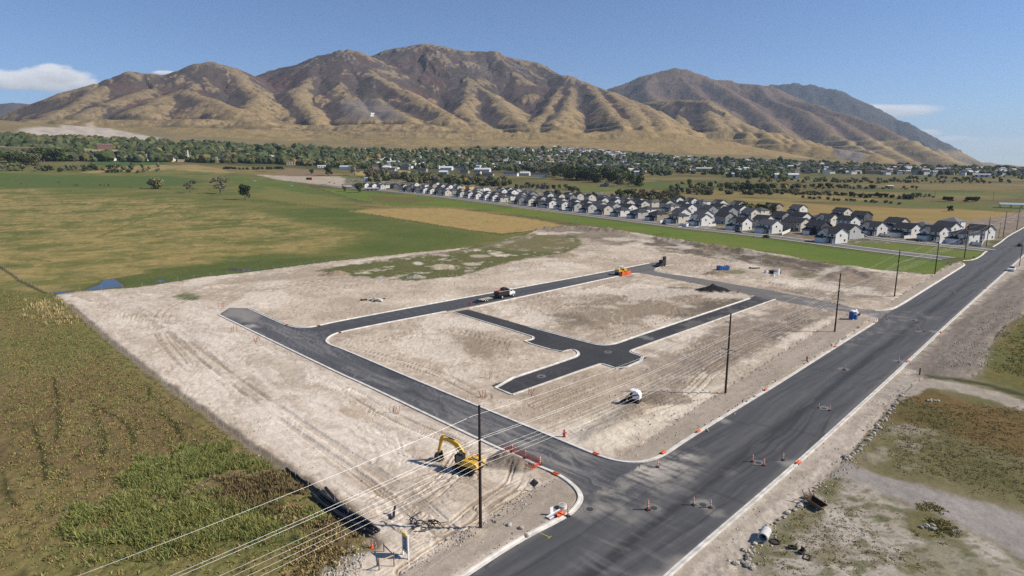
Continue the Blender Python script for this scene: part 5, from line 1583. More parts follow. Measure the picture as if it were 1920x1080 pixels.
def town_box(x, y, z, w, d, h, rz, wall, roof):
    c, sn = math.cos(rz), math.sin(rz)
    pts = [(-w, -d, -1), (w, -d, -1), (w, d, -1), (-w, d, -1), (-w, -d, h), (w, -d, h), (w, d, h), (-w, d, h)]
    n = len(tv)
    for p in pts: tv.append((x + p[0] * c - p[1] * sn, y + p[0] * sn + p[1] * c, z + p[2])); tt.append(wall)
    for q in ((0, 1, 5, 4), (1, 2, 6, 5), (2, 3, 7, 6), (3, 0, 4, 7)): tf.append(tuple(n + i for i in q))
    n = len(tv)
    for p in [(-w - .4, -d - .4, h), (w + .4, -d - .4, h), (w + .4, d + .4, h), (-w - .4, d + .4, h), (-w - .4, 0, h + d * .5), (w + .4, 0, h + d * .5)]:
        tv.append((x + p[0] * c - p[1] * sn, y + p[0] * sn + p[1] * c, z + p[2])); tt.append(roof)
    for q in ((0, 1, 5, 4), (2, 3, 4, 5)): tf.append(tuple(n + i for i in q))
    n2 = n
    tf.append((n2 + 1, n2 + 2, n2 + 5, n2 + 5)); tf.append((n2 + 3, n2 + 0, n2 + 4, n2 + 4))


for (x0, x1, yt0, yt1, yb0, yb1, cnt) in [(930, 1240, 279, 292, 312, 318, 480), (1040, 1190, 277, 289, 284, 296, 150), (640, 950, 283, 283, 318, 318, 230), (1180, 1420, 296, 302, 322, 325, 150), (1400, 1920, 303, 319, 325, 330, 300), (0, 640, 262, 284, 300, 306, 100), (1180, 1300, 289, 297, 297, 303, 60)]:
    for _ in range(cnt):
        t = tr.random(); a = x0 + (x1 - x0) * t
        b = tr.uniform(yt0 + (yt1 - yt0) * t, yb0 + (yb1 - yb0) * t)
        p = G(a, b); k = tr.random()
        wl = tr.choice([(.70, .69, .66), (.6, .56, .48), (.45, .44, .42), (.75, .75, .74), (.35, .28, .22)])
        rf = tr.choice([(.05, .05, .055), (.12, .11, .11), (.30, .29, .28), (.62, .62, .62), (.10, .08, .07)])
        w = tr.uniform(5, 9) * (2.2 if k > .94 else 1)
        town_box(p.x, p.y, gz(p.x, p.y), w, tr.uniform(4, 6), tr.uniform(4.5, 8.5), tr.choice([-.3, 1.27, .2, -.8]) + tr.uniform(-.1, .1), wl, rf)
M_town = mat_attr('town_walls_and_roofs', .85, (.3, .05), (1, .05), 0)
me = bpy.data.meshes.new('far_town_houses'); me.from_pydata(tv, [], [tuple(dict.fromkeys(q)) for q in tf])
at_ = me.attributes.new('tint', 'FLOAT_COLOR', 'POINT'); at_.data.foreach_set('color', np.concatenate([np.array(tt), np.ones((len(tt), 1))], 1).astype(np.float32).ravel())
me.materials.append(M_town)
tag(link('far_town_houses', me), kind='stuff')

# the block letter on the hillside: whitewashed stones laid on the slope
p0 = onslope(698, 220)
lm = MB()
r_ = Vector((p0.y, -p0.x, 0)).normalized()


def lay_patch(mb, quad):
    vs = []
    n = 6
    for i in range(n + 1):
        for j in range(n + 1):
            u, v = i / n, j / n
            a = (quad[0][0] * (1 - u) + quad[1][0] * u) * (1 - v) + (quad[3][0] * (1 - u) + quad[2][0] * u) * v
            b = (quad[0][1] * (1 - u) + quad[1][1] * u) * (1 - v) + (quad[3][1] * (1 - u) + quad[2][1] * u) * v
            q = onslope(a, b); vs.append((q.x, q.y, q.z + 1.6))
    fs = [(i * (n + 1) + j, (i + 1) * (n + 1) + j, (i + 1) * (n + 1) + j + 1, i * (n + 1) + j + 1) for i in range(n) for j in range(n)]
    mb.add(vs, fs)


lay_patch(lm, [(694.6, 212.2), (702.8, 212.2), (702.4, 214.8), (695.2, 214.8)])
lay_patch(lm, [(696.2, 214.8), (700.2, 214.8), (699.8, 217.0), (696.0, 217.0)])
lay_patch(lm, [(694.6, 217.0), (701.3, 217.0), (701.6, 219.2), (693.6, 219.2)])
o = lm.build('hillside_letter', mat('whitewashed_stone', (.6, .6, .59), .9, .05, .2))
tag(o, 'white block letter laid on the grey stony hillside', 'letter')

# ------------------------------------------------------------------ trees
M_bark = mat('bark', (.10, .08, .062), .95, .2, 4)


def leafmat(name, c, ov=.28):
    m = mat(name, c, .75, .35, .35, spec=.15, objvar=ov)
    nt = m.node_tree
    b = nt.nodes['Principled BSDF']
    return m


LEAF = {'dark green': leafmat('leaf_dark_green', (0.053, 0.074, 0.028)), 'green': leafmat('leaf_green', (0.078, 0.102, 0.033)), 'olive': leafmat('leaf_olive', (0.185, 0.18, 0.085)), 'grey-green': leafmat('leaf_grey_green', (0.205, 0.19, 0.13)),
        'yellowing': leafmat('leaf_yellowing', (0.264, 0.178, 0.046)), 'brown-green': leafmat('leaf_brown_green', (0.18, 0.145, 0.09))}


def leafcloud(lobes, n, size, seed, flat=.8):
    """leaf clumps spread through the crown: small tilted quads, denser towards the outside of each lobe"""
    g = np.random.default_rng(seed)
    wts = np.array([l[3] ** 2 for l in lobes]); wts = wts / wts.sum()
    k = g.choice(len(lobes), n, p=wts)
    L = np.array(lobes)[k]
    d = g.normal(size=(n, 3)); d /= np.linalg.norm(d, axis=1)[:, None]
    r = g.uniform(.25, 1, n) ** .45
    c = L[:, :3] + d * (r * L[:, 3])[:, None] * np.array([1, 1, flat])
    a = g.normal(size=(n, 3)) * .7 + d; a /= np.linalg.norm(a, axis=1)[:, None]
    b = np.cross(a, g.normal(size=(n, 3))); b /= np.linalg.norm(b, axis=1)[:, None]
    e = np.cross(a, b)
    s = size * g.uniform(.55, 1.3, n)[:, None]
    v = np.stack([c - b * s, c + e * s * .7, c + b * s, c - e * s * .7], 1).reshape(-1, 3)
    v[:, 2] = np.maximum(v[:, 2], .05)
    return v, np.arange(n * 4).reshape(-1, 4)


def crown_lobes(kind, seed):
    g = random.Random(seed)
    if kind == 'round':
        return [(0, 0, .55, .30)] + [(.26 * math.cos(a) * g.uniform(.6, 1.2), .26 * math.sin(a) * g.uniform(.6, 1.2), g.uniform(.24, .80), g.uniform(.15, .23)) for a in [i * .9 for i in range(7)]]
    if kind == 'tall':
        return [(g.uniform(-.05, .05), g.uniform(-.05, .05), z, r) for z, r in ((.25, .12), (.4, .16), (.55, .16), (.7, .13), (.84, .09))]
    if kind == 'shrub':
        return [(.40 * math.cos(a) * g.uniform(.2, 1), .40 * math.sin(a) * g.uniform(.2, 1), g.uniform(.10, .66), g.uniform(.20, .32)) for a in [i * .8 for i in range(9)]]
    return [(g.uniform(-.38, .38), g.uniform(-.38, .38), g.uniform(.36, .9), g.uniform(.09, .18)) for _ in range(15)]   # open, gappy


def trunk_mesh(kind, seed):
    g = random.Random(seed); m = MB()
    if kind == 'shrub':
        for i in range(5):
            a = i * 1.3; m.tube([(0, 0, -.03), (.12 * math.cos(a), .12 * math.sin(a), .2), (.35 * math.cos(a), .35 * math.sin(a), .45)], [.02, .015, .006], 4)
        return m.mesh('trunk', M_bark)
    m.tube([(0, 0, -.03), (.01, 0, .2), (.02, .01, .5), (.0, .02, .75)], [.034, .026, .018, .007], 6)
    for i in range(5):
        a = i * 1.3 + g.random(); z = .24 + .07 * i; l = g.uniform(.18, .32) if kind != 'tall' else .08
        m.tube([(.01, 0, z), (l * .5 * math.cos(a), l * .5 * math.sin(a), z + .12), (l * math.cos(a), l * math.sin(a), z + .25)], [.016, .01, .004], 5)
    return m.mesh('trunk', M_bark)


CROWNS = {}
for kind, n, sz in (('round', 850, .060), ('tall', 650, .045), ('shrub', 800, .075), ('open', 620, .045)):
    for v in range(3):
        vv, ff = leafcloud(crown_lobes(kind, 20 + v), n, sz, 50 + v, .85)
        CROWNS[kind, v] = (np_mesh('crown', vv, ff, LEAF['green'], smooth=False), trunk_mesh(kind, v))
tree_n = [0]


def tree(px, py, h, kind, leaf, label, group=None, at=None, wide_=1.0, cat=None):
    p = W(px, py) if at is None else at
    v = tree_n[0] % 3; tree_n[0] += 1
    sc = (p.xy.length / 1187.0) if h > 0 else 1
    H_ = h * sc if h > 0 else -h
    nm = 'shrub' if kind == 'shrub' else 'tree'
    r = thing(nm, label, cat or nm, p, hr.uniform(0, 6.28), group)
    cm, tm = CROWNS[kind, v]
    c = link('crown', cm, r); t = link('trunk', tm, r)
    c.material_slots[0].link = 'OBJECT'; c.material_slots[0].material = LEAF[leaf]
    r.scale = (H_ * wide_, H_ * wide_, H_)
    return r


# the lone trees of the pasture
tree(296, 354, 21, 'shrub', 'olive', 'broad olive bush on the ditch, leftmost of the pasture trees', wide_=1.1, cat='tree')
tree(357, 362, 21, 'open', 'grey-green', 'small bare-branched tree second from left in the pasture')
tree(413, 363, 29, 'open', 'grey-green', 'largest open-crowned tree in the pasture, third from left', wide_=1.1)
tree(460, 374.5, 29, 'round', 'dark green', 'dark rounded tree on two stems, rightmost in the pasture', wide_=.85)
tree(673, 361, 18, 'round', 'green', 'round green tree beside the blue-roofed shed', wide_=1.1)
tree(646, 359, 11, 'round', 'olive', 'small olive tree left of the round green tree')
tree(1683, 429, 21, 'round', 'brown-green', 'round brown-green tree rising behind the lane houses')
tree(616, 329, 18, 'round', 'dark green', 'dark round tree behind the building pad'); tree(665, 329, 20, 'open', 'grey-green', 'tall grey-green tree left of the yellow stubble')
tree(585, 327, 10, 'round', 'green', 'small green tree beside the plowed field')
tree(1781, 396.5, 9.5, 'round', 'dark green', 'lone round bush in the gold field at right', wide_=1.2)
tree(1721, 371, 9, 'round', 'olive', 'yellow-olive bush alone in the far right pasture', wide_=1.2)
for a, b, h in ((1773, 378, 9), (1782, 378, 8), (1815, 379, 9), (1824, 379, 9), (1831, 378, 8)):
    tree(a, b, h, 'round', 'dark green', 'dark bush in the paired clumps of the far right pasture', 'dark clumps in the far right pasture', wide_=1.5)
tr2 = random.Random(3)


def band(pts, n, hmin, hmax, kinds, leaves, label, group, spread=2.0, wide_=1.2, cat=None):
    """n trees scattered along a line in the photograph"""
    xs = [p[0] for p in pts]; ys = [p[1] for p in pts]
    t = np.linspace(0, 1, len(pts))
    for i in range(n):
        u = (i + tr2.uniform(0, 1)) / n
        a = float(np.interp(u, t, xs)); b = float(np.interp(u, t, ys)) + tr2.uniform(-spread, spread)
        tree(a, b, tr2.uniform(hmin, hmax), tr2.choice(kinds), tr2.choice(leaves), f"{label}, {ORD[i]} from left", group, wide_=wide_ * tr2.uniform(.85, 1.25), cat=cat)


band([(15, 306), (40, 308), (70, 310)], 9, 14, 20, ['round'], ['green', 'olive'], 'green tree in the big clump at far left', 'clump at far left', 3)
band([(72, 302), (90, 302), (110, 303)], 7, 17, 22, ['round', 'shrub'], ['dark green', 'green'], 'dense dark green tree beside the school', 'trees by the school', 1.5, 1.3)
band([(5, 319), (30, 319), (90, 322), (140, 320), (170, 319), (180, 318)], 15, 7, 11, ['shrub', 'round'], ['grey-green', 'dark green'], 'low bush along the top of the left pasture', 'bushes above the left pasture', 1.5, 1.0)
band([(195, 323), (225, 323), (270, 324)], 9, 4, 6, ['shrub'], ['dark green', 'olive'], 'low hedge bush below the yellow mound', 'hedge below the mound', .8, 1.2)
band([(205, 319), (215, 318), (225, 319)], 3, 9, 11, ['round'], ['dark green', 'olive'], 'small bush at the left of the yellow mound', 'bushes by the mound')
band([(415, 317), (470, 318), (528, 317)], 18, 4, 6, ['shrub'], ['dark green'], 'dark hedge bush along the left paddock', 'hedge along the left paddock', .6, 1.2)
band([(690, 334), (740, 336), (800, 340), (850, 344), (900, 347), (950, 349)], 34, 11, 19, ['shrub', 'open', 'round'], ['grey-green', 'olive', 'brown-green'], 'grey-green tree in the pale thicket behind the houses', 'pale thicket behind the houses', 4, .95)
band([(960, 352), (1010, 354), (1060, 357), (1085, 360)], 16, 9, 14, ['shrub', 'round'], ['olive', 'grey-green', 'dark green'], 'olive bush along the near side of the green paddock', 'bushes by the green paddock', 2.5, 1.0)
band([(1040, 333), (1075, 337), (1110, 340), (1160, 344), (1200, 347)], 24, 18, 27, ['round', 'open', 'shrub'], ['dark green', 'olive', 'dark green', 'green'], 'tall dark tree in the belt behind the barn', 'tree belt behind the barn', 2.5, .9)
band([(1000, 328), (1040, 330), (1075, 331)], 10, 16, 24, ['open', 'round'], ['grey-green', 'olive'], 'pale tall tree at the left end of the barn belt', 'pale trees left of the barn', 2, .8)
band([(1150, 365), (1200, 371), (1240, 373), (1270, 374)], 20, 11, 17, ['round', 'shrub'], ['dark green', 'brown-green', 'olive'], 'dark bush between the barn and the houses', 'bushes between barn and houses', 3, 1.0)
band([(1255, 361), (1290, 363), (1325, 365), (1335, 366)], 14, 9, 13, ['shrub', 'round'], ['olive', 'grey-green'], 'olive bush in the rough ground beyond the houses', 'bushes in the rough ground', 1.5, 1.0)
band([(1385, 358), (1410, 359), (1440, 360)], 9, 12, 17, ['round', 'shrub'], ['dark green', 'green'], 'dense dark tree in the clump of the right fields', 'dark clump in the right fields', 1.2, 1.1)
band([(1390, 363), (1430, 363), (1480, 362), (1495, 361)], 13, 6, 10, ['shrub'], ['olive', 'grey-green'], 'pale bush in front of the dark clump', 'pale bushes in the right fields', 1.2, 1.2)
band([(1350, 352), (1370, 355), (1385, 357)], 6, 8, 13, ['round', 'shrub'], ['olive', 'dark green'], 'bush left of the dark clump', 'bushes left of the dark clump', 1.5, 1.1)
band([(1388, 395), (1410, 397), (1435, 399), (1455, 400)], 11, 12, 19, ['shrub', 'open'], ['olive', 'brown-green', 'dark green'], 'tall bush in the hedge at the corner of the estate', 'hedge at the corner of the estate', 1.5, .8)
band([(1510, 364), (1540, 365), (1600, 367)], 12, 5, 8, ['shrub'], ['olive', 'dark green'], 'low bush along the first field line at right', 'first field line', 1, 1.3)
band([(1590, 369), (1640, 371), (1700, 373), (1710, 374)], 16, 6, 9, ['shrub', 'round'], ['dark green', 'green'], 'dark bush along the gold field at right', 'dark hedge along the gold field', 1, 1.3)
band([(1500, 372), (1560, 375), (1620, 379), (1690, 383)], 16, 4, 6, ['shrub'], ['grey-green', 'olive'], 'small pale bush on the edge of the gold field', 'pale bushes on the gold field', 1, 1.3)
band([(1370, 349), (1420, 350), (1500, 351), (1560, 352), (1640, 354)], 22, 5, 9, ['shrub', 'round'], ['olive', 'dark green'], 'bush in the scattered line of the right meadows', 'bushes of the right meadows', 1.5, 1.3)
band([(1530, 340), (1580, 342), (1640, 343), (1700, 340)], 18, 4, 6, ['shrub'], ['olive', 'grey-green'], 'far bush in the right meadows', 'far bushes of the right meadows', 2, 1.3)

# the wooded town: one mass of far crowns
ico_v = []
import bmesh
bm = bmesh.new(); bmesh.ops.create_icosphere(bm, subdivisions=2, radius=1.0); bm.verts.ensure_lookup_table()
ICO = np.array([v.co[:] for v in bm.verts]); ICOF = np.array([[v.index for v in f.verts] for f in bm.faces]); bm.free()
bm = bmesh.new(); bmesh.ops.create_icosphere(bm, subdivisions=1, radius=1.0); bm.verts.ensure_lookup_table()
ICO1 = np.array([v.co[:] for v in bm.verts]); ICO1F = np.array([[v.index for v in f.verts] for f in bm.faces]); bm.free()
fv = []; ff_ = []; ft = []; nv = 0
gF = np.random.default_rng(9)
pal = 1.6 * np.array([(.036, .046, .020), (.045, .056, .022), (.060, .064, .028), (.040, .048, .026), (.075, .070, .036), (.13, .085, .028), (.085, .075, .03)])


def wood(x0, x1, top0, top1, bot0, bot1, cnt, h0, h1, w=(.32, .3, .16, .12, .06, .015, .025)):
    global nv
    for _ in range(cnt):
        t = gF.random(); a = x0 + (x1 - x0) * t
        b = (top0 + (top1 - top0) * t) + ((bot0 + (bot1 - bot0) * t) - (top0 + (top1 - top0) * t)) * gF.random() ** .9
        p = G(a, b); s = p.length / 1187.0
        hh = gF.uniform(h0, h1) * s * (.75 if gF.random() < .4 else 1.0)
        big = h1 >= 9 and p.length < 2300
        bv, bf = (ICO, ICOF) if big else (ICO1, ICO1F)
        sc = np.array([hh * gF.uniform(.38, .75), hh * gF.uniform(.38, .75), hh * .52])
        n = gF.uniform(.72, 1.28, len(bv))[:, None]
        v = bv * n * sc + np.array([p.x, p.y, gz(p.x, p.y) + hh * .47])
        fv.append(v); ff_.append(bf + nv); nv += len(bv)
        c = pal[gF.choice(len(pal), p=w)] * gF.uniform(.75, 1.3)
        ft.append(np.repeat(c[None], len(bv), 0) * gF.uniform(.7, 1.35, len(bv))[:, None])


wood(-120, 640, 256, 284, 300, 309, 900, 9, 15)
wood(-120, 320, 258, 270, 275, 284, 260, 8, 12)
wood(560, 960, 283, 288, 312, 322, 480, 6, 12)
wood(640, 1050, 282, 280, 300, 302, 420, 5, 9)
wood(930, 1260, 284, 296, 322, 330, 640, 5, 11)
wood(1180, 1480, 296, 303, 322, 334, 520, 4, 10)
wood(1400, 1990, 305, 320, 324, 331, 900, 4, 8)
wood(1300, 1600, 297, 306, 305, 312, 200, 3, 6)
wood(440, 700, 300, 312, 304, 318, 90, 9, 14, (.2, .25, .15, .1, .1, .1, .1))
wood(420, 480, 296, 300, 304, 308, 40, 8, 13, (.1, .1, .1, .1, .1, .3, .2))
wood(1360, 1480, 326, 330, 334, 338, 50, 7, 12)
wood(1700, 1990, 330, 331, 336, 338, 60, 3, 5)
wood(300, 470, 265, 275, 285, 290, 150, 5, 9)
OL = (.06, .1, .5, .12, .2, .01, .01)
wood(1255, 1500, 341, 347, 366, 366, 80, 4, 10, OL); wood(1480, 1760, 364, 367, 366, 372, 60, 3, 6, OL); wood(1500, 1720, 350, 352, 354, 356, 40, 2, 5, OL); wood(1420, 1900, 334, 338, 342, 345, 130, 3, 6, OL)
wood(1040, 1280, 362, 376, 366, 380, 40, 5, 10, OL); wood(690, 960, 330, 340, 341, 351, 90, 8, 14, OL); wood(0, 300, 308, 312, 321, 322, 60, 3, 8, OL)
M_wood_far = mat_attr('far_foliage', .9, (.5, .3), (1.6, .3), .9, 1.2, .05)
tag(link('town_trees', np_mesh('town_trees', np.concatenate(fv), np.concatenate(ff_), M_wood_far, np.concatenate(ft), smooth=False)), kind='stuff')

# ------------------------------------------------------------------ pole line and wires
M_pole = mat('dark_creosote_pole', (.040, .028, .023), .9, .25, 2)
M_steel = mat('galvanised_steel', (.42, .42, .42), .45, .08, 2, metal=.6)
M_insul = mat('grey_insulator', (.36, .35, .34), .4, .05, 2)
M_wire = mat('bare_aluminium_wire', (.62, .61, .60), .45, .03, 1, metal=.2, spec=.6)
PB = [Vector((-44.9, 21.4)), Vector((-3.54, 63.4)), Vector((38.28, 105.75)), Vector((79.3, 147.77)), Vector((119.3, 189.7)), Vector((159.2, 230.6))]
while len(PB) < 15: PB.append(PB[-1] + Vector((40.6, 41.3)))
LD = Vector((.700, .714)); LN = Vector((.714, -.700))
line_rz = math.atan2(LD.y, LD.x)            # local x along the line, local -y to the road side
ATT = [(-.95, 13.15), (.85, 11.15), (-.25, 10.75), (-1.2, 8.35), (-.42, 8.35), (.42, 8.35), (1.2, 8.35)]   # side offset, height
PH = 14.6
proto = thing('utility_pole', 'x', 'utility pole', (0, 0, 0), line_rz, 'wooden power poles along the main road')
MB().cyl((0, 0, -.5), (0, 0, PH), .20, .13, 10).build('pole', M_pole, proto, smooth=False)
arm = MB().box(0, 0, 8.1, .12, 2.7, .14).build('crossarm', M_wood, proto)
for y in (-1.2, -.42, .42, 1.2): MB().cyl((0, y, 8.17), (0, y, 8.35), .05, .05, 6).build('insulator', M_insul, arm)
bm_ = MB(); bm_.tube([(0, -.8, 8.05), (0, 0, 7.3), (0, .8, 8.05)], .03, 4); bm_.build('brace', M_steel, proto)
for y, z in ((.95, 13.15), (-.85, 11.15), (.25, 10.75)):
    MB().tube([(0, 0, z - .18), (0, y * .9, z - .05), (0, y, z)], [.05, .05, .06], 6).build('insulator', M_insul, proto)
plabels = ['wooden power pole off the lower left corner', 'nearest dark wooden power pole, standing beside the yellow excavator', 'dark wooden power pole behind the white-topped machine, second nearest', 'dark wooden power pole beside the blue toilet, third nearest', 'dark wooden power pole on the bare corner beyond the back road, fourth nearest', 'dark wooden power pole in the end of the green strip, fifth nearest',
           'dark wooden power pole beside the far lawn, sixth nearest', 'dark wooden power pole opposite the last lane house', 'dark wooden power pole beside the far side road', 'dark wooden power pole past the street light', 'dark wooden power pole far along the main road', 'second farthest stretch dark pole along the main road', 'distant dark pole before the hay shelter', 'distant dark pole beyond the hay shelter', 'farthest dark pole of the road line']
for i in range(1, len(PB)):
    o = proto if i == 1 else copy_tree(proto)
    o.location = (PB[i].x, PB[i].y, gz(PB[i].x, PB[i].y)); o['label'] = plabels[i]
wl = ['topmost power wire, on the field side of the poles', 'upper power wire on the road side of the poles', 'middle power wire close to the poles', 'lower crossarm wire nearest the field', 'lower crossarm wire second from the field', 'lower crossarm wire second from the road', 'lower crossarm wire nearest the road']
for k, (y, z) in enumerate(ATT):
    pts = []
    for i in range(len(PB) - 1):
        a, b = PB[i], PB[i + 1]
        for t in np.linspace(0, 1, 13)[:-1]:
            p = a.lerp(b, t) + LN * y
            pts.append((p.x, p.y, z + gz(*a) * (1 - t) + gz(*b) * t - .85 * 4 * t * (1 - t)))
    m = MB(); m.tube(pts, .0125 if k < 3 else .0105, 5)
    o = m.build('power_wire', M_wire); tag(o, wl[k], 'wire', 'overhead power wires')
# far poles in the fields, and the street light
for a, b, h, lab in ((1176, 347, 20, 'thin pole standing in the green paddock'), (1752, 372, 11, 'thin pole in the far right pasture'), (1862, 376, 13, 'thin pole in the pasture nearest the hay shelter'), (1891, 447, 0, None)):
    if lab is None: continue
    p = W(a, b); s = p.xy.length / 1187
    r = thing('field_pole', lab, 'utility pole', p, 0); MB().cyl((0, 0, -.3), (0, 0, h * s), .18, .13, 6).build('pole', M_pole, r); MB().box(0, 0, h * s - .7, 2.0, .12, .14).build('crossarm', M_wood, r)
p = W(1872, 447); r = thing('street_light', 'street light with bright white head beside the far side road', 'street light', p, 2.4)
MB().cyl((0, 0, 0), (0, 0, 9.2), .11, .07, 8).build('pole', M_pole, r); a_ = MB(); a_.tube([(0, 0, 9.1), (.9, 0, 9.5), (1.5, 0, 9.5)], .05, 5); a_.build('arm', M_steel, r); MB().box(1.9, 0, 9.5, 1.3, .6, .3).build('lamp_head', M_trim, r)
for a, b, h, lab in ((1911, 499, 32, 'dark pole on the right verge beside the white pickup'),):
    p = W(a, b); s = p.xy.length / 1187
    r = thing('verge_pole', lab, 'utility pole', p, 0); MB().cyl((0, 0, -.3), (0, 0, h * s), .14, .1, 6).build('pole', M_pole, r); MB().box(0, 0, h * s - .5, .12, 1.4, .12).build('crossarm', M_wood, r)

# ------------------------------------------------------------------ wire fences
M_fpost = mat('grey_fence_post', (.33, .31, .28), .85, .15, 3)
FPOST = MB().cyl((0, 0, -.2), (0, 0, 1.25), .05, .045, 6).mesh('post', M_fpost)


def wirefence(pts, step, label, nw=4, h=1.15):
    p = np.array([G(*q)[:2] for q in pts]); d = np.linalg.norm(np.diff(p, axis=0), axis=1); c = np.concatenate([[0], np.cumsum(d)])
    x0, y0 = p[0]; root = thing('wire_fence', label, 'fence', (x0, y0, gz(x0, y0)))
    zb = gz(x0, y0); tops = []
    for s in np.arange(0, c[-1], step):
        x = np.interp(s, c, p[:, 0]); y = np.interp(s, c, p[:, 1]); z = gz(x, y)
        o = link('post', FPOST, root); o.location = (x - x0, y - y0, z - zb); o.rotation_euler = (hr.uniform(-.06, .06), hr.uniform(-.06, .06), 0)
        tops.append((x - x0, y - y0, z - zb))
    for k in range(nw):
        m = MB(); m.tube([(a, b, z + h * (k + 1) / nw) for a, b, z in tops], .008, 3); m.build('wire', M_steel, root)


wirefence([(112, 562), (200, 634), (300, 714), (400, 786), (470, 840), (560, 898), (640, 956), (668, 985)], 3.3, 'post and wire fence down the left edge of the dirt lot')
wirefence([(150, 545), (250, 539), (370, 521), (500, 505), (600, 492), (690, 482)], 6.0, 'thin wire fence between the pasture and the dirt lot', 3)
wirefence([(0, 497), (40, 527), (105, 557)], 5.0, 'old wire fence slanting across the left pasture to the pond', 2)
# low black silt fence at the toe of the left bank
M_black = mat('black_fabric', (.016, .017, .019), .8, .2, 3)
pts = [(535, 880), (560, 897), (590, 916), (612, 933), (636, 950)]
sf = MB(); q = chaikin([G(*a)[:2] for a in pts], 2)
for i in range(len(q) - 1):
    (xa, ya), (xb, yb) = q[i], q[i + 1]; za, zb = gz(xa, ya), gz(xb, yb)
    sf.add([(xa, ya, za - .1), (xb, yb, zb - .1), (xb, yb, zb + .55 + .1 * math.sin(i * 2)), (xa, ya, za + .55 + .1 * math.sin(i * 2 - 2)), (xa + .03, ya + .03, za - .1), (xb + .03, yb + .03, zb - .1), (xb + .03, yb + .03, zb + .55 + .1 * math.sin(i * 2)), (xa + .03, ya + .03, za + .55 + .1 * math.sin(i * 2 - 2))],
           [(0, 1, 2, 3), (7, 6, 5, 4), (3, 2, 6, 7)])
r = sf.build('silt_fence', M_black); tag(r, 'sagging black silt fence along the foot of the left bank', 'silt fence')
# black drain pipes
M_hdpe = mat('black_ribbed_pipe', (.014, .015, .018), .45, .15, 4, spec=.5)
nd_ = (G(705, 1008) - G(600, 922)).normalized(); sd_ = Vector((nd_.y, -nd_.x, 0))
for k, (o_, zz, la, lb) in enumerate([(-.75, .22, 0, 1.0), (-.27, .22, .03, .96), (.22, .22, .08, 1.0), (.7, .22, 0, .9), (-.02, .60, .06, .92)]):
    a = G(600, 922) + sd_ * o_ ; b = G(700, 1004) + sd_ * o_
    pt = [a.lerp(b, la + (lb - la) * t) + Vector((sd_.x, sd_.y, 0)) * (.5 * math.sin(t * 3.1 + k * .3)) for t in np.linspace(0, 1, 40)]
    m = MB(); m.tube([(p.x, p.y, gz(p.x, p.y) * .5 + zz + .1) for p in pt], [.21 if i % 2 else .185 for i in range(40)], 8)
    o = m.build('drain_pipe', M_hdpe, smooth=True)
    tag(o, ['black ribbed drain pipe on the outside of the bundle', 'black ribbed drain pipe second in the bundle', 'black ribbed drain pipe third in the bundle', 'black ribbed drain pipe at the inner side of the bundle', 'black ribbed drain pipe lying on top of the bundle'][k], 'pipe', 'black drain pipes by the ditch')

# ------------------------------------------------------------------ excavator
M_yel = mat('excavator_yellow', (.62, .36, .022), .45, .10, 1.2, spec=.5)
M_blk = mat('black_rubber', (.016, .016, .017), .75, .2, 4)
M_dsteel = mat('worn_dark_steel', (.075, .065, .055), .6, .25, 3, metal=.3)
M_cabglass = mat('tinted_glass', (.06, .075, .075), .1, .05, 1, spec=.7)
M_chrome = mat('bright_steel', (.6, .6, .6), .25, .05, 1, metal=.9)
ex = thing('excavator', 'yellow tracked excavator with its bucket resting on the ground', 'excavator', W(877, 880), heading((880, 881), (820, 862)))
ex.scale = (.83, .83, .83)
for s in (-1, 1):
    tr_ = MB(); prof = []
    for a in np.linspace(math.pi / 2, 3 * math.pi / 2, 7): prof.append((-1.65 + .43 * math.cos(a), .44 + .43 * math.sin(a)))
    for a in np.linspace(-math.pi / 2, math.pi / 2, 7): prof.append((1.65 + .43 * math.cos(a), .44 + .43 * math.sin(a)))
    tr_.prism(prof, s * 1.2 - .3, s * 1.2 + .3)
    t_ = tr_.build('track', M_blk, ex)
    sh = MB()
    for i in range(17): sh.box(-1.65 + i * .206, s * 1.2, .885, .15, .62, .05)
    sh.build('track_shoes', M_dsteel, t_)
    wh = MB()
    for x in (-1.65, -.9, 0, .9, 1.65): wh.cyl((x, s * 1.2 - .31 * s - .04 * s, .42), (x, s * 1.2 + .34 * s, .42), .27 if abs(x) > 1 else .15, None, 10)
    wh.build('track_wheels', M_dsteel, t_)
MB().box(0, 0, .62, 2.2, 1.9, .5).build('undercarriage', M_dsteel, ex)
MB().cyl((0, 0, .85), (0, 0, 1.08), .65, .65, 14).build('turntable', M_dsteel, ex)
bd = MB(); bd.prism([(1.35, 1.08), (1.35, 1.45), (.3, 1.5), (.2, 2.05), (-1.6, 2.12), (-2.35, 2.0), (-2.62, 1.75), (-2.62, 1.2), (-2.3, 1.08)], -1.3, 1.3)
bd.build('body', M_yel, ex, bevel=.07)
cw = MB(); cw.prism([(-1.9, 1.12), (-1.9, 1.98), (-2.45, 1.94), (-2.74, 1.7), (-2.74, 1.25), (-2.6, 1.12)], -1.33, 1.33); cw.build('counterweight', M_yel, ex, bevel=.1)
hd = MB(); hd.box(-1.1, -.35, 2.2, 1.2, 1.5, .18); hd.build('engine_hood', M_yel, ex, bevel=.04)
MB().cyl((-1.3, -.95, 2.1), (-1.3, -.95, 2.6), .07, .07, 8).build('exhaust', M_blk, ex)
hr1 = MB(); hr1.tube([(.3, -1.2, 1.5), (.3, -1.2, 2.4), (-.8, -1.2, 2.45), (-1.5, -1.2, 2.15)], .025, 5); hr1.build('handrail', M_blk, ex)
cb = MB(); cb.prism([(.1, 1.2), (1.55, 1.2), (1.75, 1.75), (1.55, 2.75), (.9, 2.98), (.12, 2.98)], .33, 1.28); cab_ = cb.build('cab', M_blk, ex, bevel=.05)
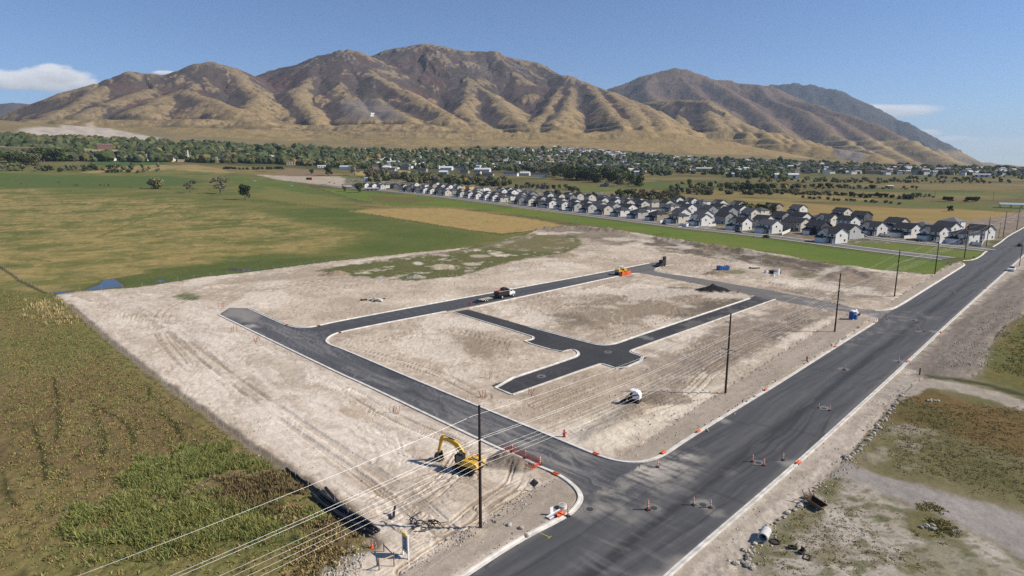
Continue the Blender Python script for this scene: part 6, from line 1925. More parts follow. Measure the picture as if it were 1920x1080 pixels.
for nm, bx in (('door_glass', (.98, 1.3, 2.15, .75, .04, 1.15)), ('side_glass', (.38, 1.3, 2.35, .36, .04, .7)), ('roof_hatch', (.8, .8, 3.0, .7, .6, .04))):
    MB().box(*bx).build(nm, M_cabglass, cab_)
fg = MB(); fg.add([(1.59, .42, 1.55), (1.59, 1.2, 1.55), (1.72, 1.2, 1.8), (1.72, .42, 1.8)], [(0, 1, 2, 3)]); fg.prism([(1.70, 1.85), (1.755, 1.85), (1.60, 2.7), (1.545, 2.7)], .42, 1.2); fg.build('windscreen', M_cabglass, cab_)
# boom: a bent box beam
ctr = [(.55, 1.75), (1.15, 2.75), (2.05, 3.62), (3.1, 4.05), (4.25, 4.12), (5.2, 4.0)]; hts = [.22, .36, .42, .36, .28, .18]


def beam(ctr, hts, y, w):
    m = MB(); n = len(ctr); vs = []
    for i, (x, z) in enumerate(ctr):
        a = ctr[max(i - 1, 0)]; b = ctr[min(i + 1, n - 1)]; tx, tz = b[0] - a[0], b[1] - a[1]; l = math.hypot(tx, tz); nx, nz = -tz / l, tx / l
        for s, yy in ((1, y - w), (1, y + w), (-1, y + w), (-1, y - w)): vs.append((x + s * nx * hts[i], yy, z + s * nz * hts[i]))
    fs = []
    for i in range(n - 1):
        for k in range(4): fs.append((i * 4 + k, i * 4 + (k + 1) % 4, i * 4 + 4 + (k + 1) % 4, i * 4 + 4 + k))
    fs += [(0, 1, 2, 3), tuple(range(4 * n - 1, 4 * n - 5, -1))]
    return m.add(vs, fs)


boom = beam(ctr, hts, -.1, .2).build('boom', M_yel, ex, bevel=.03)
stick = beam([(4.85, 4.75), (5.2, 4.25), (5.55, 3.0), (5.95, 1.45)], [.14, .27, .2, .12], -.1, .16).build('stick', M_yel, ex, bevel=.03)
for nm, a, b, par in (('boom_cylinder', (1.25, 1.45), (2.3, 3.35), boom), ('boom_cylinder', (1.25, 1.45), (2.3, 3.35), boom), ('stick_cylinder', (2.7, 4.38), (4.8, 4.72), boom), ('bucket_cylinder', (5.55, 4.2), (6.1, 2.0), stick)):
    y = -.1 if 'boom_' not in nm else (-.42 if not any(c.name.startswith('boom_cyl') for c in boom.children) else .22)
    c_ = MB(); pa_, pb_ = Vector((a[0], y, a[1])), Vector((b[0], y, b[1])); c_.cyl(pa_, pa_.lerp(pb_, .6), .085, .085, 8); c_.cyl(pa_.lerp(pb_, .6), pb_, .05, .05, 8); c_.build(nm, M_blk if 'stick' in nm else M_yel, par)
bk = MB(); prof = [(5.75, 1.5), (6.15, 1.55), (6.45, 1.1), (6.5, .6), (6.25, .15), (5.85, 0.02), (5.45, .12)]
inner = [(5.80, 1.3), (6.08, 1.35), (6.33, 1.05), (6.37, .62), (6.17, .27), (5.87, .14), (5.5, .22)]
n = len(prof)
for y0, y1 in ((-.75, .55),):
    vs = [(x, y0, z) for x, z in prof] + [(x, y1, z) for x, z in prof] + [(x, y0 + .05, z) for x, z in inner] + [(x, y1 - .05, z) for x, z in inner]
    fs = [(i, i + 1, n + i + 1, n + i) for i in range(n - 1)] + [(2 * n + i + 1, 2 * n + i, 3 * n + i, 3 * n + i + 1) for i in range(n - 1)]
    fs += [tuple(range(n)), tuple(range(2 * n - 1, n - 1, -1))]
    bk.add(vs, fs)
bkt = bk.build('bucket', M_dsteel, ex)
for y in (-.65, -.38, -.1, .18, .45): MB().box(5.35, y, .1, .25, .09, .06).build('tooth', M_dsteel, bkt)
ln = MB(); ln.tube([(5.9, -.1, 1.7), (6.2, -.1, 1.95), (6.15, -.1, 1.5)], .05, 5); ln.build('bucket_link', M_dsteel, ex)
for y in (1.36,): MB().box(1.5, 1.42, 2.5, .06, .2, .35).build('mirror', M_blk, ex)

# ------------------------------------------------------------------ cones, tubes, barricades
M_or = mat('safety_orange', (.66, .115, .03), .6, .14, 2); M_refl = mat('reflective_white', (.78, .78, .76), .4, .04, 2)
M_dkbase = mat('black_base', (.02, .02, .02), .8, .1, 3)


def make_tube():
    r = thing('delineator_post', 'x', 'delineator', (0, 0, 0), 0, 'orange delineator posts on the roads')
    MB().box(0, 0, .04, .45, .45, .08).build('base', M_dkbase, r)
    b = MB(); b.cyl((0, 0, .08), (0, 0, 1.12), .085, .075, 10); b.build('tube', M_or, r)
    for z in (.45, .72, .95): MB().cyl((0, 0, z - .065), (0, 0, z + .065), .09, .09, 10).build('band', M_refl, r)
    return r


dp = make_tube()
dels = [(1214.5, 956, 'tall orange-white delineator post alone near the junction, nearest the camera', 1.25), (1065, 968, 'orange-white delineator post at the corner kerb beside the orange mat', 1.15), (1300, 947, 'dark red delineator post left of the wide chalky patch', 1), (1332, 952, 'delineator post right of the wide chalky patch', 1),
        (1411, 866, 'delineator post left of the ringed manhole', 1), (1432, 873, 'delineator post right of the ringed manhole', 1), (1468, 863, 'delineator post near the right kerb beside the orange mat', 1), (1555, 770, 'delineator post right of the pale manhole patch up the road', 1), (1535, 765, 'delineator post left of the pale manhole patch up the road', .8),
        (1233, 876, 'dark red delineator post in the mouth of the access road', 1), (1583, 694, 'delineator post at the lone manhole mid road', 1), (1713, 601, 'delineator post on the far dusty patch', 1), (1722, 619, 'left delineator post of the far pair', 1), (1733, 622, 'right delineator post of the far pair', 1),
        (1663, 600, 'delineator post where the back road meets the main road', 1), (1685, 679, 'delineator post near the far right kerb mat', 1), (1787, 549, 'single delineator post far up the main road', 1), (1848, 527, 'farthest delineator post on the main road', 1),
        (960, 848, 'delineator post at the far end of the red barrier', 1.2), (985, 859, 'delineator post in the middle of the red barrier', 1.2), (1012, 872, 'delineator post at the near end of the red barrier', 1.3)]
for i, (a, b, lab, sc) in enumerate(dels):
    o = dp if i == 0 else copy_tree(dp)
    p = G(a, b); o.location = (p.x, p.y, .01 if i < 18 else gz(p.x, p.y)); o.scale = (sc * .95, sc * .95, sc * .95); o['label'] = lab; o.rotation_euler = (0, 0, hr.uniform(0, 1.5))
cn = thing('traffic_cone', 'small orange traffic cone by the ends of the black pipes', 'traffic cone', W(697, 1024), 0)
MB().box(0, 0, .03, .42, .42, .06).build('base', M_or, cn); MB().cyl((0, 0, .06), (0, 0, .82), .17, .035, 12).build('cone', M_or, cn); MB().cyl((0, 0, .4), (0, 0, .55), .11, .08, 12).build('band', M_refl, cn)
# orange mats over the kerb inlets
mats = [(1042, 890, 'orange mat on the kerb just past the red barrier'), (1050, 967, 'orange mat on the corner kerb by the delineator'), (1117, 852.5, 'orange mat on the kerb of the opposite corner'), (1244, 850, 'orange mat on the main road kerb past the corner'), (1310, 810.5, 'orange mat on the left kerb, second from the corner'),
        (1436, 732, 'orange mat on the left kerb before the second pole'), (1567, 651, 'orange mat on the left kerb near the blue toilet'), (1641, 605, 'orange mat on the kerb tip at the back road'), (1497, 869, 'orange mat on the right kerb nearest the camera'), (1703, 679, 'orange mat on the right kerb by the disturbed ground'), (1764, 624, 'orange mat on the right kerb farther along'),
        (538, 610, 'orange mat on the upper kerb left of the loop road'), (598, 611.5, 'orange mat on the loop road kerb at the bend'), (637, 624, 'orange mat on the kerb tip at the loop road'), (1850, 541, 'small orange mat far along the right kerb')]
def matmesh():
    g = random.Random(4); m = MB(); vs = []; n = 7; mm = 4
    for i in range(n + 1):
        for j in range(mm + 1): vs.append((i / n * 1.1 - .55, j / mm * .56 - .28, .04 + g.uniform(0, .05) + (.1 if j >= 2 else 0)))
    for i in range(n + 1):
        for j in (0, mm): vs.append((i / n * 1.1 - .55, j / mm * .56 - .28, -.12))
    fs = [(i * (mm + 1) + j, (i + 1) * (mm + 1) + j, (i + 1) * (mm + 1) + j + 1, i * (mm + 1) + j + 1) for i in range(n) for j in range(mm)]
    b = (n + 1) * (mm + 1)
    fs += [(i * (mm + 1), (i + 1) * (mm + 1), b + (i + 1) * 2, b + i * 2) for i in range(n)] + [((i + 1) * (mm + 1) + mm, i * (mm + 1) + mm, b + i * 2 + 1, b + (i + 1) * 2 + 1) for i in range(n)]
    return m.add(vs, fs).mesh('inlet_mat', M_or)
mm_ = matmesh()
for a, b, lab in mats:
    o = link('inlet_mat', mm_); p = G(a, b); o.location = (p.x, p.y, .13)
    main = a > 1040 and a not in (1042, 1117); o.rotation_euler = (0, 0, math.atan2(VH[1], VH[0]) if main else math.atan2(-UH[1], -UH[0]))
    o.scale = (.82, .82, .9)
    if a == 1050: o.scale = (1.05, 1.2, 1.5)
    tag(o, lab, 'inlet mat', 'orange mats on the kerb inlets')
# red mesh barrier round the trench
M_mesh = bpy.data.materials.new('red_mesh'); M_mesh.use_nodes = True
nt = M_mesh.node_tree; b_ = nt.nodes['Principled BSDF']; b_.inputs['Base Color'].default_value = (.60, .075, .04, 1); b_.inputs['Roughness'].default_value = .7
tcm = nd(nt, 'ShaderNodeTexCoord'); vo = nd(nt, 'ShaderNodeTexChecker'); vo.inputs['Scale'].default_value = 9
nt.links.new(tcm.outputs['Object'], vo.inputs['Vector'])
mrm = nd(nt, 'ShaderNodeMapRange'); mrm.inputs[3].default_value = .3; mrm.inputs[4].default_value = .9; nt.links.new(vo.outputs['Fac'], mrm.inputs[0]); nt.links.new(mrm.outputs[0], b_.inputs['Alpha'])
rb = thing('mesh_barrier', 'red plastic mesh barrier sagging round the dug trench', 'barrier', G(982, 864), 0)
p0_ = G(982, 864)


def sheet(mb, base, z0, z1, sag=.12):
    p = np.array([[*(G(*q) - p0_)[:2]] for q in base]); q = chaikin(p, 2); n = len(q)
    vs = []
    for i, (x, y) in enumerate(q):
        for k in range(4): vs.append((x + .04 * math.sin(i * 1.3 + k), y + .04 * math.cos(i * 1.7 + k), z0 + (z1 - z0) * k / 3 - sag * abs(math.sin(i * .8)) * k / 3))
    mb.add(vs, [(i * 4 + k, (i + 1) * 4 + k, (i + 1) * 4 + k + 1, i * 4 + k + 1) for i in range(n - 1) for k in range(3)])


s1 = MB(); sheet(s1, [(950, 846), (960, 849), (985, 860), (1012, 873)], .2, 1.15); s1.build('mesh_sheet', M_mesh, rb)
s2 = MB(); sheet(s2, [(946, 850), (960, 862), (980, 874), (998, 882), (1012, 873)], .05, .75, .25); s2.build('mesh_sheet', M_mesh, rb)
s3 = MB(); sheet(s3, [(946, 850), (948, 846), (950, 846)], .1, 1.0); s3.build('mesh_sheet', M_mesh, rb)
for a, b in ((948, 848), (998, 882), (972, 870)):
    q = G(a, b) - p0_; MB().cyl((q.x, q.y, 0), (q.x, q.y, 1.1), .03, .03, 6).build('stake', M_or, rb)
tz = MB(); tq = [G(*q) - p0_ for q in ((957, 856), (985, 868), (1003, 876), (998, 879), (978, 871), (955, 860))]
tz.add([(q.x, q.y, .02) for q in tq], [tuple(range(6))]); tz.build('trench_floor', mat('dark_trench_earth', (.06, .045, .035), .95, .2, 3), rb)  # flat dark brown sheet laid on the ground where the trench is
rb2 = thing('mesh_barrier', 'faded red mesh barrier on the bend of the loop road beside the yellow roller', 'barrier', G(1173, 516), 0)
p0_ = G(1173, 516)
s1 = MB(); sheet(s1, [(1166, 518), (1170, 516.5), (1177, 515.5), (1183, 514)], .1, 1.6, .2); s1.build('mesh_sheet', M_or, rb2)
for a, b in ((1166.5, 518.5), (1174, 516.5), (1183, 514)):
    q = G(a, b) - p0_; MB().cyl((q.x, q.y, 0), (q.x, q.y, 1.9), .09, .09, 6).build('stake', M_or, rb2)
# survey stakes with orange tape
STK = MB().box(0, 0, .6, .035, .035, 1.3).mesh('survey_stake', mat('stake_wood_orange', (.46, .16, .08), .8, .15, 3))
stake_g = [((743, 774), 5, 'orange survey stake in the bunch left of the access road', 'bunch left of the access road'), ((908, 744), 5, 'orange survey stake in the bunch by the inner road dead end', 'bunch by the inner road dead end'), ((994, 742), 4, 'orange survey stake in the bunch right of the dead end', 'bunch right of the dead end'),
           ((440, 622), 4, 'orange survey stake by the left end of the access road', 'stakes by the access road end'), ((482, 642), 5, 'orange survey stake along the access road edge', 'stakes along the access road'), ((1382, 549), 3, 'rusty stake beside the back road', 'stakes beside the back road'), ((915, 708), 3, 'thin stake on the dirt below the inner road', 'stakes on the inner lot'), ((415, 577), 4, 'small stake at the dirt end of the access road', 'stakes at the road end')]
for (a, b), n, lab, gname in stake_g:
    for k in range(n):
        o = link('survey_stake', STK); p = W(a + hr.uniform(-6, 6), b + hr.uniform(-2.5, 2.5)); o.location = p; o.rotation_euler = (hr.uniform(-.45, .45), hr.uniform(-.45, .45), 0)
        o.scale = (2.2, 2.2, hr.uniform(.9, 1.5)); tag(o, lab, 'stake', gname)
# hydrants
M_red = mat('hydrant_red', (.42, .035, .03), .5, .08, 2)
hy = thing('fire_hydrant', 'red fire hydrant on the kerb of the access road', 'fire hydrant', W(1058, 819), 0, 'fire hydrants')
hb_ = MB(); hb_.cyl((0, 0, 0), (0, 0, .12), .2, .2, 10); hb_.cyl((0, 0, .12), (0, 0, .75), .14, .13, 10); hb_.build('barrel', M_red, hy); MB().cyl((0, 0, .75), (0, 0, .98), .17, .04, 10).build('cap', M_red, hy); MB().cyl((-.26, 0, .55), (.26, 0, .55), .07, .07, 8).build('nozzle', M_red, hy)
for a, b, lab in ((882, 572, 'red fire hydrant on the loop road kerb by the trailer'), (1513, 676, 'dark red fire hydrant behind the main road kerb')):
    o = copy_tree(hy); o.location = W(a, b); o['label'] = lab
hy.scale = (1.2, 1.2, 1.2)

# ------------------------------------------------------------------ signs and timber at the corner
M_signw = mat('sign_white', (.78, .78, .77), .5, .02, 2); M_navy = mat('sign_navy', (.045, .055, .085), .5, .04, 2); M_syel = mat('sign_yellow', (.74, .53, .03), .5, .04, 2); M_sgrey = mat('sign_print', (.27, .29, .34), .5, .04, 2)
pa_, pb_ = G(756, 1039), G(766, 1047.5)
sg = thing('development_sign', 'tall white development notice with yellow top and dark foot on two posts', 'sign', (pa_ + pb_) / 2, math.atan2(pb_.y - pa_.y, pb_.x - pa_.x))
sw = (pb_ - pa_).length
for x in (-sw / 2, sw / 2): MB().box(x, 0, 1.25, .12, .14, 2.75).build('post', M_signw, sg)
pn = MB().box(0, 0, 1.55, sw - .1, .08, 2.05).build('panel', M_signw, sg)
MB().box(0, -.045, 2.43, sw - .1, .012, .28).build('top_band', M_syel, pn); MB().box(0, -.045, .74, sw - .1, .012, .42).build('foot_band', M_navy, pn)
MB().box(0, -.042, 1.62, sw - .16, .008, 1.30).build('print_panel', M_sgrey, pn)
tx = MB()
for i, z in enumerate((2.16, 2.02, 1.9, 1.74, 1.62, 1.5, 1.38, 1.26, 1.14, 1.02)): tx.box(-.04 * (i % 3), -.05, z, (sw - .35) * (.7 + .2 * ((i * 7) % 3 - 1) * .6), .01, .05 if i else .09)
tx.build('printed_lines', M_navy, pn)
MB().box(0, -.055, .74, sw - .4, .008, .12).build('foot_print', M_signw, pn)
MB().box(-.3, 0.0, 2.60, sw - .1, .1, .06).build('cap_rail', M_syel, sg)
# timber barricade
bw = thing('timber_barricade', 'rough timber barricade of three posts and two leaning rails in the near corner', 'barricade', W(727, 1056), 0)
o_ = W(727, 1056)
pp = [W(711, 1070) - o_, W(739, 1062) - o_, W(720, 1034) - o_]
for q, h in zip(pp, (1.15, 1.5, .85)): MB().box(q.x, q.y, q.z + h / 2, .1, .1, h + .3).build('post', M_wood, bw)
M_newwood = mat('fresh_lumber', (.52, .40, .21), .8, .12, 3)
for a, b, za, zb, m_ in ((pp[0], pp[1], 1.0, 1.25, M_newwood), (pp[1], pp[2], 1.3, .75, M_wood)):
    m = MB(); m.tube([(a.x, a.y, a.z + za), (b.x, b.y, b.z + zb)], .075, 4); m.build('rail', m_, bw)
# diamond road sign seen from behind
ds_ = thing('diamond_road_sign', 'dark back of a diamond road sign on a folding stand', 'road sign', W(1001, 919), heading((990, 915), (1012, 914)))
d_ = MB(); a0_ = .62
d_.add([(0, -.02, .62 - .25 + .02), (a0_, -.02, 1.24 - .25), (0, -.02, 1.86 - .25), (-a0_, -.02, 1.24 - .25), (0, .02, .39), (a0_, .02, .99), (0, .02, 1.61), (-a0_, .02, .99)], [(0, 1, 2, 3), (7, 6, 5, 4), (0, 4, 5, 1), (1, 5, 6, 2), (2, 6, 7, 3), (3, 7, 4, 0)])
d_.build('panel', mat('sign_back', (.10, .085, .085), .6, .1, 2), ds_)
m = MB(); m.tube([(-.5, -.04, .99), (.5, -.04, .99)], .02, 4); m.tube([(0, -.04, .4), (0, -.04, 1.6)], .02, 4); m.build('cross_brace', M_blk, ds_)
m = MB(); [m.tube([(0, 0, .45), (x, y, 0)], .02, 4) for x, y in ((.4, .4), (-.4, .4), (.4, -.4), (-.4, -.4))]; m.build('stand', M_blk, ds_)
# concrete ring with lid, leaning card and striped boards
cr = thing('manhole_ring', 'round white concrete manhole ring with a lid beside the corner kerb', 'manhole ring', W(1055, 952), .3)
MB().cyl((0, 0, 0), (0, 0, .42), .52, .50, 18).build('ring', M_kerb, cr); MB().cyl((0, 0, .42), (0, 0, .46), .36, .36, 16).build('lid', mat('pale_iron', (.42, .40, .37), .7, .1, 3), cr); MB().box(-.1, .05, .50, .16, .08, .06).build('lifting_hole', M_blk, cr)
cd = thing('leaning_board', 'small blank white board leaning by the corner kerb', 'board', W(1035, 966), heading((1030, 966), (1040, 962)))
MB().add([(-.22, -.02, 0), (.22, -.02, 0), (.26, .15, .95), (-.18, .15, .95), (-.22, .02, 0), (.22, .02, 0), (.26, .19, .95), (-.18, .19, .95)], [(0, 1, 2, 3), (7, 6, 5, 4), (0, 4, 5, 1), (1, 5, 6, 2), (2, 6, 7, 3), (3, 7, 4, 0)]).build('panel', M_signw, cd)
sb = thing('fallen_barricade', 'fallen barricade of pale lilac and white boards along the corner kerb', 'barricade', W(1040, 966), heading((1031, 971), (1048, 961)))
M_lil = mat('lilac_stripe', (.45, .43, .62), .5, .05, 2)
for k, (y, m_) in enumerate(((-.22, M_signw), (0, M_lil), (.22, M_signw))): MB().box(0, y, .14 + .03 * k, 2.3, .17, .05).build('board', m_, sb)
m = MB(); m.tube([(-1.2, -.4, .04), (-1.1, .4, .2), (-1.0, .45, .3)], .025, 4); m.tube([(1.2, -.4, .04), (1.1, .4, .2)], .025, 4); m.build('leg', M_blk, sb)
m = MB(); m.box(0, 0, .03, 1.1, .09, .06); m.box(.3, .25, .09, .9, .08, .06); o = m.build('timber_scrap', M_dsteel); o.location = W(1030, 886); o.rotation_euler = (0, 0, heading((1022, 884), (1038, 892))); tag(o, 'dark timber offcuts lying inside the kerb near the red barrier', 'timber')
# branch pile with a pipe elbow
bp = thing('branch_pile', 'tangled pile of dark branches and roots on the dirt by the nearest pole', 'branch pile', W(790, 982), 0)
g = random.Random(8)
M_branch = mat('dead_branch', (.055, .045, .037), .95, .25, 4)
for k in range(16):
    a = g.uniform(0, 6.28); l = g.uniform(.8, 2.4); x, y = g.uniform(-1.6, 1.6), g.uniform(-.8, .8)
    pts = [(x, y, .05 + g.uniform(0, .3))]
    for i in range(4): x += math.cos(a) * l / 4; y += math.sin(a) * l / 4; a += g.uniform(-.5, .5); pts.append((x, y, max(.03, pts[-1][2] + g.uniform(-.2, .25))))
    m = MB(); m.tube(pts, [.09 - .016 * i for i in range(5)], 5); m.build('branch', M_branch, bp)
m = MB(); m.tube([(.3, -1.1, .25), (.9, -1.1, .3), (1.0, -1.2, .75), (.5, -1.2, .85), (.3, -1.1, .35)], .1, 6); o = m.build('pipe_collar', mat('pale_plastic', (.46, .42, .34), .6, .1, 3)); o.location = W(787, 985); tag(o, 'pale looped pipe fitting on the branch pile', 'pipe fitting')
m = MB(); m.tube([(0, 0, .1), (.25, .35, .18), (.2, .9, .5), (.3, 1.3, 1.0)], [.16, .17, .15, .12], 7); o = m.build('black_pipe_elbow', M_hdpe); o.location = W(733, 973); tag(o, 'bent black pipe end standing up left of the branch pile', 'pipe')
for a, b, lab in ((873, 975, 'dark lump of broken asphalt beside the nearest pole'), (932, 965, 'dark stone lump at the edge of the graded path')):
    pass

# ------------------------------------------------------------------ vehicles
M_tyre = M_blk; M_vwhite = mat('vehicle_white', (.80, .80, .80), .3, .03, 1, spec=.6); M_vblack = mat('vehicle_black', (.015, .015, .017), .3, .1, 1, spec=.6); M_hub = mat('pale_hub', (.55, .55, .54), .4, .05, 2)


def wheel(root, x, y, r, w, hub=M_hub):
    o = MB().cyl((x, y - w / 2, r), (x, y + w / 2, r), r, r, 14).build('wheel', M_tyre, root)
    MB().cyl((x, y - w / 2 - .02, r), (x, y + w / 2 + .02, r), r * .55, r * .55, 10).build('hub', hub, o)


tk = thing('dump_truck', 'white-cabbed dump truck with black bed on the loop road', 'truck', W(946, 557.5, 0), heading((925, 560), (960, 553.2)))
tk.location.z = .02
MB().box(-.3, 0, .85, 6.8, 1.0, .25).build('frame', M_vblack, tk)
c = MB(); c.prism([(1.2, .75), (3.6, .75), (3.65, 1.35), (3.5, 1.65), (2.55, 1.8), (2.2, 2.65), (1.25, 2.7)], -1.05, 1.05); cb_ = c.build('cab', M_vwhite, tk, bevel=.08)
MB().prism([(2.5, 1.86), (2.56, 1.84), (2.24, 2.58), (2.18, 2.58)], -.9, .9).build('windscreen', M_cabglass, cb_)
for s in (-1, 1): MB().box(1.85, s * 1.06, 2.15, .75, .03, .6).build('side_window', M_cabglass, cb_)
for s in (-.7, .7): MB().box(3.64, s, 1.15, .06, .3, .2).build('headlight', M_refl, cb_)
MB().box(3.66, 0, .95, .1, 1.9, .25).build('bumper', M_vblack, tk)
b = MB(); b.prism([(-3.5, 1.05), (.9, 1.05), (.9, 2.3), (-3.3, 2.2)], -1.18, -1.1); b.prism([(-3.5, 1.05), (.9, 1.05), (.9, 2.3), (-3.3, 2.2)], 1.1, 1.18); b.box(.87, 0, 1.9, .08, 2.28, 1.7); b.box(-3.4, 0, 1.6, .08, 2.2, 1.1); b.box(-1.3, 0, 1.06, 4.3, 2.2, .1)
bed = b.build('dump_bed', M_vblack, tk); MB().box(.55, 0, 2.78, .8, 2.2, .08).build('cab_guard', M_vblack, bed)
for s in (-1, 1): MB().box(-1.2, s * 1.14, 2.30, 4.3, .14, .09).build('side_board', mat('worn_board', (.50, .40, .27), .8, .12, 3), bed)
MB().prism([(-3.2, 1.6), (-1.4, 1.6), (-1.7, 2.35), (-3.0, 2.3)], -.9, .9).build('red_load', mat('faded_red_plastic', (.42, .08, .05), .6, .1, 3), tk)
MB().prism([(-1.2, 1.6), (.6, 1.6), (.5, 3.1), (-.8, 3.0)], -.7, 1.0).build('black_hopper', M_vblack, tk)
for x in (2.75, -1.9):
    for s in (-1, 1): wheel(tk, x, s * .95, .5, .32)
tl = thing('flatbed_trailer', 'low flatbed trailer with tan deck and dark ramps behind the dump truck', 'trailer', W(908, 564.5), heading((890, 568), (925, 560.5))); tl.location.z = .02
dk_ = MB().box(.4, 0, .62, 4.6, 2.1, .12).build('deck', mat('tan_planks', (.36, .31, .25), .85, .15, 2), tl)
for y in (-.8, -.4, 0, .4, .8): MB().box(.4, y, .69, 4.6, .34, .03).build('plank', mat('tan_planks', (.40, .35, .285), .85, .2, 2), dk_)
MB().box(.4, 0, .5, 5.0, 1.6, .16).build('frame', M_vblack, tl); m = MB(); m.tube([(2.8, -.7, .5), (4.5, 0, .55), (2.8, .7, .5)], .06, 5); m.build('tongue', M_vblack, tl)
for y in (-.65, .65):
    m = MB(); m.add([(-1.9, y - .4, .62), (-1.9, y + .4, .62), (-3.9, y + .4, .05), (-3.9, y - .4, .05), (-1.9, y - .4, .72), (-1.9, y + .4, .72), (-3.9, y + .4, .14), (-3.9, y - .4, .14)], [(0, 1, 2, 3), (7, 6, 5, 4), (0, 4, 5, 1), (1, 5, 6, 2), (2, 6, 7, 3), (3, 7, 4, 0)]); m.build('ramp', M_vblack, tl)
for x in (-.5, .4):
    for s in (-1, 1): wheel(tl, x, s * 1.0, .36, .22)
# yellow double drum roller
rl = thing('road_roller', 'yellow twin-drum road roller on the loop road bend', 'road roller', W(1164, 514.6), heading((1155, 516.5), (1172, 513.2))); rl.location.z = .02; rl.scale = (1.25, 1.25, 1.25)
for x in (-1.35, 1.35):
    MB().cyl((x, -.75, .55), (x, .75, .55), .55, .55, 16).build('drum', M_dsteel, rl)
    MB().prism([(x - .8, .95), (x + .8, .95), (x + .65, 1.65), (x - .65, 1.7)], -.78, .78).build('hood', M_yel, rl, bevel=.08)
MB().box(0, 0, 1.05, 1.2, 1.3, .35).build('platform', M_yel, rl); MB().box(-.1, 0, 1.45, .5, .6, .5).build('seat', M_blk, rl)
m = MB(); [m.tube([(x, y, 1.2), (x, y, 2.5)], .04, 5) for x in (-.5, .5) for y in (-.6, .6)]; m.build('roll_bar', M_blk, rl); MB().box(0, 0, 2.52, 1.3, 1.4, .07).build('canopy', M_refl, rl)
# black asphalt paver at the end of the loop road
pv = thing('asphalt_paver', 'black paving machine with raised hopper at the end of the loop road', 'paver', W(1240, 499), heading((1232, 501), (1250, 497))); pv.location.z = .02
MB().box(0, 0, .95, 3.2, 2.2, 1.0).build('body', M_vblack, pv); MB().prism([(-1.2, 1.4), (-3.6, .5), (-3.6, .3), (-1.2, .4)], -1.2, 1.2).build('hopper', M_vblack, pv); MB().box(.2, 0, 2.0, 1.6, 1.6, 1.1).build('engine_cover', M_vblack, pv); MB().box(2.9, .4, 1.9, 1.3, .9, 3.4).build('tack_tank', M_vblack, pv)
for s in (-1, 1):
    for x in (-.9, .9): wheel(pv, x, s * 1.0, .5, .35, M_dsteel)
m = MB(); m.cyl((.4, .4, 2.4), (.4, .4, 3.6), .06, .06, 6); m.build('exhaust', M_dsteel, pv)
# small loader with a white hood
ld = thing('skid_loader', 'small black machine with bright white hood parked on the dirt', 'loader', W(1189, 757), heading((1196, 757), (1180, 752)) + .25)
for s in (-1, 1):
    prof = [(-1.1, .3), (-.85, .02), (.85, .02), (1.1, .3), (.8, .68), (-.8, .68)]
    MB().prism(prof, s * .72 - .2, s * .72 + .2).build('track', M_blk, ld)
MB().box(0, 0, .62, 2.0, 1.1, .6).build('frame', M_dsteel, ld)
MB().prism([(-1.1, .9), (-1.1, 1.75), (-.75, 2.25), (.15, 2.3), (.15, .9)], -.62, .62).build('hood', M_vwhite, ld, bevel=.05)
for s in (-1, 1):
    m = MB(); m.tube([(-1.05, s * .75, 1.75), (.2, s * .75, 1.5), (1.3, s * .72, .9), (1.65, s * .7, .35)], .09, 5); m.build('lift_arm', M_vblack, ld)
m = MB(); m.add([(1.5, -.95, .03), (1.5, .95, .03), (1.5, .95, .75), (1.5, -.95, .75), (2.3, -.95, .03), (2.3, .95, .03)], [(0, 1, 2, 3), (0, 4, 5, 1), (0, 3, 4), (1, 5, 2)]); m.build('bucket', M_dsteel, ld)
MB().box(.45, 0, 1.35, .5, .9, .8).build('operator_station', M_vblack, ld); MB().box(.1, 0, 2.33, 1.1, 1.25, .06).build('canopy', M_vwhite, ld)
# blue dumpster
M_blue = mat('dumpster_blue', (.035, .13, .42), .5, .12, 1.5, spec=.5)
dm = thing('dumpster', 'bright blue open dumpster with debris on the far lot', 'dumpster', W(1355.5, 506), .25)
wl_ = MB()
for q in ((0, -1.1, .85, 4.4, .08, 1.5), (0, 1.1, .85, 4.4, .08, 1.5), (-2.2, 0, .85, .08, 2.2, 1.5), (2.2, 0, .85, .08, 2.2, 1.5), (0, 0, .14, 4.4, 2.2, .1)): wl_.box(*q)
wl_.build('tub', M_blue, dm)
for x in (-1.4, -.5, .5, 1.4): MB().box(x, -1.16, .8, .12, .06, 1.4).build('rib', M_blue, dm)
m = MB(); m.box(-.5, .1, 1.45, 1.5, 1.2, .5, .4); m.box(.9, -.2, 1.5, 1.4, .3, .25, .9); m.build('debris', M_newwood, dm)
# blue portable toilet
M_tblue = mat('toilet_blue', (.015, .085, .27), .45, .08, 1, spec=.5)
tl_ = thing('portable_toilet', 'blue portable toilet with white roof beside the back road corner', 'portable toilet', W(1597.5, 598.5), heading((1590, 600), (1604, 597.5)))
MB().box(0, 0, 1.1, 1.15, 1.2, 2.1).build('cabin', M_tblue, tl_); MB().box(.05, 0, .06, 1.5, 1.4, .12).build('skid', M_kerb, tl_)
rf_ = MB(); rf_.prism_x([(-.65, 2.15), (.65, 2.15), (.55, 2.38), (0, 2.46), (-.55, 2.38)], -.62, .62); rf_.build('roof', M_vwhite, tl_)
dd_ = MB().box(0, -.62, 1.1, .85, .05, 1.85).build('door', M_tblue, tl_); MB().box(.3, -.66, 1.1, .06, .04, .14).build('handle', M_steel, dd_); MB().cyl((-.4, .4, 2.3), (-.4, .4, 2.65), .05, .05, 6).build('vent_pipe', M_vwhite, tl_)
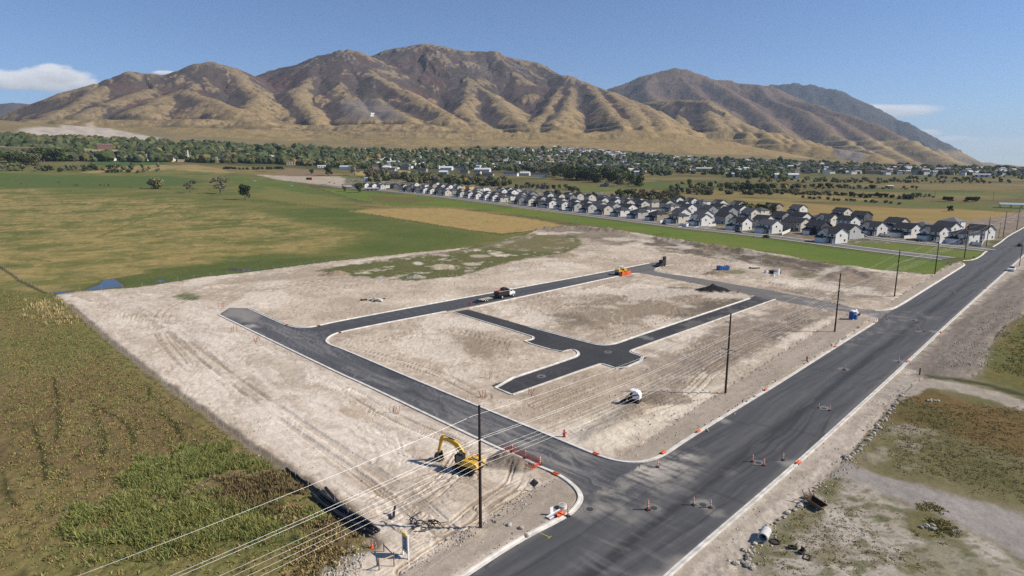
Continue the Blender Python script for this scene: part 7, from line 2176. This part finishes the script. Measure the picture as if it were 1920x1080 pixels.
ts = thing('wash_station', 'low blue hand-wash stand tight beside the toilet', 'wash stand', W(1602, 599), heading((1590, 600), (1604, 597.5))); MB().box(.25, 0, .65, .75, .8, 1.3).build('cabinet', M_tblue, ts); MB().box(.25, 0, 1.34, .8, .85, .08).build('basin', M_steel, ts)
bd_ = thing('leaning_barricade', 'tilted orange-white barricade board between toilet and back road', 'barricade', W(1610, 592), .4); MB().add([(-.3, 0, .3), (.2, 0, .3), (-.3, .5, 1.8), (-.8, .5, 1.8), (-.3, .06, .3), (.2, .06, .3), (-.3, .56, 1.8), (-.8, .56, 1.8)], [(0, 1, 2, 3), (7, 6, 5, 4), (0, 4, 5, 1), (1, 5, 6, 2), (2, 6, 7, 3), (3, 7, 4, 0)]).build('board', M_signw, bd_); MB().box(.1, .1, .35, .8, .5, .6).build('base', M_dsteel, bd_)
# white pallets and boxes on the far lot
pw_ = [(1454, 517, .9, 1.3), (1459, 515, .5, 2.3), (1450, 517.5, .6, .7), (1461, 513, .5, 1.2), (1436, 512, .8, 1.1)]
for k, (a, b, w_, h_) in enumerate(pw_):
    r = thing('concrete_block', ['white block left of the tall one on the far lot', 'tall thin white block standing on the far lot', 'lowest white block in the far lot stack', 'short white block right of the tall one on the far lot', 'white block alone left of the far lot stack'][k], 'concrete block', W(a, b), .5 * k, 'white blocks on the far lot')
    MB().box(0, 0, h_ / 2, w_ * 1.6, .7, h_, taper=.85).build('body', M_vwhite, r); MB().box(0, 0, h_ + .04, w_ * .6, .3, .1).build('lifting_lug', M_steel, r)
for k, (a, b, lab) in enumerate(((1457, 513.5, 'grey pallet stack behind the white blocks'), (1449, 512, 'dark grey pallet stack left of the white blocks'))):
    r = thing('pallet_stack', lab, 'pallets', W(a, b), .3 * k)
    for i in range(5): MB().box(0, 0, .1 + i * .24, 2.4, 1.6, .15).build('pallet', M_sgrey if k == 0 else M_dsteel, r)
r = thing('plate_stack', 'pale steel plate resting on dark timbers on the far lot', 'steel plate', W(1415, 503.5), .1); MB().box(0, 0, .55, 3.6, 1.6, .1).build('plate', M_kerb, r); MB().box(0, 0, .25, 4.2, .4, .5).build('timber', M_blk, r); MB().box(0, .6, .25, 4.2, .3, .5).build('timber', M_blk, r)
r = thing('rubble_heap', 'flat heap of broken grey concrete slabs on the upper dirt', 'rubble', W(707, 564), 0)
for k in range(14): MB().box(hr.uniform(-3, 2.4), hr.uniform(-1.2, 1.2), hr.uniform(.1, .5), hr.uniform(.5, 1.6), hr.uniform(.4, 1.1), .16, hr.uniform(0, 3)).build('slab', M_kerb if k % 3 else M_dsteel, r)
r = thing('dark_debris', 'dark debris lump left of the concrete slab heap', 'debris', W(682, 563), 0)
for k in range(5): MB().box(hr.uniform(-.8, .8), hr.uniform(-.5, .5), .25, .9, .6, .4, hr.uniform(0, 3), taper=.6).build('lump', M_dsteel, r)

# cars
def make_car(kind):
    r = thing('parked_car', 'x', 'car', (0, 0, 0), 0)
    b = MB()
    if kind == 'pickup': b.prism([(-2.7, .35), (2.7, .35), (2.72, .85), (2.5, 1.05), (1.2, 1.12), (-.6, 1.12), (-.62, 1.1), (-2.7, 1.1)], -.95, .95)
    else: b.prism([(-2.2, .3), (2.2, .3), (2.25, .7), (2.05, .92), (1.0, 1.0), (-1.9, 1.0), (-2.25, .8)], -.88, .88)
    body = b.build('body', M_vwhite, r, bevel=.06)
    g = MB()
    if kind == 'pickup': g.prism([(1.15, 1.1), (.55, 1.75), (-.55, 1.78), (-.7, 1.1)], -.82, .82)
    else: g.prism([(1.0, .98), (.3, 1.45), (-1.3, 1.48), (-1.95, .98)], -.76, .76)
    g.build('windows', M_cabglass, r)
    MB().box(-.35 if kind != 'pickup' else 0, 0, 1.49 if kind != 'pickup' else 1.79, 1.5 if kind != 'pickup' else 1.05, 1.45, .05).build('roof', M_vwhite, r)
    if kind == 'pickup': MB().box(-1.65, 0, 1.12, 1.9, 1.6, .03).build('bed_floor', M_vblack, r)
    for x in (-1.35, 1.35) if kind != 'pickup' else (-1.7, 1.7):
        for s in (-1, 1): wheel(r, x, s * .8, .33 if kind != 'pickup' else .39, .22)
    for s in (-.6, .6): MB().box(2.2 if kind != 'pickup' else 2.7, s, .72, .06, .35, .14).build('headlight', M_refl, r)
    return r


carp = {'sedan': make_car('sedan'), 'pickup': make_car('pickup')}
M_vsil = mat('vehicle_silver', (.42, .43, .45), .3, .05, 1, spec=.6); M_vred = mat('vehicle_red', (.30, .03, .025), .35, .05, 1, spec=.6); M_vblue = mat('vehicle_dark_blue', (.02, .03, .06), .3, .05, 1, spec=.6)
sd0 = heading((1300, 428.5), (1480, 448)); ln0 = lane_dir
cars = [('pickup', M_vwhite, 1897, 507.5, math.atan2(VH[1], VH[0]) + math.pi, 'white pickup pulled over on the right verge far up the main road'), ('sedan', M_vblack, 1912, 461.5, math.atan2(VH[1], VH[0]), 'dark car driving far up the main road'), ('sedan', M_vblack, 1438, 445.5, sd0, 'black car parked by the kerb near the bare lot'), ('sedan', M_vblack, 1052, 395.5, sd0, 'black car parked on the street in front of the middle houses'),
        ('sedan', M_vsil, 1617, 443.5, ln0, 'silver car at the left end of the lane'), ('sedan', M_vwhite, 1724, 453, ln0 + 1.5, 'white car in the drive of the third lane house'), ('sedan', M_vblack, 1385, 436, sd0, 'black car parked right of the side street'), ('pickup', M_vblack, 812, 364.5, sd0, 'dark pickup parked on the left part of the street'), ('sedan', M_vsil, 1146, 402, sd0 + 1.6, 'silver car in a front drive mid street'),
        ('sedan', M_vblue, 983, 382, sd0 + 1.6, 'dark blue car in a drive below the white house'), ('sedan', M_vblack, 642, 347, sd0, 'dark car at the far left end of the street'), ('pickup', M_vred, 618, 342.5, sd0, 'orange-red truck parked at the left end by the building pad'), ('sedan', M_vwhite, 627, 344.5, sd0, 'white car beside the orange-red truck'), ('sedan', M_vblack, 1330, 411, sd0 + 1.4, 'black car parked up the side street'),
        ('pickup', M_vwhite, 545, 349, 0, 'white pickup in the pasture below the building pad'), ('pickup', M_vwhite, 477, 340, .2, 'white vehicle in the pasture beside the yellow machine'), ('pickup', mat('vehicle_yellow', (.60, .50, .03), .4, .05, 1), 459, 340.5, .1, 'yellow machine in the pasture by the right trees'), ('sedan', M_vblack, 1246, 421, sd0, 'black car in front of the cream houses near the corner')]
seen = set()
for kind, m_, a, b, rz, lab in cars:
    if kind in seen: o = copy_tree(carp[kind]); paint(o, M_vwhite, m_)
    else:
        seen.add(kind); o = carp[kind]
        if m_ is not M_vwhite:
            paint(o, M_vwhite, m_)
    p = G(a, b); o.location = (p.x, p.y, max(gz(p.x, p.y), .01)); o.rotation_euler = (0, 0, rz); o['label'] = lab; o['group'] = 'cars and pickups'
r = thing('shipping_container', 'dark red container with orange end on the building pad', 'container', W(580, 337), -.2); sc = r.location.xy.length / 1187
MB().box(0, 0, 2 * sc, 11 * sc, 3 * sc, 4 * sc).build('body', mat('dark_red_steel', (.12, .045, .035), .6, .1, 1), r); MB().box(5.8 * sc, 0, 2 * sc, .8 * sc, 3.1 * sc, 4 * sc).build('end_wall', mat('orange_steel', (.5, .18, .08), .6, .1, 1), r)
# cattle in the pasture
def cow():
    m = MB(); m.tube([(-.95, 0, 1.05), (-.5, 0, 1.1), (.2, 0, 1.05), (.75, 0, 1.1), (1.0, 0, 1.1)], [.22, .38, .40, .33, .2], 8); m.tube([(.9, 0, 1.15), (1.25, 0, 1.0), (1.5, 0, .75), (1.62, 0, .58)], [.2, .16, .13, .09], 6)
    for x, s in ((-.7, -.2), (-.7, .2), (.6, -.18), (.6, .18)): m.tube([(x, s, .95), (x + (.1 if x < 0 else -.02), s, .5), (x - .02, s, .0)], [.15, .08, .055], 5)
    m.tube([(-.98, 0, 1.2), (-1.1, 0, .8), (-1.1, 0, .45)], [.05, .03, .04], 4)
    m.tube([(1.22, -.12, 1.1), (1.2, -.3, 1.1)], [.05, .02], 4); m.tube([(1.22, .12, 1.1), (1.2, .3, 1.1)], [.05, .02], 4)
    return m.mesh('cow', M_vblack, True)
cm_ = cow()
for a, b in ((142, 348), (146, 348.5), (188, 348.3), (196, 348), (204, 348.6), (110, 343), (40, 346)):
    o = link('cow', cm_); o.location = W(a, b); o.rotation_euler = (0, 0, hr.uniform(0, 6.28)); o.scale = (1.6, 1.6, 1.6); tag(o, 'small black cow grazing in the far left pasture', 'cow', 'black cattle in the left pasture')

# ------------------------------------------------------------------ beside the road at right
M_rust = mat('rusty_steel', (.20, .125, .065), .8, .35, 2.2, bump=.2); M_hopin = mat('dark_hopper_inside', (.06, .042, .03), .9, .3, 3)
rbk = thing('steel_hopper', 'rusty open steel hopper with two raised arms lying by the verge', 'hopper', W(1530, 950), heading((1518, 938), (1544, 953)))
v = [(-1.3, -.72, 1.0), (1.35, -.72, .75), (1.35, .72, .75), (-1.3, .72, 1.0), (-.9, -.35, .02), (.75, -.35, .02), (.75, .35, .02), (-.9, .35, .02)]
vi = [(x * .96, y * .93, z + (.04 if z < .1 else 0.005)) for x, y, z in v]
m = MB(); m.add(v, [(0, 4, 5, 1), (1, 5, 6, 2), (2, 6, 7, 3), (3, 7, 4, 0), (4, 7, 6, 5)]); m.build('shell', M_rust, rbk)
m = MB(); m.add(vi, [(0, 1, 5, 4), (1, 2, 6, 5), (2, 3, 7, 6), (3, 0, 4, 7), (4, 5, 6, 7)]); m.build('inner_faces', M_hopin, rbk)  # inner faces of the hopper, coloured darker than the shell
m = MB()
for i in range(4): m.tube([v[i], v[(i + 1) % 4]], .05, 5)
m.build('rim', M_rust, rbk)
for s in (-1, 1):
    m = MB(); m.tube([(-1.2, s * .68, .9), (-1.75, s * .62, 1.35), (-2.0, s * .6, 1.75)], [.09, .08, .05], 5); m.build('arm', M_rust, rbk)
m = MB(); m.tube([(-1.7, -.62, 1.3), (-1.7, .62, 1.3)], .05, 5); m.build('crossbar', M_rust, rbk)
rbk.scale = (.85, .85, .85)
cp = thing('concrete_pipe', 'short white concrete pipe lying open-ended by the verge', 'concrete pipe', W(1433, 1010), heading((1438, 1000), (1429, 1017)))
m = MB(); n = 20
for x0, x1, ra, rb_ in ((-.75, .75, .46, .36),):
    vs = [];
    for x in (x0, x1):
        for r_ in (ra, rb_):
            vs += [(x, r_ * math.cos(2 * math.pi * i / n), .46 + r_ * math.sin(2 * math.pi * i / n)) for i in range(n)]
    fs = []
    for i in range(n):
        j = (i + 1) % n
        fs += [(i, j, 2 * n + j, 2 * n + i), (n + i, 3 * n + i, 3 * n + j, n + j), (i, n + i, n + j, j), (2 * n + i, 2 * n + j, 3 * n + j, 3 * n + i)]
    m.add(vs, fs)
m.build('barrel', mat('white_concrete', (.52, .51, .49), .8, .08, 2), cp)
MB().cyl((-.05, 0, .46), (-.0, 0, .46), .355, .355, 16).build('painted_bore_shade', M_blk, cp)  # black disc stands in for the shade inside the pipe
m = MB(); m.cyl((-.45, 0, .46), (-.3, 0, .46), .475, .475, 20); m.build('collar', mat('pale_collar', (.55, .54, .52), .8, .1, 2), cp)
cp.scale = (1.15, 1.15, 1.15)
rg = thing('iron_ring', 'flat black iron manhole ring right of the concrete pipe', 'manhole ring', W(1453, 1017), .2); m = MB()
vs = [(r_ * math.cos(2 * math.pi * i / 18), r_ * math.sin(2 * math.pi * i / 18), z) for r_, z in ((.56, 0), (.56, .12), (.40, .14), (.36, .05)) for i in range(18)]
m.add(vs, [(k * 18 + i, k * 18 + (i + 1) % 18, (k + 1) * 18 + (i + 1) % 18, (k + 1) * 18 + i) for k in range(3) for i in range(18)]); m.build('frame', M_blk, rg); MB().cyl((0, 0, .01), (0, 0, .05), .37, .37, 16).build('cover', M_dsteel, rg)
for k, (a, b, w_, d_, h_, lab, cat) in enumerate([(1486, 1029, .75, .5, .25, 'dark twisted scrap near the iron ring', 'scrap'), (1502, 1038, .5, .45, .3, 'small dark open box on the salty ground', 'box'), (1513, 1046, .85, .6, .1, 'flat dark square frame on the salty ground', 'frame')]):
    r = thing(['scrap_metal', 'metal_box', 'grate_surround'][k], lab, cat, W(a, b), .5 * k)
    for (x, y, sx, sy) in ((0, -d_ / 2, w_, .07), (0, d_ / 2, w_, .07), (-w_ / 2, 0, .07, d_), (w_ / 2, 0, .07, d_)): MB().box(x, y, h_ / 2, sx, sy, h_).build('side', M_dsteel, r)
    if k == 0: MB().box(.3, .1, .3, .8, .12, .1, .7).build('bar', M_dsteel, r)
    if k == 1: MB().box(.22, 0, .4, .06, d_, .5).build('flap', M_dsteel, r)
# boulders along the verge
def rockmesh(seed):
    g = np.random.default_rng(seed); v = ICO * g.uniform(.75, 1.15, len(ICO))[:, None] * np.array([1, .75, .6])
    return np_mesh('boulder', v, ICOF, M_rock, smooth=False)
M_rock = mat('pale_boulder', (.36, .325, .27), .9, .25, 2, bump=.3, objvar=.35)
RK = [rockmesh(i) for i in range(5)]
def rocks(pts, n, s0, s1, jit, label, group):
    t = np.linspace(0, 1, len(pts))
    for i in range(min(n, 40)):
        u = (i + hr.random()) / n; a = np.interp(u, t, [p[0] for p in pts]) + hr.uniform(-jit, jit); b = np.interp(u, t, [p[1] for p in pts]) + hr.uniform(-jit, jit) * .7
        o = link('boulder', RK[i % 5]); p = W(a, b); s = hr.uniform(s0, s1); o.scale = (s, s, s); o.location = p + Vector((0, 0, s * .25)); o.rotation_euler = (0, 0, hr.uniform(0, 6.28)); tag(o, f'{label}, {ORD[min(i, 39)]} from the near end' if n > 4 else label, 'boulder', group)
rocks([(1385, 1062), (1395, 1052), (1410, 1068), (1400, 1040), (1412, 1030)], 26, .18, .42, 8, 'pale boulder in the verge heap', 'heap at the near end of the verge')
rocks([(1412, 1020), (1420, 1012), (1445, 985), (1480, 962), (1500, 950), (1520, 925), (1540, 908)], 26, .2, .45, 3, 'boulder in the broken line past pipe and hopper', 'boulders past the pipe and hopper')
rocks([(1583, 862), (1600, 853), (1620, 835), (1640, 806), (1660, 785), (1675, 762), (1690, 745), (1705, 728)], 46, .2, .5, 3, 'boulder in the long line edging the brown field', 'boulders edging the brown field')
rocks([(1738, 752), (1750, 750), (1760, 752)], 6, .2, .4, 2, 'small dark stone among the brown weeds', 'stones in the brown weeds')
rocks([(1725, 990), (1740, 986), (1755, 994)], 7, .2, .4, 4, 'rough stone in the weedy tuft on the salty ground', 'stones in the weedy tuft')
rocks([(1416, 742), (1420, 740), (1330, 808), (1318, 806)], 5, .2, .35, 4, 'grey rock beside the left kerb', 'rocks by the left kerb')
rocks([(925, 975), (935, 966), (1000, 1010), (880, 965)], 8, .15, .4, 6, 'dark clod at the edge of the graded path', 'clods by the graded path')
r = thing('field_post', 'short dark post beside the disturbed right verge', 'post', W(1724, 703), 0); MB().box(0, 0, .6, .16, .16, 1.4).build('shaft', M_pole, r); MB().box(0, 0, 1.32, .2, .2, .06).build('cap', M_pole, r)
m = MB(); m.add([(-.9, -.05, 0), (.9, -.05, 0), (.9, .05, 0), (-.9, .05, 0)], [(0, 1, 2, 3)]); m.add([(.95, -.3, 0), (1.05, -.3, 0), (1.05, .3, 0), (.95, .3, 0)], [(0, 1, 2, 3)])
o = m.build('paint_mark', mat('faded_yellow_paint', (.40, .36, .06), .8, .2, 3)); q = G(1017, 1001); o.location = (q.x, q.y, .006); o.rotation_euler = (0, 0, heading((1008, 997), (1028, 1006))); tag(o, kind='structure')
# manhole covers
MH = MB().cyl((0, 0, 0), (0, 0, .012), .42, .42, 18).mesh('manhole_cover', mat('iron_cover', (.07, .068, .066), .6, .15, 4, metal=.3))
MHR = MB().cyl((0, 0, 0), (0, 0, .008), .78, .78, 18).mesh('collar', mat('dusty_collar', (.17, .165, .155), .9, .35, 4))
for a, b, lab in ((1422, 868, 'iron manhole cover in a pale collar between two posts'), (1318, 947, 'iron manhole cover in the wide chalky patch'), (1545, 766, 'iron manhole cover in the pale patch up the road'), (1583, 692, 'lone iron manhole cover mid road'), (1106, 955, 'square-dusted manhole cover near the corner'), (1226, 953, 'manhole cover beside the tall delineator'), (1015, 706, 'manhole cover in the near arm of the inner road'), (1140, 660, 'manhole cover in the inner crossroads')):
    r = thing('manhole', lab, 'manhole', (*G(a, b)[:2], .012), 0, 'manholes in the roads'); link('cover', MH, r).location = (0, 0, .006); link('collar', MHR, r)

# ------------------------------------------------------------------ rough growth and clods: nobody could count these
def blades(poly, n, h0, h1, cols, seed, w=.05, lean=.35, clump=None, name='grass', m_=None, feather=2.0):
    g = np.random.default_rng(seed); P = GP(poly); lo, hi = P.min(0), P.max(0)
    pts = np.zeros((0, 2))
    while len(pts) < n:
        q = g.uniform(lo - feather, hi + feather, (n * 2, 2))
        k = sdist(P, q[:, 0], q[:, 1], 20) + feather * 2.2 * fbm(q[:, 0] / 4, q[:, 1] / 4, 3, seed % 97) > g.uniform(-.3, 1, len(q)) * feather
        k &= ~inside(poly_dirt, q[:, 0], q[:, 1])
        k &= fbm(q[:, 0] / 2.2, q[:, 1] / 2.2, 3, seed % 89) > g.uniform(-.7, .25, len(q))
        pts = np.concatenate([pts, q[k]])
    pts = pts[:n]
    zb = np.array([gz(x, y) for x, y in pts]) - .05
    NB = 5
    base = np.repeat(np.column_stack([pts, zb]), NB, 0) + np.column_stack([g.normal(0, .14, (n * NB, 2)), np.zeros(n * NB)])
    h = np.repeat(g.uniform(h0, h1, n), NB) * g.uniform(.7, 1.2, n * NB)
    a = g.uniform(0, 6.28, n * NB); wv_ = np.column_stack([np.cos(a), np.sin(a), np.zeros(n * NB)]) * (w * g.uniform(.7, 1.5, n * NB))[:, None]
    tip = base + np.column_stack([g.normal(0, lean, (n * NB, 2)) * h[:, None], h])
    mid = base * .45 + tip * .55 + np.column_stack([np.zeros((n * NB, 2)), h * .10])
    v = np.stack([base - wv_, base + wv_, mid + wv_ * .8, tip, mid - wv_ * .8], 1).reshape(-1, 3)
    i = np.arange(n * NB)[:, None] * 5
    f = np.concatenate([i + np.array([[0, 1, 2, 4]])], 0); 
    f3 = i + np.array([[4, 2, 3, 3]])
    c = np.array(cols)[g.integers(0, len(cols), n)]; c = np.repeat(c, NB * 5, 0) * np.repeat(g.uniform(.8, 1.6, n * NB), 5)[:, None] * 1.35
    me = bpy.data.meshes.new(name)
    tri = np.concatenate([i + np.array([[0, 1, 2]]), i + np.array([[0, 2, 4]]), i + np.array([[4, 2, 3]])])
    return np_mesh(name, v, tri, M_blade, c, smooth=False)


M_blade = mat_attr('grass_blades', .9, (1.0, .1), (3.0, .1), 0)
GR = [(.12, .145, .045), (.145, .155, .05), (.18, .165, .06), (.11, .13, .042)]; TAN = [(.30, .235, .11), (.25, .20, .10), (.34, .27, .13)]; BRN = [(.15, .105, .05), (.19, .135, .065), (.13, .108, .045)]
for nm, poly, n, h0, h1, cols, w, lean in [
    ('reed_bed', [(240, 872), (380, 842), (455, 850), (482, 868), (430, 885), (360, 905), (300, 925), (255, 915)], 3200, .35, .95, GR, .032, .5),
    ('reed_bed', [(150, 955), (250, 915), (330, 945), (420, 935), (500, 950), (545, 985), (520, 1010), (430, 1010), (330, 1030), (200, 1030)], 5000, .3, .9, GR + [(.14, .13, .045)], .032, .5),
    ('dry_reed', [(60, 562), (100, 560), (130, 585), (128, 605), (90, 608), (55, 600)], 170, .7, 1.5, TAN, .05, .3),
    ('dry_reed', [(395, 918), (500, 888), (555, 908), (530, 960), (450, 965)], 1000, .3, .8, [(.10, .075, .04), (.13, .10, .05)], .045, .25),
    ('rough_grass', [(0, 545), (105, 558), (300, 728), (480, 868), (640, 990), (600, 1080), (0, 1080)], 15000, .10, .34, GR[:2] + BRN + [(.15, .13, .05)], .05, .5),
    ('rough_grass', [(560, 965), (640, 965), (690, 1030), (650, 1080), (560, 1080)], 900, .2, .5, BRN + TAN[:1], .05, .5),
    ('rough_grass', [(1640, 840), (1700, 740), (1920, 770), (2000, 960), (1700, 890)], 4200, .07, .22, BRN + GR[2:3] + [(.14, .12, .06)], .04, .6),
    ('rough_grass', [(1705, 970), (1740, 958), (1790, 985), (1785, 1005), (1720, 1005)], 350, .1, .3, [(.20, .17, .07), (.15, .14, .05)], .05, .45),
    ('rough_grass', [(1400, 1055), (1500, 955), (1580, 900), (1600, 940), (1760, 1075), (1420, 1080)], 1000, .05, .18, GR[2:3] + BRN, .05, .5),
    ('rough_grass', [(1860, 690), (1890, 625), (1960, 590), (1980, 740)], 1500, .1, .3, GR + BRN[:1], .05, .5)]:
    tag(link(nm, blades(poly, n, h0, h1, cols, n, w, lean, name=nm, feather=4.0 if nm != 'rough_grass' else 2.5)), kind='stuff')


def clods(poly, n, s0, s1, cols, seed, name='clods', line=False, wid=.8):
    g = np.random.default_rng(seed)
    if line:
        L = GP(poly); d = np.concatenate([[0], np.cumsum(np.linalg.norm(np.diff(L, axis=0), axis=1))]); s = g.uniform(0, d[-1], n)
        pts = np.column_stack([np.interp(s, d, L[:, 0]), np.interp(s, d, L[:, 1])]) + g.normal(0, wid, (n, 2))
    else:
        P = GP(poly); lo, hi = P.min(0), P.max(0); pts = np.zeros((0, 2))
        while len(pts) < n:
            q = g.uniform(lo, hi, (n * 2, 2)); pts = np.concatenate([pts, q[inside(P, q[:, 0], q[:, 1])]])
        pts = pts[:n]
    OCT = np.array([(1, 0, 0), (0, 1, 0), (-1, 0, 0), (0, -1, 0), (0, 0, .8), (0, 0, -.4)], float); OF = np.array([(0, 1, 4), (1, 2, 4), (2, 3, 4), (3, 0, 4)])
    ok = fbm(pts[:, 0] / 6, pts[:, 1] / 6, 4, 77) > g.uniform(-.4, .3, len(pts))
    for rp in allroads: ok &= sdist(rp, pts[:, 0], pts[:, 1], 5) < (-.5 if not line else -.3)
    pts = pts[ok]; n = len(pts)
    z = np.array([gz(x, y) for x, y in pts]); s = (g.uniform(0, 1, n) ** 4 * (s1 - s0) + s0) * .8
    v = OCT[None] * g.uniform(.6, 1.2, (n, 6, 1)) * s[:, None, None] + np.column_stack([pts, z + s * .15])[:, None]
    f = (np.arange(n)[:, None, None] * 6 + OF[None]).reshape(-1, 3)
    c = np.array(cols)[g.integers(0, len(cols), n)] * g.uniform(.7, 1.25, n)[:, None]
    tag(link(name, np_mesh(name, v.reshape(-1, 3), f, M_blade, np.repeat(c, 6, 0), smooth=False)), kind='stuff')


DC = [(.44, .385, .32), (.38, .33, .27), (.50, .45, .385), (.30, .25, .2)]
clods([(130, 580), (420, 600), (640, 715), (1000, 885), (1050, 920), (880, 1050), (740, 1080), (690, 1010), (480, 850), (300, 715)], 5000, .04, .22, DC, 1)
clods([(700, 735), (1060, 830), (1200, 860), (1560, 640), (1460, 570), (1200, 690), (960, 745)], 5000, .04, .26, DC, 2)
clods([(640, 630), (850, 590), (1000, 640), (1060, 665), (920, 715)], 1500, .05, .25, DC, 3)
clods([(900, 575), (1190, 520), (1400, 560), (1180, 640)], 2500, .06, .35, DC, 4)
clods([(470, 570), (620, 540), (1180, 470), (1300, 470), (1560, 510), (1680, 530), (1640, 570), (1280, 505), (1200, 490), (600, 600)], 5000, .07, .4, DC, 5)
clods([(760, 1070), (860, 1010), (950, 955), (1000, 925)], 900, .04, .25, DC, 6, 'clods', True, .5)
clods([(880, 1075), (980, 1010), (1050, 972)], 700, .03, .16, DC, 7, 'clods', True, .35)
clods([(1290, 815), (1400, 745), (1560, 645)], 700, .03, .2, DC, 8, 'clods', True, .4)
clods([(1290, 1060), (1500, 880), (1620, 770), (1700, 695), (1800, 600)], 2500, .03, .2, DC, 9, 'clods', True, 1.1)
clods([(1400, 1060), (1500, 960), (1600, 860), (1700, 730)], 1500, .04, .28, DC, 10, 'clods', True, .8)
clods([(1740, 690), (1900, 545), (1920, 590), (1850, 690)], 2500, .05, .35, DC, 11)
clods([(600, 1085), (640, 1045), (690, 1035), (670, 1085)], 900, .05, .3, [(.36, .33, .29), (.28, .25, .21), (.44, .41, .37)], 12)
clods([(560, 895), (640, 955), (700, 1010), (680, 1030)], 700, .04, .3, DC, 13, 'clods', True, .7)
